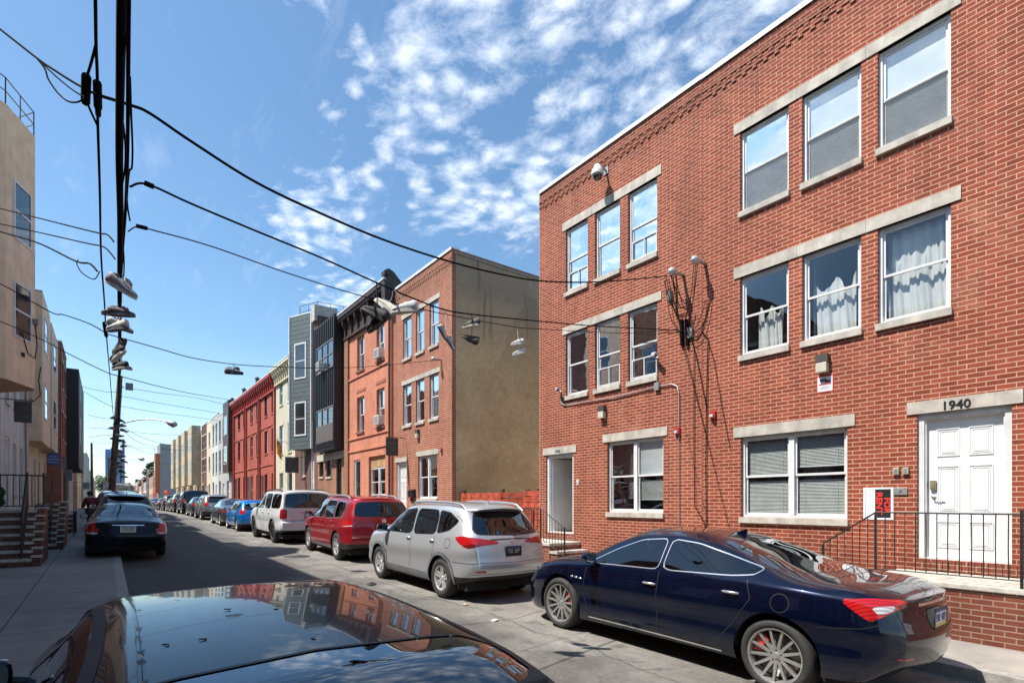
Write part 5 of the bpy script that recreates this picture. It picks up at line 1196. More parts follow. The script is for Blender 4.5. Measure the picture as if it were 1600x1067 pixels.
def make_car(label, sp, paint, loc, heading=0.0, dens=1.0, glassm=CG_DARK, rim=ALLOY, cat='car', name='parked_car', rx=0.0, ry=0.0, group='cars parked along the kerb', seats=True, wheels=True, text=True):
    t = thing(name, label, cat, loc, heading, group, rx=rx, ry=ry); sh = Shell(sp, dens); faces = sh.f; v = sh.v
    N_ = {}
    def nrm(f):
        if f not in N_: N_[f] = sh.normal(f)
        return N_[f]
    cen = lambda f, a: sum(sh.v[i][a] for i in f) / len(f)
    side_ok = lambda f: abs(nrm(f).x) > .35
    up_ok = lambda f: nrm(f).z > .12 and abs(nrm(f).x) < .8
    def end_ok(sg): return lambda f: nrm(f).y * sg > .25
    # wheel arches
    R = sp['R']; arch = R + sp.get('arch', .055)
    for wy in sp['wy']:
        _, faces = sh.cut(faces, lambda x, y, z, wy=wy: sqrt((y - wy) ** 2 + (z - R) ** 2) - arch, lambda f: abs(cen(f, 0)) > .45 and (side_ok(f) or cen(f, 2) < .4))
        if sp.get('cladding'):
            ins, faces = sh.cut(faces, lambda x, y, z, wy=wy: sqrt((y - wy) ** 2 + (z - R) ** 2) - arch - sp['cladding'], lambda f: abs(cen(f, 0)) > .45 and side_ok(f))
            for hf in ([f for f in ins if cen(f, 0) < 0], [f for f in ins if cen(f, 0) >= 0]): sh.mesh(hf, 'arch_cladding', sp.get('clad') or CLAD, t, push=.012)
    # lower trim
    for nm, mt, fn, ok in sp.get('regions', []):
        okf = {'side': side_ok, 'rear': end_ok(-1), 'front': end_ok(1), 'up': up_ok, 'all': lambda f: True, 'wrap': lambda f: cen(f, 1) < 0 and (nrm(f).y < -.15 or abs(nrm(f).x) > .3)}[ok]
        ins, faces = sh.cut(faces, fn, okf)
        for hf in ([f for f in ins if cen(f, 0) < 0], [f for f in ins if cen(f, 0) >= 0]) if nm.split('_')[0] in ('tail', 'rear', 'bumper', 'headlight', 'sill') and nm != 'bumper_step' else (ins,):
            if hf: sh.mesh(hf, nm, mt, t, push=.002)
    # windows
    tw = sp.get('trim_w', .014)
    for nm, proj, poly, tm in sp['glass']:
        rd = chaikin(poly, 2); sd = psdf(rd)
        if proj == 'side': fn = lambda x, y, z, sd=sd: sd(y, z); ok = side_ok
        elif proj == 'top': fn = lambda x, y, z, sd=sd: sd(abs(x), y); ok = up_ok
        elif proj == 'rear': fn = lambda x, y, z, sd=sd: sd(abs(x), z); ok = end_ok(-1)
        ins, faces = sh.cut(faces, lambda x, y, z: fn(x, y, z) - tw, ok)
        gl, band = sh.cut(ins, fn, lambda f: True)
        halves = [[f for f in gl if cen(f, 0) < 0], [f for f in gl if cen(f, 0) >= 0]] if proj == 'side' else [gl]
        for h in halves:
            if h: sh.mesh(h, nm, glassm if tm != 'priv' else CG_DARK, t, push=-.002, sharp=60)
        for h in ([f for f in band if cen(f, 0) < 0], [f for f in band if cen(f, 0) >= 0]) if proj == 'side' else (band,):
            if h: sh.mesh(h, 'window_trim', {'chrome': CHROME, 'paint': paint}.get(tm, TRIM), t, push=.001)
    body = sh.mesh(faces, 'body', paint, t)
    # seams: thin dark ribbons lying on the surface
    g = MB()
    from mathutils.bvhtree import BVHTree
    bv = BVHTree.FromPolygons([Vector(p) for p in sh.v], faces); S_ = sp.get('seam_w', .0042)
    allbv = BVHTree.FromPolygons([Vector(p) for p in sh.v], sh.f)
    def ribbon(pts, proj, sgn, wd=None, mb=None):
        mb = g if mb is None else mb; P = []; wd = wd or S_
        for a, b in zip(pts, pts[1:]):
            k = max(1, int(sqrt((a[0] - b[0]) ** 2 + (a[1] - b[1]) ** 2) / .035))
            P += [(a[0] + (b[0] - a[0]) * i / k, a[1] + (b[1] - a[1]) * i / k) for i in range(k)]
        P.append(pts[-1]); L = []
        for p in P:
            if proj == 'side': o, d = Vector((sgn * 3, p[0], p[1])), Vector((-sgn, 0, 0))
            elif proj == 'top': o, d = Vector((sgn * p[0], p[1], 4)), Vector((0, 0, -1))
            elif proj == 'front': o, d = Vector((sgn * p[0], 6, p[1])), Vector((0, -1, 0))
            else: o, d = Vector((sgn * p[0], -6, p[1])), Vector((0, 1, 0))
            h = bv.ray_cast(o, d)
            L.append((h[0] + h[1] * .0018 * (1 if h[1].dot(d) < 0 else -1), h[1]) if h[0] is not None else None)
        for u, w_ in zip(L, L[1:]):
            if u is None or w_ is None or (u[0] - w_[0]).length > .12: continue
            e = (w_[0] - u[0]); q = e.cross(u[1]); q = q.normalized() * wd if q.length > 1e-9 else None
            if q is not None: mb.quad(u[0] - q, w_[0] - q, w_[0] + q, u[0] + q)
    for proj, pts in sp.get('seams', []):
        for sgn in (-1, 1):
            q = MB(); ribbon(pts, proj, sgn, None, q)
            if q.v: q.build('panel_seam', TRIM, body, local=True)
    g2 = MB()
    for proj, pts, wd, mt in sp.get('ribs', []):
        q = MB()
        for sgn in (-1, 1): ribbon(pts, proj, sgn, wd, q)
        if q.v: q.build('trim_strip', mt, t, local=True)
    def hit(o, d):
        h = allbv.ray_cast(Vector(o), Vector(d)); return h[0] if h[0] is not None else Vector(o)
    # under body and wheel wells
    W0 = max(p[1] for p in sp['w']); m = MB(); R0, F0 = sp['ends']
    m.box(-W0 + .16, W0 - .16, R0 + .25, F0 - .3, .20, .34)
    m.box(-W0 + .20, W0 - .20, R0 + .4, F0 - .45, .34, .42)
    for wy in sp['wy']:
        for sg in (-1, 1):
            vs = []; K = 14
            for i in range(K + 1):
                a = pi * i / K; c_, s_ = (arch + .01) * cos(a), (arch + .01) * sin(a)
                vs += [(sg * (W0 - .05), wy + c_, R + s_), (sg * (W0 - .42), wy + c_, R + s_)]
            m.add(vs, [(2 * i, 2 * i + 1, 2 * i + 3, 2 * i + 2) for i in range(K)]); m.box(sg * (W0 - .42), sg * (W0 - .43), wy - arch, wy + arch, .2, R + arch)
    m.build('underbody', UNDER, t, local=True)
    c = sp['_c']; yb0, yb1 = sp['cabin']; zf = min(c['belt'](yb0), c['belt'](yb1)) - .10
    m = MB(); wi = c['w'](0) - .12; m.box(-wi, wi, yb0, yb1, zf - .25, zf - .14); m.box(-wi, wi, yb1 - .35, yb1 + .05, zf - .14, zf + .06)
    if sp.get('parcel'): m.box(-wi + .05, wi - .05, yb0 - .3, yb0 + .35, zf - .1, zf + .06)
    m.build('cabin_floor', UNDER, t, local=True)
    if seats:
        zr = c['rail'](0); sm = sp.get('seatm', SEATM)
        rows_ = sp.get('seatrows', (.15, -.75))
        for r_, sy in enumerate(rows_):
            for sx in ((-.37, .37) if r_ == 0 else (-.42, .42)):
                m = MB(); hh = zr - zf; m.prism([(sy - .12, zf - .14), (sy + .1, zf - .14), (sy + .02, zf + hh * .52), (sy - .2, zf + hh * .55)], sx - .24, sx + .24, axis='x'); m.box(sx - .24, sx + .24, sy + .1, sy + .5, zf - .14, zf - .02)
                m.box(sx - .13, sx + .13, sy - .2, sy - .08, zf + hh * .60, zf + hh * .88); m.tube([(sx - .05, sy - .14, zf + hh * .5), (sx - .05, sy - .14, zf + hh * .7)], .008, 5); m.tube([(sx + .05, sy - .14, zf + hh * .5), (sx + .05, sy - .14, zf + hh * .7)], .008, 5)
                m.build('seat', sm, t, local=True, bevel=.03)
        m = MB(); m.lathe([(.18, -.015), (.195, 0), (.18, .015), (.165, 0)], (0, 0, 0), 'y', 20, closed=True); m.xf(Matrix.Translation((-.37, yb1 - .52, zf + .08)) @ Matrix.Rotation(-.4, 4, 'X')); m.build('steering_wheel', TRIM, t, local=True)
    if wheels:
        for k, wy in enumerate(sp['wy']):
            for sg in (-1, 1): wheel(t, sg * (W0 - sp['tw'] / 2 - sp.get('wheel_in', .02)), wy, R, sp['tw'], sp['rimR'], sp['spokes'], sg, rim, caliper=(sp['cal'], .55 if k == 0 else 2.6) if sp.get('cal') else None, seed=.4 + .7 * k)
    # door handles
    for y, z in sp.get('handles', []):
        for sg in (-1, 1):
            p = hit((sg * 3, y, z), (-sg, 0, 0)); m = MB(); m.tube([p + Vector((sg * .012, -.085, 0)), p + Vector((sg * .034, -.06, .003)), p + Vector((sg * .036, .05, .003)), p + Vector((sg * .012, .09, 0))], [.010, .014, .014, .010], 8)
            m.build('door_handle', sp.get('handle_m', paint), t, local=True)
    # mirrors
    if 'mirror' in sp:
        y, z, big = sp['mirror']
        for sg in (-1, 1):
            p = hit((sg * 3, y, z - .05), (-sg, 0, 0)); x = abs(p.x); m = MB(); vs = []
            for i, (dy, sc) in enumerate(((-.055, .86), (-.045, 1.), (.02, .95), (.07, .7), (.095, .3))):
                for k in range(14):
                    a = 2 * pi * k / 14; ca, sa_ = cos(a), sin(a); e = .55
                    vs.append((sg * (x + .155 * big + .115 * big * sc * math.copysign(abs(ca) ** e, ca)), y + dy, z + .02 + .078 * big * sc * math.copysign(abs(sa_) ** e, sa_)))
            m.add(vs, [(i * 14 + k, i * 14 + (k + 1) % 14, (i + 1) * 14 + (k + 1) % 14, (i + 1) * 14 + k) for i in range(4) for k in range(14)], 0, True); m.add(vs[:14], [tuple(range(14))], 1); m.add(vs[-14:], [tuple(range(14))], 0)
            m.tube([(sg * (x - .03), y + .03, z - .05), (sg * (x + .09), y + .02, z - .02)], .025, 6, mi=2); m.build('side_mirror', [sp.get('mirror_m', paint), plain('mirror_glass', (.4, .42, .45), .05, metal=1.), TRIM], t, local=True, sharp=50)
    # plate
    if 'plate' in sp:
        z, wdt = sp['plate'][:2]; p = hit((0.03, -6, z), (0, 1, 0)); y = min(p.y, hit((.14, -6, z - .06), (0, 1, 0)).y, hit((.14, -6, z + .06), (0, 1, 0)).y) - .012; m = MB(); m.box(-.152, .152, y, y + .006, z - .076, z + .076); pl = m.build('number_plate', sp.get('plate_m', PLATE_M), t, local=True)
        if dens > .55:
            m = MB(); m.box(-.150, .150, y - .001, y, z - .074, z - .045, 0); m.box(-.150, .150, y - .001, y, z + .052, z + .074, 1); m.build('plate_bands', [PLATE_Y if sp.get('plate_m') is None else BLACK, PLATE_B], pl, local=True)
            if text:
                q = MB()
                for i in range(7):
                    if i == 3: q.box(-.006, .006, y - .002, y - .001, z, z + .008); continue
                    x = -.126 + i * .036 + .004 * (i > 3); a = (i * 5 + 1) % 3
                    q.box(x, x + .007, y - .002, y - .001, z - .032, z + .036); q.box(x + .018, x + .025, y - .002, y - .001, z - .032 + .03 * (a == 1), z + .036); q.box(x + .007, x + .018, y - .002, y - .001, z + (.028 if a else -.032), z + (.036 if a else -.024))
                q.build('plate_marks', sp.get('plate_ink', PLATE_B), pl, local=True)
            m = MB()
            for sx in (-1, 1): m.box(sx * .152, sx * .164, y - .003, y + .004, z - .088, z + .088)
            for sz in (-1, 1): m.box(-.164, .164, y - .003, y + .004, z + sz * .076, z + sz * .088)
            m.build('plate_frame', sp.get('plate_fr', TRIM), pl, local=True)
    sp['hit'] = hit
    for fn in sp.get('extra', []): fn(t, hit, sp, paint)
    return t
# ---- extras shared by several cars
def roof_rails(x, y0, y1, mat, h=.05):
    def f(t, hit, sp, paint):
        for sg in (-1, 1):
            pts = []
            for i in range(13):
                q = i / 12; y = y0 + (y1 - y0) * q; p = hit((sg * x, y, 4), (0, 0, -1)); e = min(q, 1 - q) * 12; pts.append(p + Vector((0, 0, (h if e >= 1 else h * e) + .004)))
            MB().tube(pts, [.018 + .006 * (min(i, 12 - i) > 0) for i in range(13)], 8).build('roof_rail', mat, t, local=True)
    return f
def spoiler(y, w, L, mat, dz=.0):
    def f(t, hit, sp, paint):
        m = MB(); vs = []; K = 16
        for i in range(K + 1):
            x = -w + 2 * w * i / K; p = hit((x, y, 4), (0, 0, -1)); c = (1 - (x / w) ** 4); z = p.z + dz
            vs += [(x, y + .06, z + .004), (x, y - L * c * .6, z + .006), (x, y - L * c, z - .022), (x, y - L * c * .9, z - .045), (x, y, z - .04)]
        m.add(vs, [(i * 5 + j, i * 5 + j + 1, i * 5 + 6 + j, i * 5 + 5 + j) for i in range(K) for j in range(4)], 0, True); m.build('roof_spoiler', mat or paint, t, local=True, sharp=40)
    return f
def wiper(z, x0, x1):
    def f(t, hit, sp, paint):
        a, b = hit((x0, -6, z), (0, 1, 0)), hit((x1, -6, z + .03), (0, 1, 0)); MB().tube([a + Vector((0, -.02, 0)), b + Vector((0, -.018, 0))], [.014, .007], 6).build('rear_wiper', TRIM, t, local=True)
    return f
def badge(z, r, mat=CHROME):
    def f(t, hit, sp, paint):
        p = hit((.005, -6, z), (0, 1, 0)); m = MB(); m.lathe([(r, -.008), (r * .82, -.011), (r * .74, -.006)], p, 'y', 20); m.box(p.x - r * .8, p.x + r * .8, p.y - .009, p.y - .004, p.z - r * .12, p.z + r * .12); m.lathe([(r * .42, -.010), (r * .30, -.010)], p, 'y', 14); m.build('badge', mat, t, local=True)
    return f
def antenna(y, s=1.):
    def f(t, hit, sp, paint):
        p = hit((0, y, 4), (0, 0, -1)); m = MB(); m.prism([(p.y + .09, p.z - .01), (p.y + .04, p.z + .025), (p.y - .05, p.z + .06 * s), (p.y - .07, p.z + .055 * s), (p.y - .06, p.z - .01)], -.012, .012, axis='x'); m.build('antenna_fin', paint, t, local=True, bevel=.005)
    return f
def exhausts(xs, y, z, r=.04):
    def f(t, hit, sp, paint):
        for x in xs: MB().lathe([(r, -.08), (r, .1), (r * .85, .1), (r * .85, -.08)], (x, y, z), 'y', 16, closed=True).build('exhaust_pipe', CHROME, t, local=True)
    return f
def lowering(z):                                 # dark lower valance all round
    return lambda x, y, zz: zz - z
def scaled(b, sx, sy, sz, **kw):
    s = dict(b)
    for k in ('top', 'rail', 'belt', 'sill'): s[k] = [(y * sy, z * sz) for y, z in b[k]]
    for k in ('w', 'rw'): s[k] = [(y * sy, w * sx) for y, w in b[k]]
    for k in ('rear', 'front'): s[k] = [(z * sz, d) for z, d in b[k]]
    s['ends'] = tuple(q * sy for q in b['ends']); s['cabin'] = tuple(q * sy for q in b['cabin'])
    def sc(proj, p): return [((a * sy, c * sz) if proj == 'side' else (a * sx, c * sy) if proj == 'top' else (a * sx, c * sz)) for a, c in p]
    s['glass'] = [(n, pr, sc(pr, p), t) for n, pr, p, t in b['glass']]; s['seams'] = [(pr, sc(pr, p)) for pr, p in b['seams']]
    s['handles'] = [(y * sy, z * sz) for y, z in b['handles']]
    if 'mirror' in b: s['mirror'] = (b['mirror'][0] * sy, b['mirror'][1] * sz, b['mirror'][2])
    s['wy'] = tuple(q * sy for q in b['wy']); s['seatrows'] = tuple(q * sy for q in b.get('seatrows', (.15, -.75)))
    s.update(kw); return s
def wrap(poly, k=1):
    sd = psdf(chaikin(poly, k)); return lambda x, y, z: sd(abs(x) + y, z)
def yz(poly):
    sd = psdf(poly); return lambda x, y, z: sd(y, z)
def xz(poly):
    sd = psdf(poly); return lambda x, y, z: sd(abs(x), z)
circ = lambda cy, cz, r: [(cy + r * cos(2 * pi * i / 20), cz + r * sin(2 * pi * i / 20)) for i in range(21)]
GT = dict(trim_w=.010, ends=(-2.44, 2.44), wy=(-1.5, 1.5), R=.35, tw=.27, rimR=.262, spokes=(13, 0, .034, .023), cal=plain('caliper_red', (.55, .02, .015), .35, coat=.6), tum=.05, cabin=(-1.0, 1.0), parcel=True,
    top=[(-2.44, .98), (-2.36, 1.03), (-2.1, 1.07), (-1.8, 1.09), (-1.45, 1.165), (-1.0, 1.31), (-.6, 1.41), (-.1, 1.455), (.3, 1.44), (.7, 1.33), (1.05, 1.15), (1.3, 1.03), (1.6, .985), (2.0, .90), (2.3, .78), (2.44, .66)],
    rail=[(-2.44, .955), (-2.1, 1.03), (-1.75, 1.06), (-1.4, 1.125), (-1.0, 1.24), (-.6, 1.33), (-.1, 1.368), (.3, 1.345), (.7, 1.22), (1.05, 1.05), (1.25, .975), (1.6, .94), (2.0, .86), (2.44, .60)],
    belt=[(-2.44, .90), (-2.1, .965), (-1.5, 1.005), (-1, .985), (0, .945), (1, .915), (1.4, .90), (2, .81), (2.44, .54)],
    w=[(-2.44, .64), (-2.34, .78), (-2.1, .895), (-1.5, .974), (-.9, .948), (0, .93), (.8, .935), (1.5, .958), (2.0, .915), (2.3, .81), (2.44, .64)],
    rw=[(-2.44, .60), (-2.1, .77), (-1.75, .77), (-1.3, .71), (-.8, .635), (0, .605), (.4, .615), (.9, .70), (1.2, .78), (1.6, .80), (2.0, .74), (2.44, .5)],
    sill=[(-2.44, .42), (-2.2, .27), (0, .22), (2.2, .19), (2.44, .24)], rear=[(.2, .14), (.45, .02), (.62, .0), (.8, .04), (.97, .05), (1.1, .10)], front=[(.2, .06), (.5, 0), (.7, .1), (1, .25)], rbulge=.09,
    glass=[('side_window', 'side', [(.99, .965), (.62, 1.165), (.28, 1.298), (-.08, 1.335), (-.085, 1.0), (.4, .985)], 'chrome'), ('side_window', 'side', [(-.15, 1.335), (-.5, 1.312), (-.9, 1.225), (-1.30, 1.135), (-1.24, 1.08), (-1.0, 1.045), (-.15, 1.003)], 'chrome'),
           ('windscreen', 'top', [(-.5, 1.24), (.68, 1.05), (.54, .44), (-.5, .34)], 'black'), ('rear_window', 'top', [(-.5, -1.78), (.62, -1.60), (.52, -.84), (-.5, -.72)], 'black'), ('sunroof', 'top', [(-.5, .24), (.44, .20), (.44, -.36), (-.5, -.38)], 'priv')],
    seams=[('side', [(1.02, .90), (1.04, .55), (.93, .28)]), ('side', [(-.12, .97), (-.13, .6), (-.15, .29)]), ('side', [(-1.2, 1.02), (-1.26, .85), (-1.10, .62), (-.93, .40), (-.88, .29)]), ('side', [(.93, .28), (-.88, .29)]), ('side', circ(-1.55, .86, .085)),
           ('side', [(-1.86, .70), (-2.2, .74), (-2.35, .80)]), ('top', [(.60, -1.82), (.70, -2.38)]), ('rear', [(.66, .95), (.58, .70), (0, .68)]), ('top', [(.74, 1.1), (.70, 1.8), (.55, 2.3)]), ('top', [(0, -1.83), (.60, -1.82)])],
    ribs=[('side', [(.95, .262), (-.95, .268)], .008, CHROME), ('rear', [(0, .93), (.36, .925)], .012, CHROME)],
    regions=[('tail_lamp_clear', TL_WHITE, wrap([(-1.44, .925), (-1.76, .935), (-1.68, .885), (-1.50, .865)]), 'wrap'), ('tail_lamp', TL_RED, wrap([(-1.14, .965), (-1.45, .99), (-1.88, .975), (-1.89, .935), (-1.62, .865), (-1.42, .80), (-1.30, .86)]), 'wrap'),
             ('rear_reflector', TL_RED, xz([(.48, .47), (.70, .49), (.70, .51), (.48, .50)]), 'rear'), ('headlight', plain('smoked_headlight', (.04, .042, .05), .06, coat=1.), lambda x, y, z, f=psdf([(1.85, .80), (2.2, .68), (2.3, .64), (2.2, .74), (2.0, .81)]): f(y, z), 'side')],
    handles=[(-.02, .83), (-1.05, .885)], handle_m=CHROME, mirror=(.90, 1.02, .85), plate=(.79, .3, 'KXL-4719'), extra=[antenna(-.62), exhausts((-.62, -.52, .52, .62), -2.30, .43, .032)])
def gt_vents(t, hit, sp, paint):
    for sg in (-1, 1):
        for i in range(3):
            y, z = 1.10 + i * .075, .745 + .004 * i; p = hit((sg * 3, y, z), (-sg, 0, 0)); m = MB()
            m.ball(p, .03, 10, sc=(.25, 1., .42)); m.build('fender_vent', CHROME, t, local=True)
GT['extra'].append(gt_vents)
SUV = dict(ends=(-2.26, 2.28), wy=(-1.33, 1.33), R=.355, tw=.235, rimR=.222, spokes=(5, .30, .052, .040), tum=.05, cabin=(-1.9, 1.05), cladding=.055, arch=.05, rlen=.95, rbulge=.07,
    top=[(-2.26, 1.575), (-1.9, 1.635), (-1.0, 1.685), (-.2, 1.695), (.35, 1.665), (.8, 1.50), (1.2, 1.24), (1.42, 1.11), (1.8, 1.06), (2.1, .96), (2.28, .80)],
    rail=[(-2.26, 1.49), (-1.9, 1.55), (-1, 1.60), (-.2, 1.60), (.3, 1.565), (.7, 1.40), (1.1, 1.15), (1.4, 1.04), (1.8, .99), (2.1, .89), (2.28, .72)],
    belt=[(-2.32, 1.11), (-1.5, 1.085), (-.5, 1.035), (.5, 1.0), (1.2, .98), (1.8, .93), (2.1, .83), (2.28, .65)],
    w=[(-2.26, .70), (-2.16, .80), (-1.92, .88), (-1.33, .922), (0, .905), (1.33, .92), (1.8, .89), (2.1, .82), (2.28, .66)],
    rw=[(-2.26, .53), (-2.0, .60), (-1, .655), (0, .66), (.5, .665), (1.0, .73), (1.4, .80), (1.8, .80), (2.1, .72), (2.28, .52)],
    sill=[(-2.32, .42), (-2.0, .34), (-1.6, .28), (0, .26), (1.8, .26), (2.28, .32)], rear=[(.3, .16), (.5, .04), (.62, .0), (.75, .03), (1.0, .08), (1.12, .13), (1.35, .32), (1.6, .54)], front=[(.2, .1), (.5, 0), (.75, .06), (1.0, .2)],
    glass=[('side_window', 'side', [(1.06, 1.06), (.75, 1.31), (.40, 1.50), (.0, 1.54), (-.08, 1.54), (-.10, 1.065)], 'black'), ('side_window', 'side', [(-.18, 1.07), (-.16, 1.54), (-.9, 1.535), (-1.02, 1.42), (-1.06, 1.115)], 'black'), ('side_window', 'side', [(-1.12, 1.13), (-1.06, 1.42), (-1.0, 1.53), (-1.35, 1.50), (-1.70, 1.36), (-1.5, 1.20)], 'black'),
           ('windscreen', 'top', [(-.5, 1.36), (.70, 1.16), (.57, .52), (-.5, .40)], 'black'), ('rear_window', 'rear', [(-.5, 1.13), (.63, 1.16), (.67, 1.22), (.52, 1.51), (-.5, 1.54)], 'priv')],
    seams=[('side', [(1.05, 1.0), (1.06, .6), (.98, .34)]), ('side', [(-.13, 1.04), (-.14, .36)]), ('side', [(-1.08, 1.09), (-1.10, .85), (-.98, .6), (-.86, .38)]), ('side', circ(-1.55, .98, .085)), ('rear', [(.70, 1.5), (.74, 1.12), (.70, .70), (0, .68)]), ('rear', [(0, .50), (.8, .50)]), ('top', [(.76, 1.2), (.72, 1.8), (.6, 2.2)]), ('side', [(-1.72, .68), (-2.25, .68)])],
    regions=[('tail_lamp_clear', TL_DARK, wrap([(-1.08, .965), (-1.3, 1.005), (-1.6, 1.0), (-1.55, .965), (-1.3, .925)]), 'wrap'), ('tail_lamp', TL_RED, wrap([(-.86, 1.09), (-1.1, 1.13), (-1.5, 1.10), (-1.96, 1.04), (-1.96, 1.0), (-1.6, .975), (-1.3, .93), (-1.05, .99)]), 'wrap'),
             ('bumper_reflector', TL_RED, xz([(.50, .52), (.74, .53), (.74, .575), (.56, .57)]), 'rear'), ('lower_bumper', TRIM, lambda x, y, z: max(z - (.46 - .10 * max(0, abs(x) - .62)), y + 1.7), 'wrap'), ('sill_cladding', CLAD, lambda x, y, z: z - .40, 'side')],
    ribs=[('rear', [(0, 1.075), (.55, 1.065)], .012, TRIM)],
    handles=[(-.02, .985), (-1.0, 1.0)], mirror=(.98, 1.10, 1.), mirror_m=plain('gloss_black', (.012, .012, .013), .2, coat=1.), plate=(.87, .3, 'HGM 2187'), plate_m=BLACK, plate_ink=plain('plate_cream_ink', (.6, .58, .45), .5), plate_fr=BLACK,
    extra=[roof_rails(.60, -1.75, .35, plain('rail_silver', (.6, .6, .6), .3, metal=.7), .055), spoiler(-1.72, .60, .26, None), wiper(1.14, .05, .42), badge(1.03, .055), antenna(-1.45)])
ORV = dict(SUV, ends=(-2.50, 2.42), wy=(-1.45, 1.45), R=.38, rimR=.232, tw=.235, cladding=None, arch=.055, spokes=(5, .30, .060, .045), cabin=(-2.1, 1.1), rlen=.9,
    top=[(-2.5, 1.66), (-2.0, 1.71), (-1.0, 1.765), (-.2, 1.77), (.35, 1.74), (.85, 1.56), (1.25, 1.30), (1.5, 1.18), (1.9, 1.13), (2.2, 1.03), (2.42, .85)],
    rail=[(-2.5, 1.58), (-2.0, 1.63), (-1, 1.675), (-.2, 1.68), (.3, 1.64), (.75, 1.46), (1.15, 1.21), (1.45, 1.11), (1.9, 1.06), (2.2, .96), (2.42, .76)],
    belt=[(-2.5, 1.16), (-1.5, 1.12), (-.5, 1.09), (.5, 1.07), (1.2, 1.05), (1.9, .99), (2.2, .88), (2.42, .68)],
    w=[(-2.5, .84), (-2.38, .91), (-2.1, .955), (-1.45, .98), (0, .965), (1.45, .98), (1.9, .94), (2.2, .86), (2.42, .68)],
    rw=[(-2.5, .66), (-2.1, .70), (-1, .72), (0, .72), (.5, .72), (1.05, .78), (1.5, .86), (1.9, .86), (2.2, .76), (2.42, .54)],
    sill=[(-2.5, .40), (-2.1, .34), (-1.6, .30), (0, .28), (1.9, .27), (2.42, .32)], rear=[(.3, .14), (.5, .03), (.65, .0), (.8, .02), (1.1, .06), (1.2, .09), (1.4, .20), (1.68, .36)],
    glass=[('side_window', 'side', [(1.10, 1.12), (.78, 1.38), (.42, 1.57), (.0, 1.62), (-.1, 1.62), (-.12, 1.12)], 'chrome'), ('side_window', 'side', [(-.20, 1.12), (-.18, 1.62), (-1.02, 1.61), (-1.1, 1.14)], 'chrome'), ('side_window', 'side', [(-1.17, 1.145), (-1.08, 1.605), (-1.75, 1.575), (-1.92, 1.42), (-1.78, 1.19)], 'chrome'),
           ('windscreen', 'top', [(-.5, 1.44), (.75, 1.22), (.62, .56), (-.5, .42)], 'black'), ('rear_window', 'rear', [(-.5, 1.20), (.70, 1.22), (.76, 1.30), (.62, 1.58), (-.5, 1.61)], 'priv')],
    seams=[('side', [(1.1, 1.06), (1.1, .62), (1.0, .36)]), ('side', [(-.15, 1.10), (-.16, .38)]), ('side', [(-1.12, 1.12), (-1.14, .9), (-1.0, .66), (-.9, .4)]), ('rear', [(.78, 1.55), (.80, 1.0), (.74, .66), (0, .64)]), ('side', [(-1.9, .72), (-2.4, .70)])],
    regions=[('tail_lamp_clear', TL_WHITE, wrap([(-.98, .95), (-1.25, .93), (-1.68, .98), (-1.66, 1.0), (-1.2, .965)]), 'wrap'), ('tail_lamp', TL_RED, wrap([(-.88, 1.08), (-1.2, 1.12), (-1.55, 1.11), (-1.76, 1.08), (-1.68, .97), (-1.3, .92), (-1.0, .95)]), 'wrap'), ('lower_bumper', TRIM, lambda x, y, z: max(z - .50, y + 1.85), 'wrap'), ('sill_cladding', CLAD, lambda x, y, z: z - .37, 'side')],
    ribs=[('side', [(-.86, 1.12), (-.88, 1.09)], .006, CHROME)], handles=[(-.05, 1.03), (-1.03, 1.05)], mirror=(1.02, 1.17, 1.05), plate=(.93, .3, 'JRT-5062'), plate_m=PLATE_M, plate_ink=PLATE_B, plate_fr=CHROME,
    extra=[roof_rails(.66, -1.8, .35, plain('rail_silver', (.6, .6, .6), .3, metal=.7), .06), spoiler(-1.95, .66, .22, None), wiper(1.23, .05, .40), badge(1.10, .055)])
ORV.pop('mirror_m')
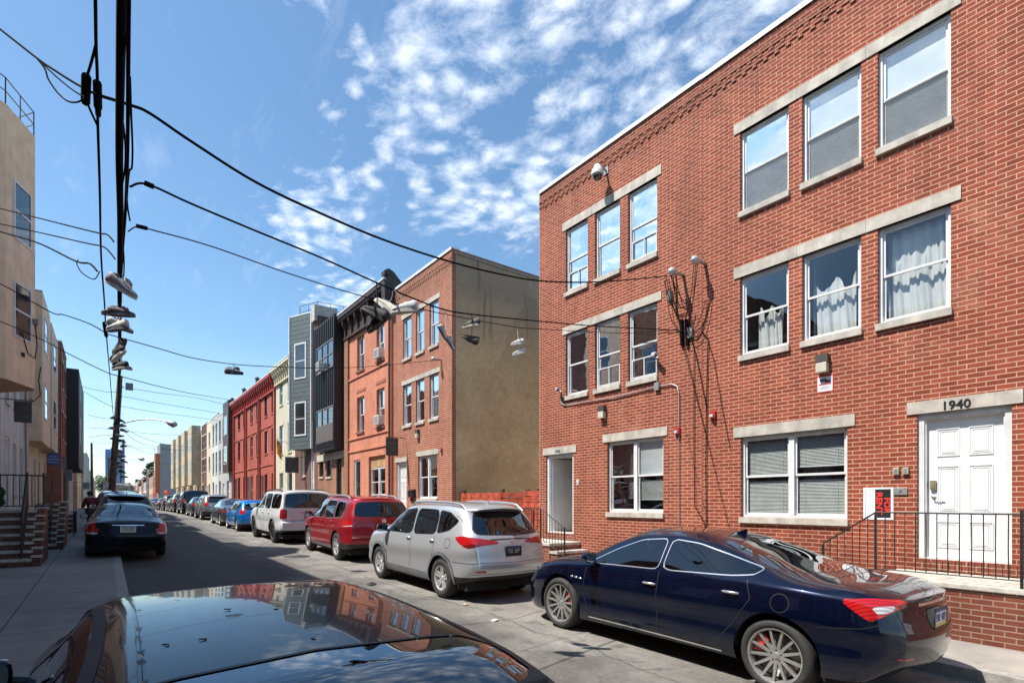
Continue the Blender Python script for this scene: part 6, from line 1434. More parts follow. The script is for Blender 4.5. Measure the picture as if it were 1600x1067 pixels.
BOX = dict(SUV, ends=(-2.62, 2.58), wy=(-1.51, 1.51), R=.41, rimR=.28, tw=.27, cladding=.05, clad=None, arch=.07, spokes=(6, .22, .05, .05), cabin=(-2.3, 1.1), rlen=.7, rbulge=.03, tum=.04,
    top=[(-2.62, 1.86), (-2.2, 1.90), (-1.0, 1.93), (-.2, 1.93), (.4, 1.89), (.85, 1.68), (1.2, 1.42), (1.4, 1.28), (1.8, 1.23), (2.3, 1.16), (2.58, 1.02)],
    rail=[(-2.62, 1.78), (-2.2, 1.82), (-1, 1.84), (-.2, 1.84), (.3, 1.80), (.7, 1.60), (1.1, 1.32), (1.35, 1.22), (1.8, 1.18), (2.3, 1.10), (2.58, .94)],
    belt=[(-2.62, 1.24), (-1.5, 1.22), (0, 1.19), (1.2, 1.15), (1.8, 1.10), (2.3, 1.02), (2.58, .84)],
    w=[(-2.62, .90), (-2.5, .96), (-2.2, .985), (-1.5, 1.0), (0, .99), (1.5, 1.0), (2.1, .97), (2.4, .92), (2.58, .80)],
    rw=[(-2.62, .79), (-2.2, .80), (-1, .80), (0, .79), (.5, .79), (1.0, .84), (1.4, .90), (1.8, .90), (2.3, .82), (2.58, .64)],
    sill=[(-2.62, .48), (-2.1, .42), (-1.6, .38), (0, .36), (1.9, .36), (2.58, .42)], rear=[(.3, .1), (.55, .0), (.8, .0), (.82, .07), (1.2, .08), (1.3, .09), (1.8, .26)], front=[(.2, .1), (.5, 0), (.8, .04), (1.2, .12)],
    glass=[('side_window', 'side', [(1.06, 1.23), (.74, 1.50), (.40, 1.73), (.1, 1.77), (-.06, 1.77), (-.08, 1.23)], 'black'), ('side_window', 'side', [(-.2, 1.23), (-.18, 1.77), (-1.05, 1.77), (-1.08, 1.24)], 'black'), ('side_window', 'side', [(-1.2, 1.26), (-1.18, 1.76), (-2.3, 1.74), (-2.38, 1.27)], 'black'),
           ('windscreen', 'top', [(-.5, 1.36), (.78, 1.16), (.66, .52), (-.5, .44)], 'black'), ('rear_window', 'rear', [(-.5, 1.29), (.80, 1.29), (.74, 1.77), (-.5, 1.79)], 'priv')],
    seams=[('side', [(1.1, 1.14), (1.1, .7), (1.02, .44)]), ('side', [(-.14, 1.2), (-.14, .44)]), ('side', [(-1.13, 1.22), (-1.1, .9), (-.95, .6), (-.9, .46)]), ('rear', [(.80, 1.74), (.82, 1.25), (.78, .84), (0, .84)]), ('side', [(.98, .78), (-.9, .78)])],
    regions=[('tail_lamp', TL_RED, wrap([(-1.50, .90), (-1.50, 1.24), (-1.82, 1.24), (-1.82, .90)], 1), 'wrap'), ('lower_bumper', TRIM, lambda x, y, z: max(z - .50, y + 1.85), 'wrap'), ('bumper_step', TRIM, xz([(-.5, .80), (.62, .80), (.62, .835), (-.5, .835)]), 'rear')],
    ribs=[('rear', [(-.30, 1.12), (.30, 1.12)], .03, CHROME)], handles=[(-.02, 1.08), (-1.0, 1.08)], mirror=(.98, 1.28, 1.1), plate=(1.0, .3, 'LDC-3348'), plate_m=PLATE_M, plate_ink=PLATE_B, plate_fr=TRIM,
    extra=[roof_rails(.74, -1.95, .2, TRIM, .06), spoiler(-2.2, .76, .16, None), wiper(1.30, .02, .4)])
def old_badge_holes(t, hit, sp, paint):
    for x in (-.42, -.36, -.30, -.24):
        for z in (1.03, 1.08): p = hit((x, -6, z), (0, 1, 0)); MB().lathe([(0, -.003), (.012, -.003)], p, 'y', 8).build('badge_stud', WHITE, t, local=True)
BOX['extra'].append(old_badge_holes); BOX.pop('mirror_m')
SED = dict(ends=(-2.35, 2.25), wy=(-1.36, 1.36), R=.325, tw=.22, rimR=.215, spokes=(5, .28, .05, .04), tum=.05, cabin=(-.95, 1.0), parcel=True, rbulge=.07,
    top=[(-2.35, .99), (-2.25, 1.03), (-1.75, 1.06), (-1.5, 1.09), (-1.05, 1.28), (-.7, 1.405), (0, 1.45), (.4, 1.43), (.75, 1.31), (1.1, 1.12), (1.35, 1.0), (1.8, .93), (2.1, .82), (2.25, .68)],
    rail=[(-2.35, .965), (-1.75, 1.02), (-1.45, 1.06), (-1.05, 1.20), (-.7, 1.315), (0, 1.365), (.35, 1.34), (.7, 1.20), (1.1, 1.02), (1.35, .95), (1.8, .89), (2.25, .62)],
    belt=[(-2.35, .92), (-1.5, .965), (0, .93), (1.2, .895), (1.8, .81), (2.25, .56)],
    w=[(-2.35, .75), (-2.22, .84), (-1.85, .885), (0, .90), (1.4, .895), (1.9, .85), (2.15, .74), (2.25, .62)],
    rw=[(-2.35, .68), (-1.75, .74), (-1.35, .69), (-.9, .615), (0, .595), (.4, .60), (.9, .69), (1.3, .76), (1.8, .74), (2.25, .48)],
    sill=[(-2.35, .32), (-2., .25), (0, .22), (2., .21), (2.25, .26)], rear=[(.2, .12), (.45, .02), (.6, .0), (.8, .04), (1.0, .08)], front=[(.2, .06), (.5, 0), (.7, .1), (1, .25)],
    glass=[('side_window', 'side', [(.98, .945), (.66, 1.14), (.32, 1.285), (.0, 1.325), (-.04, 1.325), (-.05, .965)], 'black'), ('side_window', 'side', [(-.13, .97), (-.12, 1.325), (-.6, 1.295), (-1.02, 1.15), (-1.16, 1.04), (-1.0, 1.0)], 'black'),
           ('windscreen', 'top', [(-.5, 1.28), (.68, 1.08), (.54, .46), (-.5, .38)], 'black'), ('rear_window', 'top', [(-.5, -1.50), (.60, -1.38), (.50, -.80), (-.5, -.71)], 'black')],
    seams=[('side', [(1.0, .88), (1.0, .55), (.9, .28)]), ('side', [(-.09, .95), (-.10, .29)]), ('side', [(-1.1, 1.0), (-1.12, .8), (-.95, .5), (-.82, .29)]), ('side', [(.9, .28), (-.82, .29)]), ('top', [(.58, -1.62), (.66, -2.25)]), ('rear', [(.64, .96), (.60, .66), (0, .64)])],
    regions=[('tail_lamp', TL_RED, wrap([(-1.14, .93), (-1.5, .95), (-1.80, .93), (-1.78, .78), (-1.4, .76), (-1.25, .82)]), 'wrap')],
    handles=[(-.0, .80), (-1.0, .84)], mirror=(.86, .985, .85), plate=(.78, .3, 'FBN-8820'))
VOL = scaled(SED, 1.0, .985, .985, regions=[('tail_lamp_clear', TL_WHITE, wrap([(-1.18, .70), (-1.42, .66), (-1.70, .66), (-1.70, .715), (-1.4, .72), (-1.2, .74)]), 'wrap'), ('tail_lamp', TL_RED, wrap([(-1.10, .93), (-1.34, .985), (-1.56, .97), (-1.62, .82), (-1.72, .80), (-1.72, .715), (-1.4, .72), (-1.2, .74)]), 'wrap'), ('lower_bumper', TRIM, lambda x, y, z: max(z - .34, y + 1.75), 'wrap')],
    plate=(.80, .3, 'EWP-6193'), plate_fr=CHROME, ribs=[('rear', [(0, .895), (.34, .895)], .01, CHROME)])
def roof_aerials(t, hit, sp, paint):
    for x in (-.02, .03): p = hit((x, -.78, 4), (0, 0, -1)); MB().tube([p, p + Vector((0, -.05, .05))], [.008, .004], 5).build('aerial', TRIM, t, local=True)
HAT = scaled(SUV, .93, .86, .865, R=.30, rimR=.20, tw=.2, cladding=None, wy=(-1.24, 1.24), ribs=[], extra=[spoiler(-1.5, .56, .22, None), wiper(.99, .02, .35)], plate=(.66, .3, 'GZP-7741'), plate_m=PLATE_M, plate_ink=PLATE_B, mirror_m=None,
    regions=[('tail_lamp', TL_RED, wrap([(-.82, .86), (-.95, 1.06), (-1.16, 1.08), (-1.32, .93), (-1.25, .82), (-1.0, .80)]), 'wrap'), ('lower_bumper', TRIM, lambda x, y, z: max(z - .36, y + 1.6), 'rear')])
HAT['mirror_m'] = carpaint('paint_sky_blue', (.0, .17, .50), .3, .3)
CRV = scaled(SUV, .985, .98, .97, cladding=.05, R=.345, wy=(-1.31, 1.31), extra=[spoiler(-1.7, .58, .2, None), badge(.98, .05)], ribs=[], regions=[('tail_lamp', TL_RED, wrap([(-1.22, .98), (-1.16, 1.46), (-1.30, 1.52), (-1.44, 1.2), (-1.62, 1.0), (-1.6, .92), (-1.3, .9)]), 'wrap'), ('lower_bumper', TRIM, lambda x, y, z: max(z - .56, y + 1.7), 'wrap'), ('sill_cladding', TRIM, lambda x, y, z: z - .40, 'side')])
def slope(y): return math.atan(.0178) if y < 45 else 0.0
def place(label, sp, paint, X, Y, heading=0., ry=0., dz=0., **kw):
    return make_car(label, sp, paint, (X, Y, gz(Y) + dz), heading, rx=slope(Y), ry=ry, **kw)
P_BLUE = carpaint('paint_deep_blue', (.0011, .0038, .019), .4, .25, dust=.010); P_SILV = carpaint('paint_silver', (.52, .535, .55), .6, .36, dust=.05); P_RED = carpaint('paint_red', (.30, .008, .014), .25, .3, dust=.05)
P_WHITE = carpaint('paint_white', (.62, .63, .64), 0, .35, dust=.06); P_BLACK = carpaint('paint_black', (.004, .004, .005), .0, .25, dust=.006); P_GLOSS = carpaint('paint_gloss_black', (.003, .0035, .005), .0, .2, dust=.010, coat=.75); P_NAVY = carpaint('paint_dark_teal', (.003, .007, .012), .1, .3, dust=.004, coat=.32)
P_GREY = carpaint('paint_graphite', (.085, .088, .092), .5, .32, dust=.05); P_LGREY = carpaint('paint_grey_silver', (.27, .28, .285), .6, .34, dust=.05); P_TAN = carpaint('paint_dark_grey', (.035, .037, .040), .4, .32, dust=.05)
BOX['clad'] = P_WHITE
G1 = 'cars parked along the right kerb'; G2 = 'cars parked along the left kerb'
place('dark blue sports sedan with multi spoke wheels parked in the right foreground', GT, P_BLUE, 5.94, 4.07, dens=1.25, group=G1, rim=plain('alloy_grey', (.40, .39, .375), .32, metal=.6, var=.12, scale=15), glassm=glass('sedan_glass', (.07, .08, .09), 1.2))
place('silver compact crossover with roof rails parked behind the blue sedan', SUV, P_SILV, 5.60, 9.70, dens=1.15, glassm=CG_MID, group=G1)
place('red large crossover parked between the silver and white vehicles', ORV, P_RED, 6.00, 16.05, heading=-radians(2.2), dens=1.0, glassm=CG_DARK, group=G1)
place('white boxy full size off roader with black wheels on the right', BOX, P_WHITE, 5.76, 22.27, dens=.9, rim=ALLOY_D, group=G1)
place('bright blue small hatchback in the right hand row', HAT, HAT['mirror_m'], 5.62, 28.75, dens=.8, glassm=CG_MID, group=G1)
place('graphite grey sedan just beyond the bright blue hatchback', SED, P_GREY, 5.65, 33.45, dens=.7, group=G1)
place('grey silver crossover with tall tail lamps beyond the graphite sedan', CRV, P_LGREY, 5.66, 40.6, dens=.7, group=G1)
place('dark car beyond the grey silver crossover', SED, P_TAN, 5.7, 46.0, dens=.5, group=G1, text=False, seats=False)
place('black tall off roader far down the right hand row', BOX, P_BLACK, 5.75, 51.9, dens=.45, group=G1, text=False, seats=False)
place('black crossover ahead of the far black off roader', ORV, P_BLACK, 5.7, 58.0, dens=.45, group=G1, text=False, seats=False)
place('dark grey sedan far down the right hand row', SED, P_GREY, 5.7, 63.8, dens=.4, group=G1, text=False, seats=False)
place('dark crossover near the far end of the right hand row', SUV, P_TAN, 5.7, 69.4, dens=.4, group=G1, text=False, seats=False)
place('small dark sedan at the far end of the right hand row', SED, P_TAN, 5.6, 75.0, dens=.4, group=G1, text=False, seats=False)
place('distant red tailed silver sedan beyond the row by the side street', SED, P_LGREY, 5.3, 88.0, dens=.4, group=G1, text=False, seats=False)
# left kerb: parked half on the pavement
FS = dict(SED, rail=[(-2.35, .965), (-1.75, 1.02), (-1.45, 1.07), (-1.05, 1.235), (-.7, 1.365), (-.3, 1.405), (0, 1.41), (.35, 1.385), (.7, 1.225), (1.1, 1.02), (1.35, .95), (1.8, .89), (2.25, .62)], rw=[(-2.35, .68), (-1.75, .74), (-1.35, .70), (-.9, .61), (-.4, .555), (0, .55), (.4, .565), (.9, .68), (1.3, .76), (1.8, .74), (2.25, .48)], flat=.80)
FS['ribs'] = [('top', [(.66, -1.25), (.585, -.8), (.535, -.3), (.528, 0), (.54, .35), (.60, .62), (.66, .85)], .019, TRIM)]
FG = scaled(FS, .96, 1.25, .955, R=.33, wy=(-1.6, 1.6)); FG['extra'] = []; FG['glass'] = [q for q in FG['glass'] if q[0] != 'rear_window'] + [('rear_window', 'top', [(-.5, -1.9), (.60, -1.76), (.53, -.80), (-.5, -.70)], 'black')]; FG['ribs'] = [('top', [(a * .96, b * 1.25) for a, b in FS['ribs'][0][1]], .019, TRIM)]
place('glossy black sedan filling the bottom left foreground, roof and rear glass in view', FG, P_GLOSS, .49, 2.36, dz=.03, dens=2.0, group=G2, glassm=CG_DARK)
rl = random.Random(4)
for k, (px, py, nm) in enumerate(((260, 991, 'lowest left'), (317, 984, 'near the middle'), (355, 949, 'towards the front left'), (491, 977, 'right of centre'), (430, 945, 'front centre'))):
    a = at(px, py, .38 * F / (py - HY)); h = FG['hit']((a.x - .49, a.y - 2.36, 4), (0, 0, -1)); x, y, z = a.x, a.y, h.z + gz(2.36) + .03 + .0178 * h.y + .002; m = MB(); vs = []
    for i in range(8): q = 2 * pi * i / 8; r_ = .007 * rl.uniform(.5, 1.2); vs.append((x + 1.7 * r_ * cos(q), y + r_ * sin(q), z + .006 * rl.random()))
    vs.append((x, y, z + .005)); m.add(vs, [(i, (i + 1) % 8, 8) for i in range(8)]); tag(m.build('dead_leaf', plain('leaf_dead', (.03, .024, .018), .8)), f'tiny dark leaf bit on the black roof, {nm}', 'leaf', 'leaf bits on the black roof')
place('dark teal sedan with tall red tail lamps parked half on the left pavement', VOL, P_NAVY, .43, 19.3, ry=radians(1.5), dz=.05, dens=.9, glassm=CG_MID, group=G2)
place('dark crossover directly ahead of the teal sedan on the left', SUV, carpaint('paint_night_blue', (.02, .03, .045), .3, .3), .55, 25.6, ry=radians(1.5), dz=.05, dens=.6, group=G2, text=False)
place('black off roader with roof rails two ahead of the teal sedan', ORV, P_BLACK, .45, 31.8, ry=radians(1.5), dz=.05, dens=.5, group=G2, text=False)
# white box van far down on the left
t = thing('box_van', 'white box van with ladder rack far down the left side', 'van', (.68, 57, gz(57)))
m = MB(); m.box(-.25, 1.6, 55, 59.6, gz(57) + .55, gz(57) + 2.35); m.build('cargo_box', P_WHITE, t, bevel=.06); m = MB(); m.prism([(59.62, gz(57) + .5), (61.4, gz(57) + .5), (61.3, gz(57) + 1.1), (60.5, gz(57) + 1.35), (59.9, gz(57) + 2.0), (59.62, gz(57) + 2.1)], -.2, 1.55, axis='x'); m.build('cab', P_WHITE, t, bevel=.05)
m = MB(); m.box(-.1, .62, 54.98, 55.0, gz(57) + 1.3, gz(57) + 2.1); m.box(.72, 1.45, 54.98, 55.0, gz(57) + 1.3, gz(57) + 2.1); m.build('rear_window', DKGLASS, t)
for wx in (-.1, 1.45):
    for wy in (56, 60.4): m = MB(); m.lathe([(0, -.11), (.22, -.11), (.36, -.09), (.37, 0), (.36, .09), (.22, .11), (0, .11)], (wx, wy, gz(57) + .37), 'x', 20); m.build('wheel', TYRE, t)
m = MB()
for y in (55.2, 57, 59): m.tube([(-.25, y, gz(57) + 2.5), (1.6, y, gz(57) + 2.5)], .03, 6); m.tube([(-.2, y, gz(57) + 2.3), (-.2, y, gz(57) + 2.5)], .025, 6); m.tube([(1.55, y, gz(57) + 2.3), (1.55, y, gz(57) + 2.5)], .025, 6)
for x in (-.2, 1.55): m.tube([(x, 55.1, gz(57) + 2.55), (x, 59.2, gz(57) + 2.55)], .03, 6)
m.build('ladder_rack', GREYM, t)
m = MB(); m.box(-.22, -.06, 54.97, 55.02, gz(57) + .9, gz(57) + 1.2); m.box(1.42, 1.58, 54.97, 55.02, gz(57) + .9, gz(57) + 1.2); m.build('tail_lamps', TL_RED, t)
# ---------------------------------------------------------------- overhead cables
def smooth(pts, k=6):
    out = []; n = len(pts)
    for i in range(n - 1):
        p0, p1, p2, p3 = pts[max(i - 1, 0)], pts[i], pts[i + 1], pts[min(i + 2, n - 1)]
        for j in range(k):
            t = j / k; out.append(p1 * 1. + (p2 - p0) * (.5 * t) + (p0 * 2 - p1 * 5 + p2 * 4 - p3) * (.5 * t * t) + (p1 * 3 - p0 - p2 * 3 + p3) * (.5 * t ** 3))
    return out + [pts[-1]]
def atz(px, py, Z): return at(px, py, (Z - CZ) * F / (HY - py))
def onplane(A, B, px, py):
    u = (px - 800) / F; dx, dy = SA + u * CA, CA - u * SA; ex, ey = B[0] - A[0], B[1] - A[1]
    t = (A[0] * ey - A[1] * ex) / (dx * ey - dy * ex); return at(px, py, t)
def cable(label, pts, r, extra=None, mat=RUBBER):
    m = MB(); m.tube(smooth(pts), r, 6)
    for p, q, rr in (extra or []): m.tube([p, q], rr, 8)
    return tag(m.build('overhead_cable', mat), label, 'cable', 'overhead cables')
def drop(label, A, B, pp, r, **k): return cable(label, [onplane(A, B, *p) for p in pp], r, **k)
mainp = [atz(*p) for p in ((194, -140, 4.3), (192, -60, 4.24), (190, 0, 4.2), (188, 120, 4.12), (186.5, 250, 4.06), (188, 350, 4.03), (187, 450, 4.06), (187, 530, 4.2), (186, 600, 4.6), (185.5, 640, 5.0), (184, 690, 5.75))]
cable('thickest black cable bundle running overhead along the street to the pole', mainp, .021)
cable('thin black cable lashed loosely along the thickest bundle', [p + Vector((.020 * sin(i * .45) + .012, 0, .018 * cos(i * .45))) for i, p in enumerate(smooth(mainp, 8))], .006)
cable('black cable hanging close beside the thickest bundle on its right', [atz(*p) for p in ((206, -140, 4.5), (203, -60, 4.45), (201, 0, 4.4), (200, 150, 4.3), (199, 250, 4.24), (196, 330, 4.2), (191, 400, 4.15), (188, 470, 4.12), (187, 545, 4.3))], .011)
cable('thin looping wire hung from the cable right of the thickest bundle', [atz(*p) for p in ((203, 120, 4.3), (205, 180, 4.25), (207, 230, 4.2), (206, 262, 4.15), (202, 268, 4.15), (199, 300, 4.18), (199, 320, 4.1), (203, 345, 4.1))], .006)
J = atz(150, 140, 4.9)
cable('black cable left of the thick bundle carrying the splice cases', [atz(*p) for p in ((143, -140, 5.), (147, -60, 4.95), (149, 0, 4.92), (150, 70, 4.9), (152, 120, 4.9), (153, 200, 4.88), (156, 300, 4.86), (158, 400, 4.85), (163, 470, 4.85), (166, 520, 4.9), (172, 590, 5.1), (177, 650, 5.5), (181, 690, 5.9))], .010,
      extra=[(atz(152, 130, 4.9), atz(153, 168, 4.9), .028), (atz(153, 165, 4.9), atz(153.5, 180, 4.9), .02), (atz(163, 505, 4.88), atz(166, 525, 4.9), .03)])
cable('short second strand bowing out beside the splice cases', [atz(*p) for p in ((150, 70, 4.9), (142, 100, 4.9), (135, 125, 4.9), (133, 150, 4.9), (140, 170, 4.9), (152, 196, 4.88))], .009, extra=[(atz(135, 120, 4.9), atz(133.5, 160, 4.9), .03)])
A1 = (J.x, J.y); B1 = (9.34, 7.09)
drop('longest overhead wire crossing to house 1938 above all the others', A1, B1, [(150, 148), (205, 165), (235, 178), (300, 222), (400, 285), (500, 333), (600, 375), (700, 408), (780, 428), (845, 439), (920, 441), (985, 437), (1042, 431)], .0115)
drop('wire rising from the splice cases to the upper left corner', A1, (XL, 8.), [(150, 148), (120, 132), (88, 112), (60, 93), (0, 46), (-60, 0), (-200, -105), (-440, -270)], .009)
drop('looped wire sagging from the upper left wire into the splice cases', A1, (XL, 8.), [(58, 92), (70, 108), (76, 125), (90, 145), (105, 158), (120, 160), (132, 154)], .006); drop('straight thin strand just below the upper left wire', A1, (XL, 8.), [(60, 94), (90, 122), (115, 142), (132, 152)], .006)
K = atz(199, 290, 4.2); A2 = (K.x, K.y); B2 = (9.40, Q(1062))
D2 = [(203, 292), (230, 288), (300, 319), (400, 361), (500, 402), (580, 438), (640, 464), (695, 484), (745, 492), (844, 502), (924, 509), (1000, 513), (1062, 516)]
drop('middle overhead wire with sneakers running to the tangle on house 1938', A2, B2, D2, .0085, extra=[(onplane(A2, B2, 226, 286), onplane(A2, B2, 240, 292), .02)])
K3 = atz(199, 355, 4.15); A3 = (K3.x, K3.y); B3 = (9.40, Q(1062) + .4)
drop('lower thin overhead wire with white sneakers running to house 1938', A3, B3, [(200, 362), (215, 354), (240, 360), (330, 385), (450, 427), (560, 461), (640, 479), (706, 493), (805, 511), (844, 514), (930, 519), (1000, 521)], .0055, extra=[(onplane(A3, B3, 213, 353), onplane(A3, B3, 230, 357), .018)])
def left_wire(label, pp, Zj, Yb, r=.008, **k):
    j = atz(pp[0][0], pp[0][1], Zj); return drop(label, (j.x, j.y), (XL, Yb), pp, r, **k)
left_wire('upper of two thin wires from the left house to the main bundle', [(178, 378), (166, 366), (140, 361), (0, 326), (-110, 300)], 4.5, 15.)
left_wire('lower of two thin wires from the left house to the main bundle', [(180, 405), (162, 386), (130, 379), (0, 350), (-120, 326)], 4.5, 15.)
left_wire('thick kinked wire from the left house under the two thin wires', [(152, 424), (140, 412), (118, 408), (60, 380), (0, 362), (-110, 330)], 4.8, 15., r=.012)
left_wire('curly jumper wire hanging below the thick kinked wire', [(156, 424), (148, 436), (136, 432), (126, 424), (120, 412), (122, 406)], 4.8, 15., r=.007)
A4 = atz(165, 521, 4.85); A4 = (A4.x, A4.y); B4 = (9.2, yx(689, 9.2))
drop('long wire passing the red houses to the corner house by the lot', A4, B4, [(168, 522), (200, 531), (250, 545), (300, 559), (365, 569), (430, 573), (500, 575), (570, 573), (640, 567), (688, 562)], .009)
left_wire('wire from the bay window house to the long crossing wire', [(168, 522), (140, 506), (100, 492), (78, 487), (0, 443), (-90, 400)], 4.85, 15.5, r=.010)
A5 = atz(172, 585, 5.1); A5 = (A5.x, A5.y)
drop('wire sweeping from the left cable to the far red rowhouse', A5, (9.4, 47.), [(172, 584), (200, 591), (250, 604), (300, 615), (350, 623), (372, 628)], .012)
left_wire('long sagging wire from the left bay to the cable near the shoes', [(172, 584), (150, 574), (100, 549), (60, 528), (0, 502), (-60, 480)], 5.1, 18., r=.012)
Pp = atz(185, 640, 6.2); PA = (xy(185, 42), 42.)
for i, (lab, B_, pp) in enumerate((('upper wire fanning from the pole to the sunny row', (9.4, 53.), [(186, 604), (250, 614), (310, 622), (352, 632)]), ('second wire fanning from the pole to the sunny row', (9.4, 56.), [(186, 618), (250, 630), (310, 640), (345, 646)]),
      ('third wire fanning from the pole to the sunny row', (9.4, 59.), [(186, 634), (250, 645), (300, 651), (340, 657)]), ('low wire fanning from the pole to the grey block', (9.4, 100.), [(188, 668), (215, 690), (245, 698), (276, 703)]),
      ('lower wire fanning from the pole to the cream houses', (9.4, 78.), [(188, 664), (220, 682), (260, 694), (312, 700)]), ('lowest wire fanning from the pole to the grey block', (9.4, 118.), [(186, 690), (215, 702), (240, 710), (264, 712)]))):
    drop(lab, PA, B_, pp, .014)
for i, (lab, Yb, pp) in enumerate((('upper wire from the pole to the black bay', 50., [(186, 612), (165, 612), (128, 604)]), ('second wire from the pole to the black bay', 52., [(186, 640), (160, 628), (130, 611)]), ('third wire from the pole to the shaded row', 60., [(186, 655), (160, 653), (137, 648)]), ('lowest wire from the pole to the shaded row', 66., [(182, 680), (160, 680), (138, 684)]))):
    drop(lab, PA, (XL + .6, Yb), pp, .014)
for i, (lab, y0, y1) in enumerate((('upper of the wires crossing the whole street beyond the pole', 668, 676), ('middle of the wires crossing the whole street beyond the pole', 690, 700), ('lowest of the wires crossing the whole street beyond the pole', 712, 722))):
    Yc = 60 + i * 14; drop(lab, (-2.6, Yc), (9.4, Yc + 6), [(140, y0), (180, y0 + 3), (230, (y0 + y1) / 2 + 5), (275, y1 + 3), (yx and 310, y1)], .015)

# ---------------------------------------------------------------- poles, lamps, signs
WOOD = plain('pole_wood', (.13, .095, .06), .9, var=.35, scale=5, bump=.4, streak=.3)
def pole(label, base, top, r0, r1, steps=True):
    t = thing('utility_pole', label, 'utility pole', base); m = MB(); b, q = Vector(base), Vector(top); m.tube([b.lerp(q, i / 8) for i in range(9)], [r0 + (r1 - r0) * i / 8 for i in range(9)], 12); m.build('shaft', WOOD, t); return t
p0 = Vector((xy(172, 42), 42, gz(42))); ptop = Vector((xy(187.5, 42), 42, at(187, 587, 42 / (CA - (187 - 800) / F * SA)).z))
pt = pole('leaning wooden utility pole hung with shoes on the left pavement', p0, ptop, .20, .14)
m = MB()
for k in range(14): q = p0.lerp(ptop, .25 + k * .05); m.tube([q + Vector((-.2 if k % 2 else .12, -.1, 0)), q + Vector((-.12 if k % 2 else .2, -.1, 0))], .012, 4)
m.build('climbing_spikes', GREYM, pt); m = MB(); q = p0.lerp(ptop, .52); m.tube([p0 + Vector((.16, -.14, 0)), q + Vector((.14, -.14, 0)), ptop + Vector((.1, -.12, -.6))], .03, 5); m.build('riser_pipe', GALV_D, pt)
t = thing('antenna_box', 'small grey box antenna standing clear beside the pole top', 'antenna', (xy(201, 42), 42, 8)); a = at(202, 604, 34.5); m = MB(); m.box(a.x - .2, a.x + .2, a.y - .1, a.y + .1, a.z - .22, a.z + .22); m.build('case', GALV_D, t); MB().tube([p0.lerp(ptop, .93), a + Vector((-.2, 0, -.1))], .02, 5).build('bracket', GREYM, t)
def street_lamp(label, pts, hp, sc=1.):
    t = thing('street_lamp', label, 'street lamp', pts[0], group='cobra head street lamps'); m = MB(); m.tube(smooth([Vector(p) for p in pts]), .035 * sc, 6); m.build('arm', GREYM, t)
    e = Vector(pts[-1]); d = (Vector(hp) - e); m = MB(); k = 8; m.tube([e + d * (i / k) for i in range(k + 1)], [s_ * sc for s_ in (.05, .10, .14, .16, .17, .17, .16, .12, .04)], 10); m.build('lamp_head', GREYM, t)
    MB().ball(e + d * .6 + Vector((0, 0, -.12 * sc)), .13 * sc, 10, sc=(1, 1, .7)).build('lamp_lens', plain('frosted_lens', (.55, .52, .42), .25, coat=.6), t)
td = 34.6
street_lamp('cobra head street lamp on the long arm of the shoe hung pole', [at(187, 663, td), at(205, 658, td), at(225, 655, td), at(243, 655.5, td), at(260, 659, td)], at(277, 664, td), 1.15)
street_lamp('smaller distant cobra head street lamp nearer the skyline tower', [at(190, 716, 75), at(205, 715.5, 75), at(216, 716, 75)], at(226, 717.5, 75), 1.4)
pole('thin grey pole far off carrying the distant street lamp', (xy(188, 92), 92, .89), (xy(189.5, 92), 92, 8.6), .13, .09)
pole('dark slim pole rising above the shaded roofs on the left', (xy(144, 75), 75, .89), (xy(143, 75), 75, at(143, 690, 58).z), .15, .10)
pole('pale slim pole just left of the leaning wooden pole', (xy(169, 100), 100, .89), (xy(170, 100), 100, at(170, 714, 79).z), .15, .10)
X_ = 8.0; Y_ = yx(260.5, X_)
t = thing('road_sign', 'round red no entry sign on a post in front of the grey block', 'road sign', (X_, Y_, .89)); tt = Y_ / (CA - (260.5 - 800) / F * SA); c = at(260.5, 770, tt)
m = MB(); m.lathe([(0, -.02), (.40, -.02), (.40, .02), (0, .02)], c, 'y', 24); m.build('disc', red, t); MB().box(c.x - .28, c.x + .28, c.y - .03, c.y - .021, c.z - .06, c.z + .06).build('bar', WHITE, t); MB().tube([(c.x, c.y + .05, .89), (c.x, c.y + .05, c.z + .3)], .035, 6).build('post', GREYM, t)
tag(MB().add([(7.2, 108, .895), (60, 108, .895), (60, 140, .895), (7.2, 140, .895)], [(0, 1, 2, 3)]).build('side_street', ASPH), kind='structure')

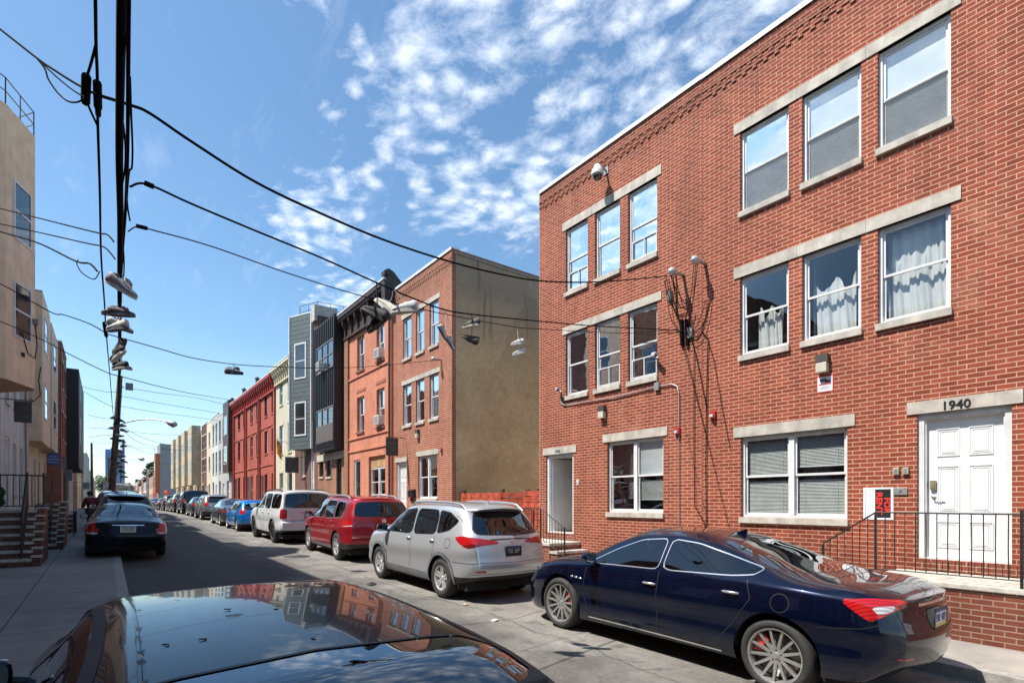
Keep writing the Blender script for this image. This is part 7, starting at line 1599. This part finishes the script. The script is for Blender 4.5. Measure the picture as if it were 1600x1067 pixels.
# ---------------------------------------------------------------- shoes thrown over the wires
RV, UV, FV = Vector((CA, -SA, 0)), Vector((0, 0, 1)), Vector((SA, CA, 0))
SH = {k: plain('shoe_' + k, c, .7, var=.15, scale=30) for k, c in dict(white=(.62, .61, .59), black=(.02, .02, .021), grey=(.30, .30, .34), cream=(.55, .52, .45), brown=(.10, .085, .075), pink=(.5, .16, .16), slate=(.16, .17, .20)).items()}
def shoe(parent, c, dx, up, L, upper, sole, name='shoe'):
    ex, ez = Vector(dx).normalized(), Vector(up); ez = (ez - ex * ez.dot(ex)).normalized(); ey = ez.cross(ex)
    M = Matrix((ex, ey, ez)).transposed().to_4x4(); M.translation = c; k = L / .29; m = MB(); n = 12
    st = [(-.145, .024, .070), (-.135, .034, .098), (-.10, .038, .104), (-.055, .036, .092), (-.02, .036, .090), (.02, .040, .076), (.06, .046, .056), (.10, .046, .044), (.13, .034, .034), (.147, .016, .022)]
    vs = []
    for x, w, h in st:
        for j in range(n):
            a = 2 * pi * j / n; vs.append((x * k, w * k * math.copysign(abs(cos(a)) ** .7, cos(a)), (h * k * .5 + h * k * .5 * sin(a))))
    m.add(vs, [(i * n + j, i * n + (j + 1) % n, (i + 1) * n + (j + 1) % n, (i + 1) * n + j) for i in range(len(st) - 1) for j in range(n)] + [tuple(range(n - 1, -1, -1)), tuple(range((len(st) - 1) * n, len(st) * n))], 0, True)
    for i in range(4): x = (.0 + i * .02) * k; m.tube([(x, -.03 * k, (.082 - i * .008) * k), (x, .03 * k, (.082 - i * .008) * k)], .005 * k, 4, mi=1)
    o = []
    for i in range(24): a = 2 * pi * i / 24; x = .152 * cos(a); o.append((x * k, (.040 + .010 * (x / .15) - .012 * max(0, -x * 0)) * k * math.copysign(abs(sin(a)) ** .75, sin(a))))
    m.prism(o, -.018 * k, .016 * k, 1); m.ball((-.085 * k, 0, .098 * k), .03 * k, 10, 2, (1.2, .8, .35))
    m.xf(M).build(name, [SH[upper], SH[sole], SH['black']], parent)
def pair(label, hang, shoes, lace='white', cat='shoes', L=.30):
    """shoes: (px, py, toe direction on screen, up tilt, upper, sole, depth nudge)"""
    h = Vector(hang); t = thing('hanging_shoes', label, cat, h, group='shoes hung on the wires'); td_ = (h - Vector((0, 0, CZ))).dot(FV); m = MB()
    for px, py, (ax, ay, az), (ux, uy, uz), up, so, dn in shoes:
        c = at(px, py, td_ + dn); shoe(t, c, RV * ax + UV * ay + FV * az, RV * ux + UV * uy + FV * uz, L, up, so)
        top = c + (RV * ux + UV * uy + FV * uz).normalized() * .09 * L / .29; mid = (h + top) / 2 + RV * .01
        m.tube([h, mid, top], .004, 4)
    m.build('laces', SH[lace], t)
on2 = lambda px, py: onplane(A2, B2, px, py); on3 = lambda px, py: onplane(A3, B3, px, py); on4 = lambda px, py: onplane(A4, B4, px, py)
pair('white sneakers with dark stripes hung in front of the orange house', on2(614, 452), [(632, 486, (-1, -.02, .2), (0, 1, 0), 'white', 'cream', .0), (600, 481, (-.75, .75, .3), (.6, .6, 0), 'cream', 'cream', .15)])
pair('black high sneakers hung in front of the orange house cornice', on2(588, 441), [(592, 505, (-.8, -.5, .2), (-.4, .9, .1), 'black', 'black', .0), (584, 492, (-.8, .5, .2), (.4, .9, .1), 'black', 'black', -.1)], lace='black')
pair('grey sneakers dangling toe down at the corner house edge', on2(696, 484), [(690, 520, (.45, -.75, .35), (.8, .45, -.2), 'white', 'slate', 0), (702, 537, (.55, -.75, .3), (.75, .5, -.2), 'white', 'slate', .05)], L=.175)
pair('dark low sneakers against the stucco wall, one above the other', on2(737, 491), [(737, 509, (-.97, -.12, .2), (0, 1, 0), 'brown', 'cream', 0), (735, 526, (-.95, .22, .2), (.1, -1, .2), 'brown', 'brown', .02)], lace='black', L=.235)
pair('white sneakers against the stucco wall nearest house 1938', on3(808, 512), [(809, 537, (-1, -.05, .25), (0, 1, 0), 'white', 'white', 0), (811, 552, (-.96, -.2, .2), (-.1, 1, 0), 'white', 'white', .02)], L=.20)
pair('dark pair hung alone on the wire in front of the red rowhouses', on4(365, 569), [(366, 583, (1, 0, .2), (0, 1, 0), 'slate', 'black', 0), (362, 582, (-.9, .1, .2), (0, 1, 0), 'black', 'pink', .1)], lace='black', L=.36)
onm = lambda py: min(smooth(mainp, 12), key=lambda p: abs(HY - (p.z - CZ) * F / p.dot(FV) - py) if p.dot(FV) > .5 else 9e9)
pair('large pale grey sneakers, topmost on the thick bundle', onm(425), [(189, 452, (.85, -.5, .2), (.5, .8, -.1), 'grey', 'white', -.15), (184, 446, (-.8, .5, .3), (.4, .85, 0), 'grey', 'white', .1)], L=.29)
pair('brown low shoes on the thick bundle just under the pale grey pair', onm(470), [(190, 492, (1, .05, .3), (0, 1, 0), 'brown', 'slate', 0), (181, 491, (-.7, -.1, -.6), (0, 1, 0), 'brown', 'slate', .1)], L=.26)
pair('white sneaker pair with dark heels, middle of the thick bundle', onm(492), [(184, 514, (-1, -.08, .15), (0, 1, 0), 'white', 'slate', -.1), (187, 512, (.8, -.25, .4), (0, 1, 0), 'white', 'slate', .15)], L=.28)
pair('black and white sneakers hanging sole outwards on the thick bundle', onm(525), [(185, 556, (-.8, -.55, .1), (-.5, .8, .1), 'black', 'white', -.1), (190, 542, (.15, .9, .3), (-.9, .2, .1), 'black', 'black', .1)], lace='black', L=.27)
pair('black pointed shoes with pale soles, lowest of the upper shoes', onm(552), [(188, 575, (-.95, -.1, .1), (0, 1, 0), 'black', 'cream', 0), (191, 574, (.9, -.15, .3), (0, 1, 0), 'black', 'cream', .1)], lace='black', L=.28)
names = ['grey', 'black', 'pinkish', 'slate', 'brown', 'black and cream', 'dark', 'cream', 'white toed', 'all black', 'grey soled', 'rust coloured']
ords = ['first', 'second', 'third', 'fourth', 'fifth', 'sixth', 'seventh', 'eighth', 'ninth', 'tenth', 'eleventh', 'lowest']
cs = ['slate', 'black', 'pink', 'black', 'brown', 'black', 'slate', 'brown', 'grey', 'black', 'black', 'pink']
for i in range(12):
    py = 654 + i * 8.0; sd = (-1) ** i; h = onm(min(py - 6, 689)) + Vector((.10 * sd, 0, .0))
    tgt = [(183 - 6 * (sd > 0) - (i % 3) * 1.5, py, (-1, .25 * sd, .3), (0, 1, 0), cs[i], ['white', 'black', 'cream'][i % 3], -.2), (188 + (i % 3) * 3, py + 4, (1, -.2 * sd, .3), (0, 1, 0), cs[(i + 5) % 12], ['black', 'slate', 'white'][i % 3], -.3)]
    pair(f'small {names[i]} pair in the shoe cluster by the utility pole, {ords[i]} down', h, tgt, lace='black', L=min(.42, .28 + .02 * i))

# ---------------------------------------------------------------- a person on the left pavement
def person(label, x, y, g, skin, top, legs, hairc):
    P = {'pelvis': (0, 0, .86), 'spine': (0, -.02, 1.06), 'chest': (0, .02, 1.28), 'neck': (0, .08, 1.43), 'head': (0, .12, 1.53), 'crown': (0, .12, 1.62)}
    for s_, sg in (('l', -1), ('r', 1)): P.update({'sh' + s_: (sg * .17, .03, 1.36), 'el' + s_: (sg * .25, .06, 1.10), 'wr' + s_: (sg * .20, .24, 1.0), 'hp' + s_: (sg * .09, 0, .84), 'kn' + s_: (sg * .10, .05 * sg, .48), 'an' + s_: (sg * .10, .06 * sg - .02, .08), 'to' + s_: (sg * .11, .06 * sg + .14, .04)})
    R_ = dict(pelvis=.14, spine=.13, chest=.15, neck=.06, head=.095, crown=.07); rr = dict(sh=.075, el=.05, wr=.035, hp=.09, kn=.06, an=.045, to=.035)
    E_ = [('pelvis', 'spine'), ('spine', 'chest'), ('chest', 'neck'), ('neck', 'head'), ('head', 'crown')] + [e for s_ in 'lr' for e in (('chest', 'sh' + s_), ('sh' + s_, 'el' + s_), ('el' + s_, 'wr' + s_), ('pelvis', 'hp' + s_), ('hp' + s_, 'kn' + s_), ('kn' + s_, 'an' + s_), ('an' + s_, 'to' + s_))]
    t = thing('person', label, 'person', (x, y, g), .4)
    def skinned(name, keys, mat, grow=0.0):
        ks = [k for k in P if k in keys]; me = bpy.data.meshes.new(name); me.from_pydata([P[k] for k in ks], [(ks.index(a), ks.index(b)) for a, b in E_ if a in ks and b in ks], []); o = bpy.data.objects.new(name, me); COL.objects.link(o); o.parent = t
        o.modifiers.new('skin', 'SKIN'); o.modifiers.new('sub', 'SUBSURF').levels = 2; o.modifiers['sub'].render_levels = 2
        for i, k in enumerate(ks): q = R_.get(k) or rr[k[:2]]; me.skin_vertices[0].data[i].radius = (q + grow, q + grow)
        me.skin_vertices[0].data[0].use_root = True; me.materials.append(mat); return o
    skinned('body', list(P), skin)
    skinned('jacket', ['pelvis', 'spine', 'chest', 'shl', 'shr', 'ell', 'elr', 'wrl', 'wrr'], top, .02); skinned('trousers', ['pelvis', 'hpl', 'hpr', 'knl', 'knr', 'anl', 'anr'], legs, .016)
    m = MB(); m.ball((0, .10, 1.60), .112, 12, sc=(1, 1.05, .95)); m.build('hair', hairc, t, local=True)
    m = MB()
    for sg in (-1, 1):
        for k in range(5): a = Vector((sg * (.185 + .012 * k), .26, 1.0 - .004 * k)); m.tube([a, a + Vector((0, .05, -.02)), a + Vector((-sg * .006, .075 - .006 * abs(k - 2), -.045))], .008, 5)
    m.build('fingers', skin, t, local=True)
person('person in a dark red jacket walking on the left pavement past the teal sedan', xy(142.5, 28.5), 28.5, gz(28.5) + .12 - .02, plain('skin', (.30, .17, .11), .6), plain('jacket_dark_red', (.085, .008, .012), .8), plain('denim_dark', (.03, .035, .05), .8), plain('hair_black', (.012, .010, .009), .6))
# ---------------------------------------------------------------- sky, sun, camera
SUN = Vector((-1, .36, 1.79)).normalized()
w = bpy.data.worlds.new('World'); S.world = w; w.use_nodes = True; nt = w.node_tree
for n_ in list(nt.nodes): nt.nodes.remove(n_)
n = N(nt); out = nt.nodes.new('ShaderNodeOutputWorld')
sky = n('ShaderNodeTexSky', sky_type='NISHITA', sun_disc=False, sun_elevation=math.asin(SUN.z), sun_rotation=atan2(SUN.x, SUN.y), air_density=1.0, dust_density=.6, ozone_density=1.4, altitude=20)
dirv = n('ShaderNodeNewGeometry').outputs['Incoming']
d = n('ShaderNodeVectorMath', {0: dirv, 1: (-1, -1, -1)}, operation='MULTIPLY').outputs[0]; s3 = n('ShaderNodeSeparateXYZ', {0: d})
zc = n.math('MAXIMUM', s3.outputs[2], .02)
p = n('ShaderNodeCombineXYZ', {0: n.math('DIVIDE', s3.outputs[0], zc), 1: n.math('DIVIDE', s3.outputs[1], zc)}).outputs[0]
wp = n('ShaderNodeVectorMath', {0: n('ShaderNodeTexNoise', {'Vector': p, 'Scale': 2.2, 'Detail': 3.}).outputs['Color'], 1: (.16, .16, 0), 2: p}, operation='MULTIPLY_ADD').outputs[0]
def blob(c, r, sq=(1, 1), rot=0.):
    mp = n('ShaderNodeMapping', {'Vector': p, 'Location': (0, 0, 0)})
    q = n('ShaderNodeVectorMath', {0: wp, 1: (-c[0] - .08, -c[1] - .08, 0)}, operation='ADD').outputs[0]
    q = n('ShaderNodeMapping', {'Vector': q, 'Rotation': (0, 0, rot), 'Scale': (1 / (r * sq[0]), 1 / (r * sq[1]), 1)}).outputs[0]
    L = n('ShaderNodeVectorMath', {0: q}, operation='LENGTH').outputs['Value']
    return n.ramp(L, [(0., 1.), (.45, .85), (1., 0.)])
mask = None
for a in (((.80, .90), .66, (.9, .8), .5), ((1.05, .50), .50, (.9, .8), .2), ((.68, 1.20), .42, (.8, 1.1), 0.), ((1.05, 1.36), .62, (.8, .9), .5), ((.62, 1.95), .46, (.55, 1.3), -.3), ((.95, 2.6), .40, (.7, 1.2), .3), ((.30, 1.02), .16, (.7, 1.3), 0.), ((.22, .90), .10, (.8, 1.), 0.), ((2.2, 2.2), .9, (1, 1), 0.), ((-1.6, .8), .8, (1, 1), 0), ((-1.55, 1.6), .6, (1, 1), 0), ((-.8, -1.3), .7, (1, 1), 0), ((.9, -1.4), .8, (1, .8), 0), ((-.6, .30), .35, (1, .6), .4)):
    b_ = blob(*a); mask = b_ if mask is None else n.math('MAXIMUM', mask, b_)
st = n('ShaderNodeMapping', {'Vector': wp, 'Rotation': (0, 0, .6), 'Scale': (1., .72, 1)}).outputs[0]
cell = n('ShaderNodeTexVoronoi', {'Vector': st, 'Scale': 17., 'Randomness': 1.}, feature='SMOOTH_F1').outputs[0]
puff = n.noise(st, 19., 8, .66); big = n.noise(wp, 2.6, 3, .5); fine = n.noise(wp, 34, 5, .7)
cl = n.math('ADD', n.math('ADD', n.math('MULTIPLY', puff, .75), n.math('MULTIPLY', n.math('SUBTRACT', .45, cell), .75)), n.math('ADD', n.math('MULTIPLY', big, .30), n.math('MULTIPLY', fine, .34)))
cov = n.math('SUBTRACT', n.math('ADD', cl, n.math('MULTIPLY', mask, .40)), .925)
dens = n.math('MULTIPLY', n.ramp(n.math('MULTIPLY_ADD', cov, 1.6, .02), [(0., 0.), (.25, .30), (.6, .85), (1., 1.)]), n.math('MINIMUM', n.math('MULTIPLY', mask, 3.), 1.))
wis = n.noise(n('ShaderNodeMapping', {'Vector': wp, 'Rotation': (0, 0, -.5), 'Scale': (3.2, .55, 1)}).outputs[0], 2.2, 7, .66)
dens = n.math('MAXIMUM', dens, n.math('MULTIPLY', n.ramp(wis, [(.55, 0.), (.82, .30)]), n.ramp(s3.outputs[2], [(.15, 0.), (.35, 1.)])))
# low bright bank near the horizon
hz = n.ramp(s3.outputs[2], [(0., .42), (.10, .30), (.26, 0.)]); hn = n.noise(n('ShaderNodeMapping', {'Vector': d, 'Scale': (2.5, 2.5, 14)}).outputs[0], 1.6, 5, .55)
bank = n.math('MULTIPLY', hz, n.ramp(hn, [(.35, .25), (.65, 1.)])); dens = n.math('MAXIMUM', dens, bank)
fade = n.ramp(s3.outputs[2], [(0.0, 1.), (.05, 1.)])
skc = n.mix(1., n('ShaderNodeHueSaturation', {'Saturation': 1.08, 'Value': 1.0, 'Color': sky.outputs[0]}).outputs[0], (.94, 1.065, 1.045, 1), 'MULTIPLY')
shade = n.mix(n.ramp(n.noise(wp, 6., 4), [(.3, 0.), (.7, 1.)]), (5.2, 5.9, 7.0, 1), (7.2, 7.5, 7.9, 1))
col = n.mix(n.math('MULTIPLY', dens, .76), skc, shade)
bg = n('ShaderNodeBackground', {'Color': col, 'Strength': .105}); nt.links.new(bg.outputs[0], out.inputs[0])
sl = bpy.data.lights.new('sun', 'SUN'); sl.energy = 4.4; sl.angle = radians(.5); sl.color = (1, .95, .87)
so = bpy.data.objects.new('sun', sl); COL.objects.link(so); so.rotation_euler = SUN.to_track_quat('Z', 'Y').to_euler(); so.location = (-20, 10, 40)
cd = bpy.data.cameras.new('camera'); cam = bpy.data.objects.new('camera', cd); COL.objects.link(cam)
cd.sensor_width = 36; cd.sensor_fit = 'HORIZONTAL'; cd.lens = 36 * F / 1600; cd.shift_x = 0; cd.shift_y = (HY - 533.5) / 1600; cd.clip_start = .05; cd.clip_end = 9000
cam.location = (0, 0, CZ); cam.rotation_euler = (pi / 2, 0, -YAW); S.camera = cam
S.view_settings.view_transform = 'Standard'; S.view_settings.look = 'None'; S.view_settings.exposure = .9; S.view_settings.gamma = 1
S.render.engine = 'CYCLES'; S.cycles.max_bounces = 8; S.cycles.transparent_max_bounces = 16; S.cycles.use_denoising = True; S.cycles.caustics_reflective = False; S.cycles.caustics_refractive = False; S.cycles.sample_clamp_indirect = 6
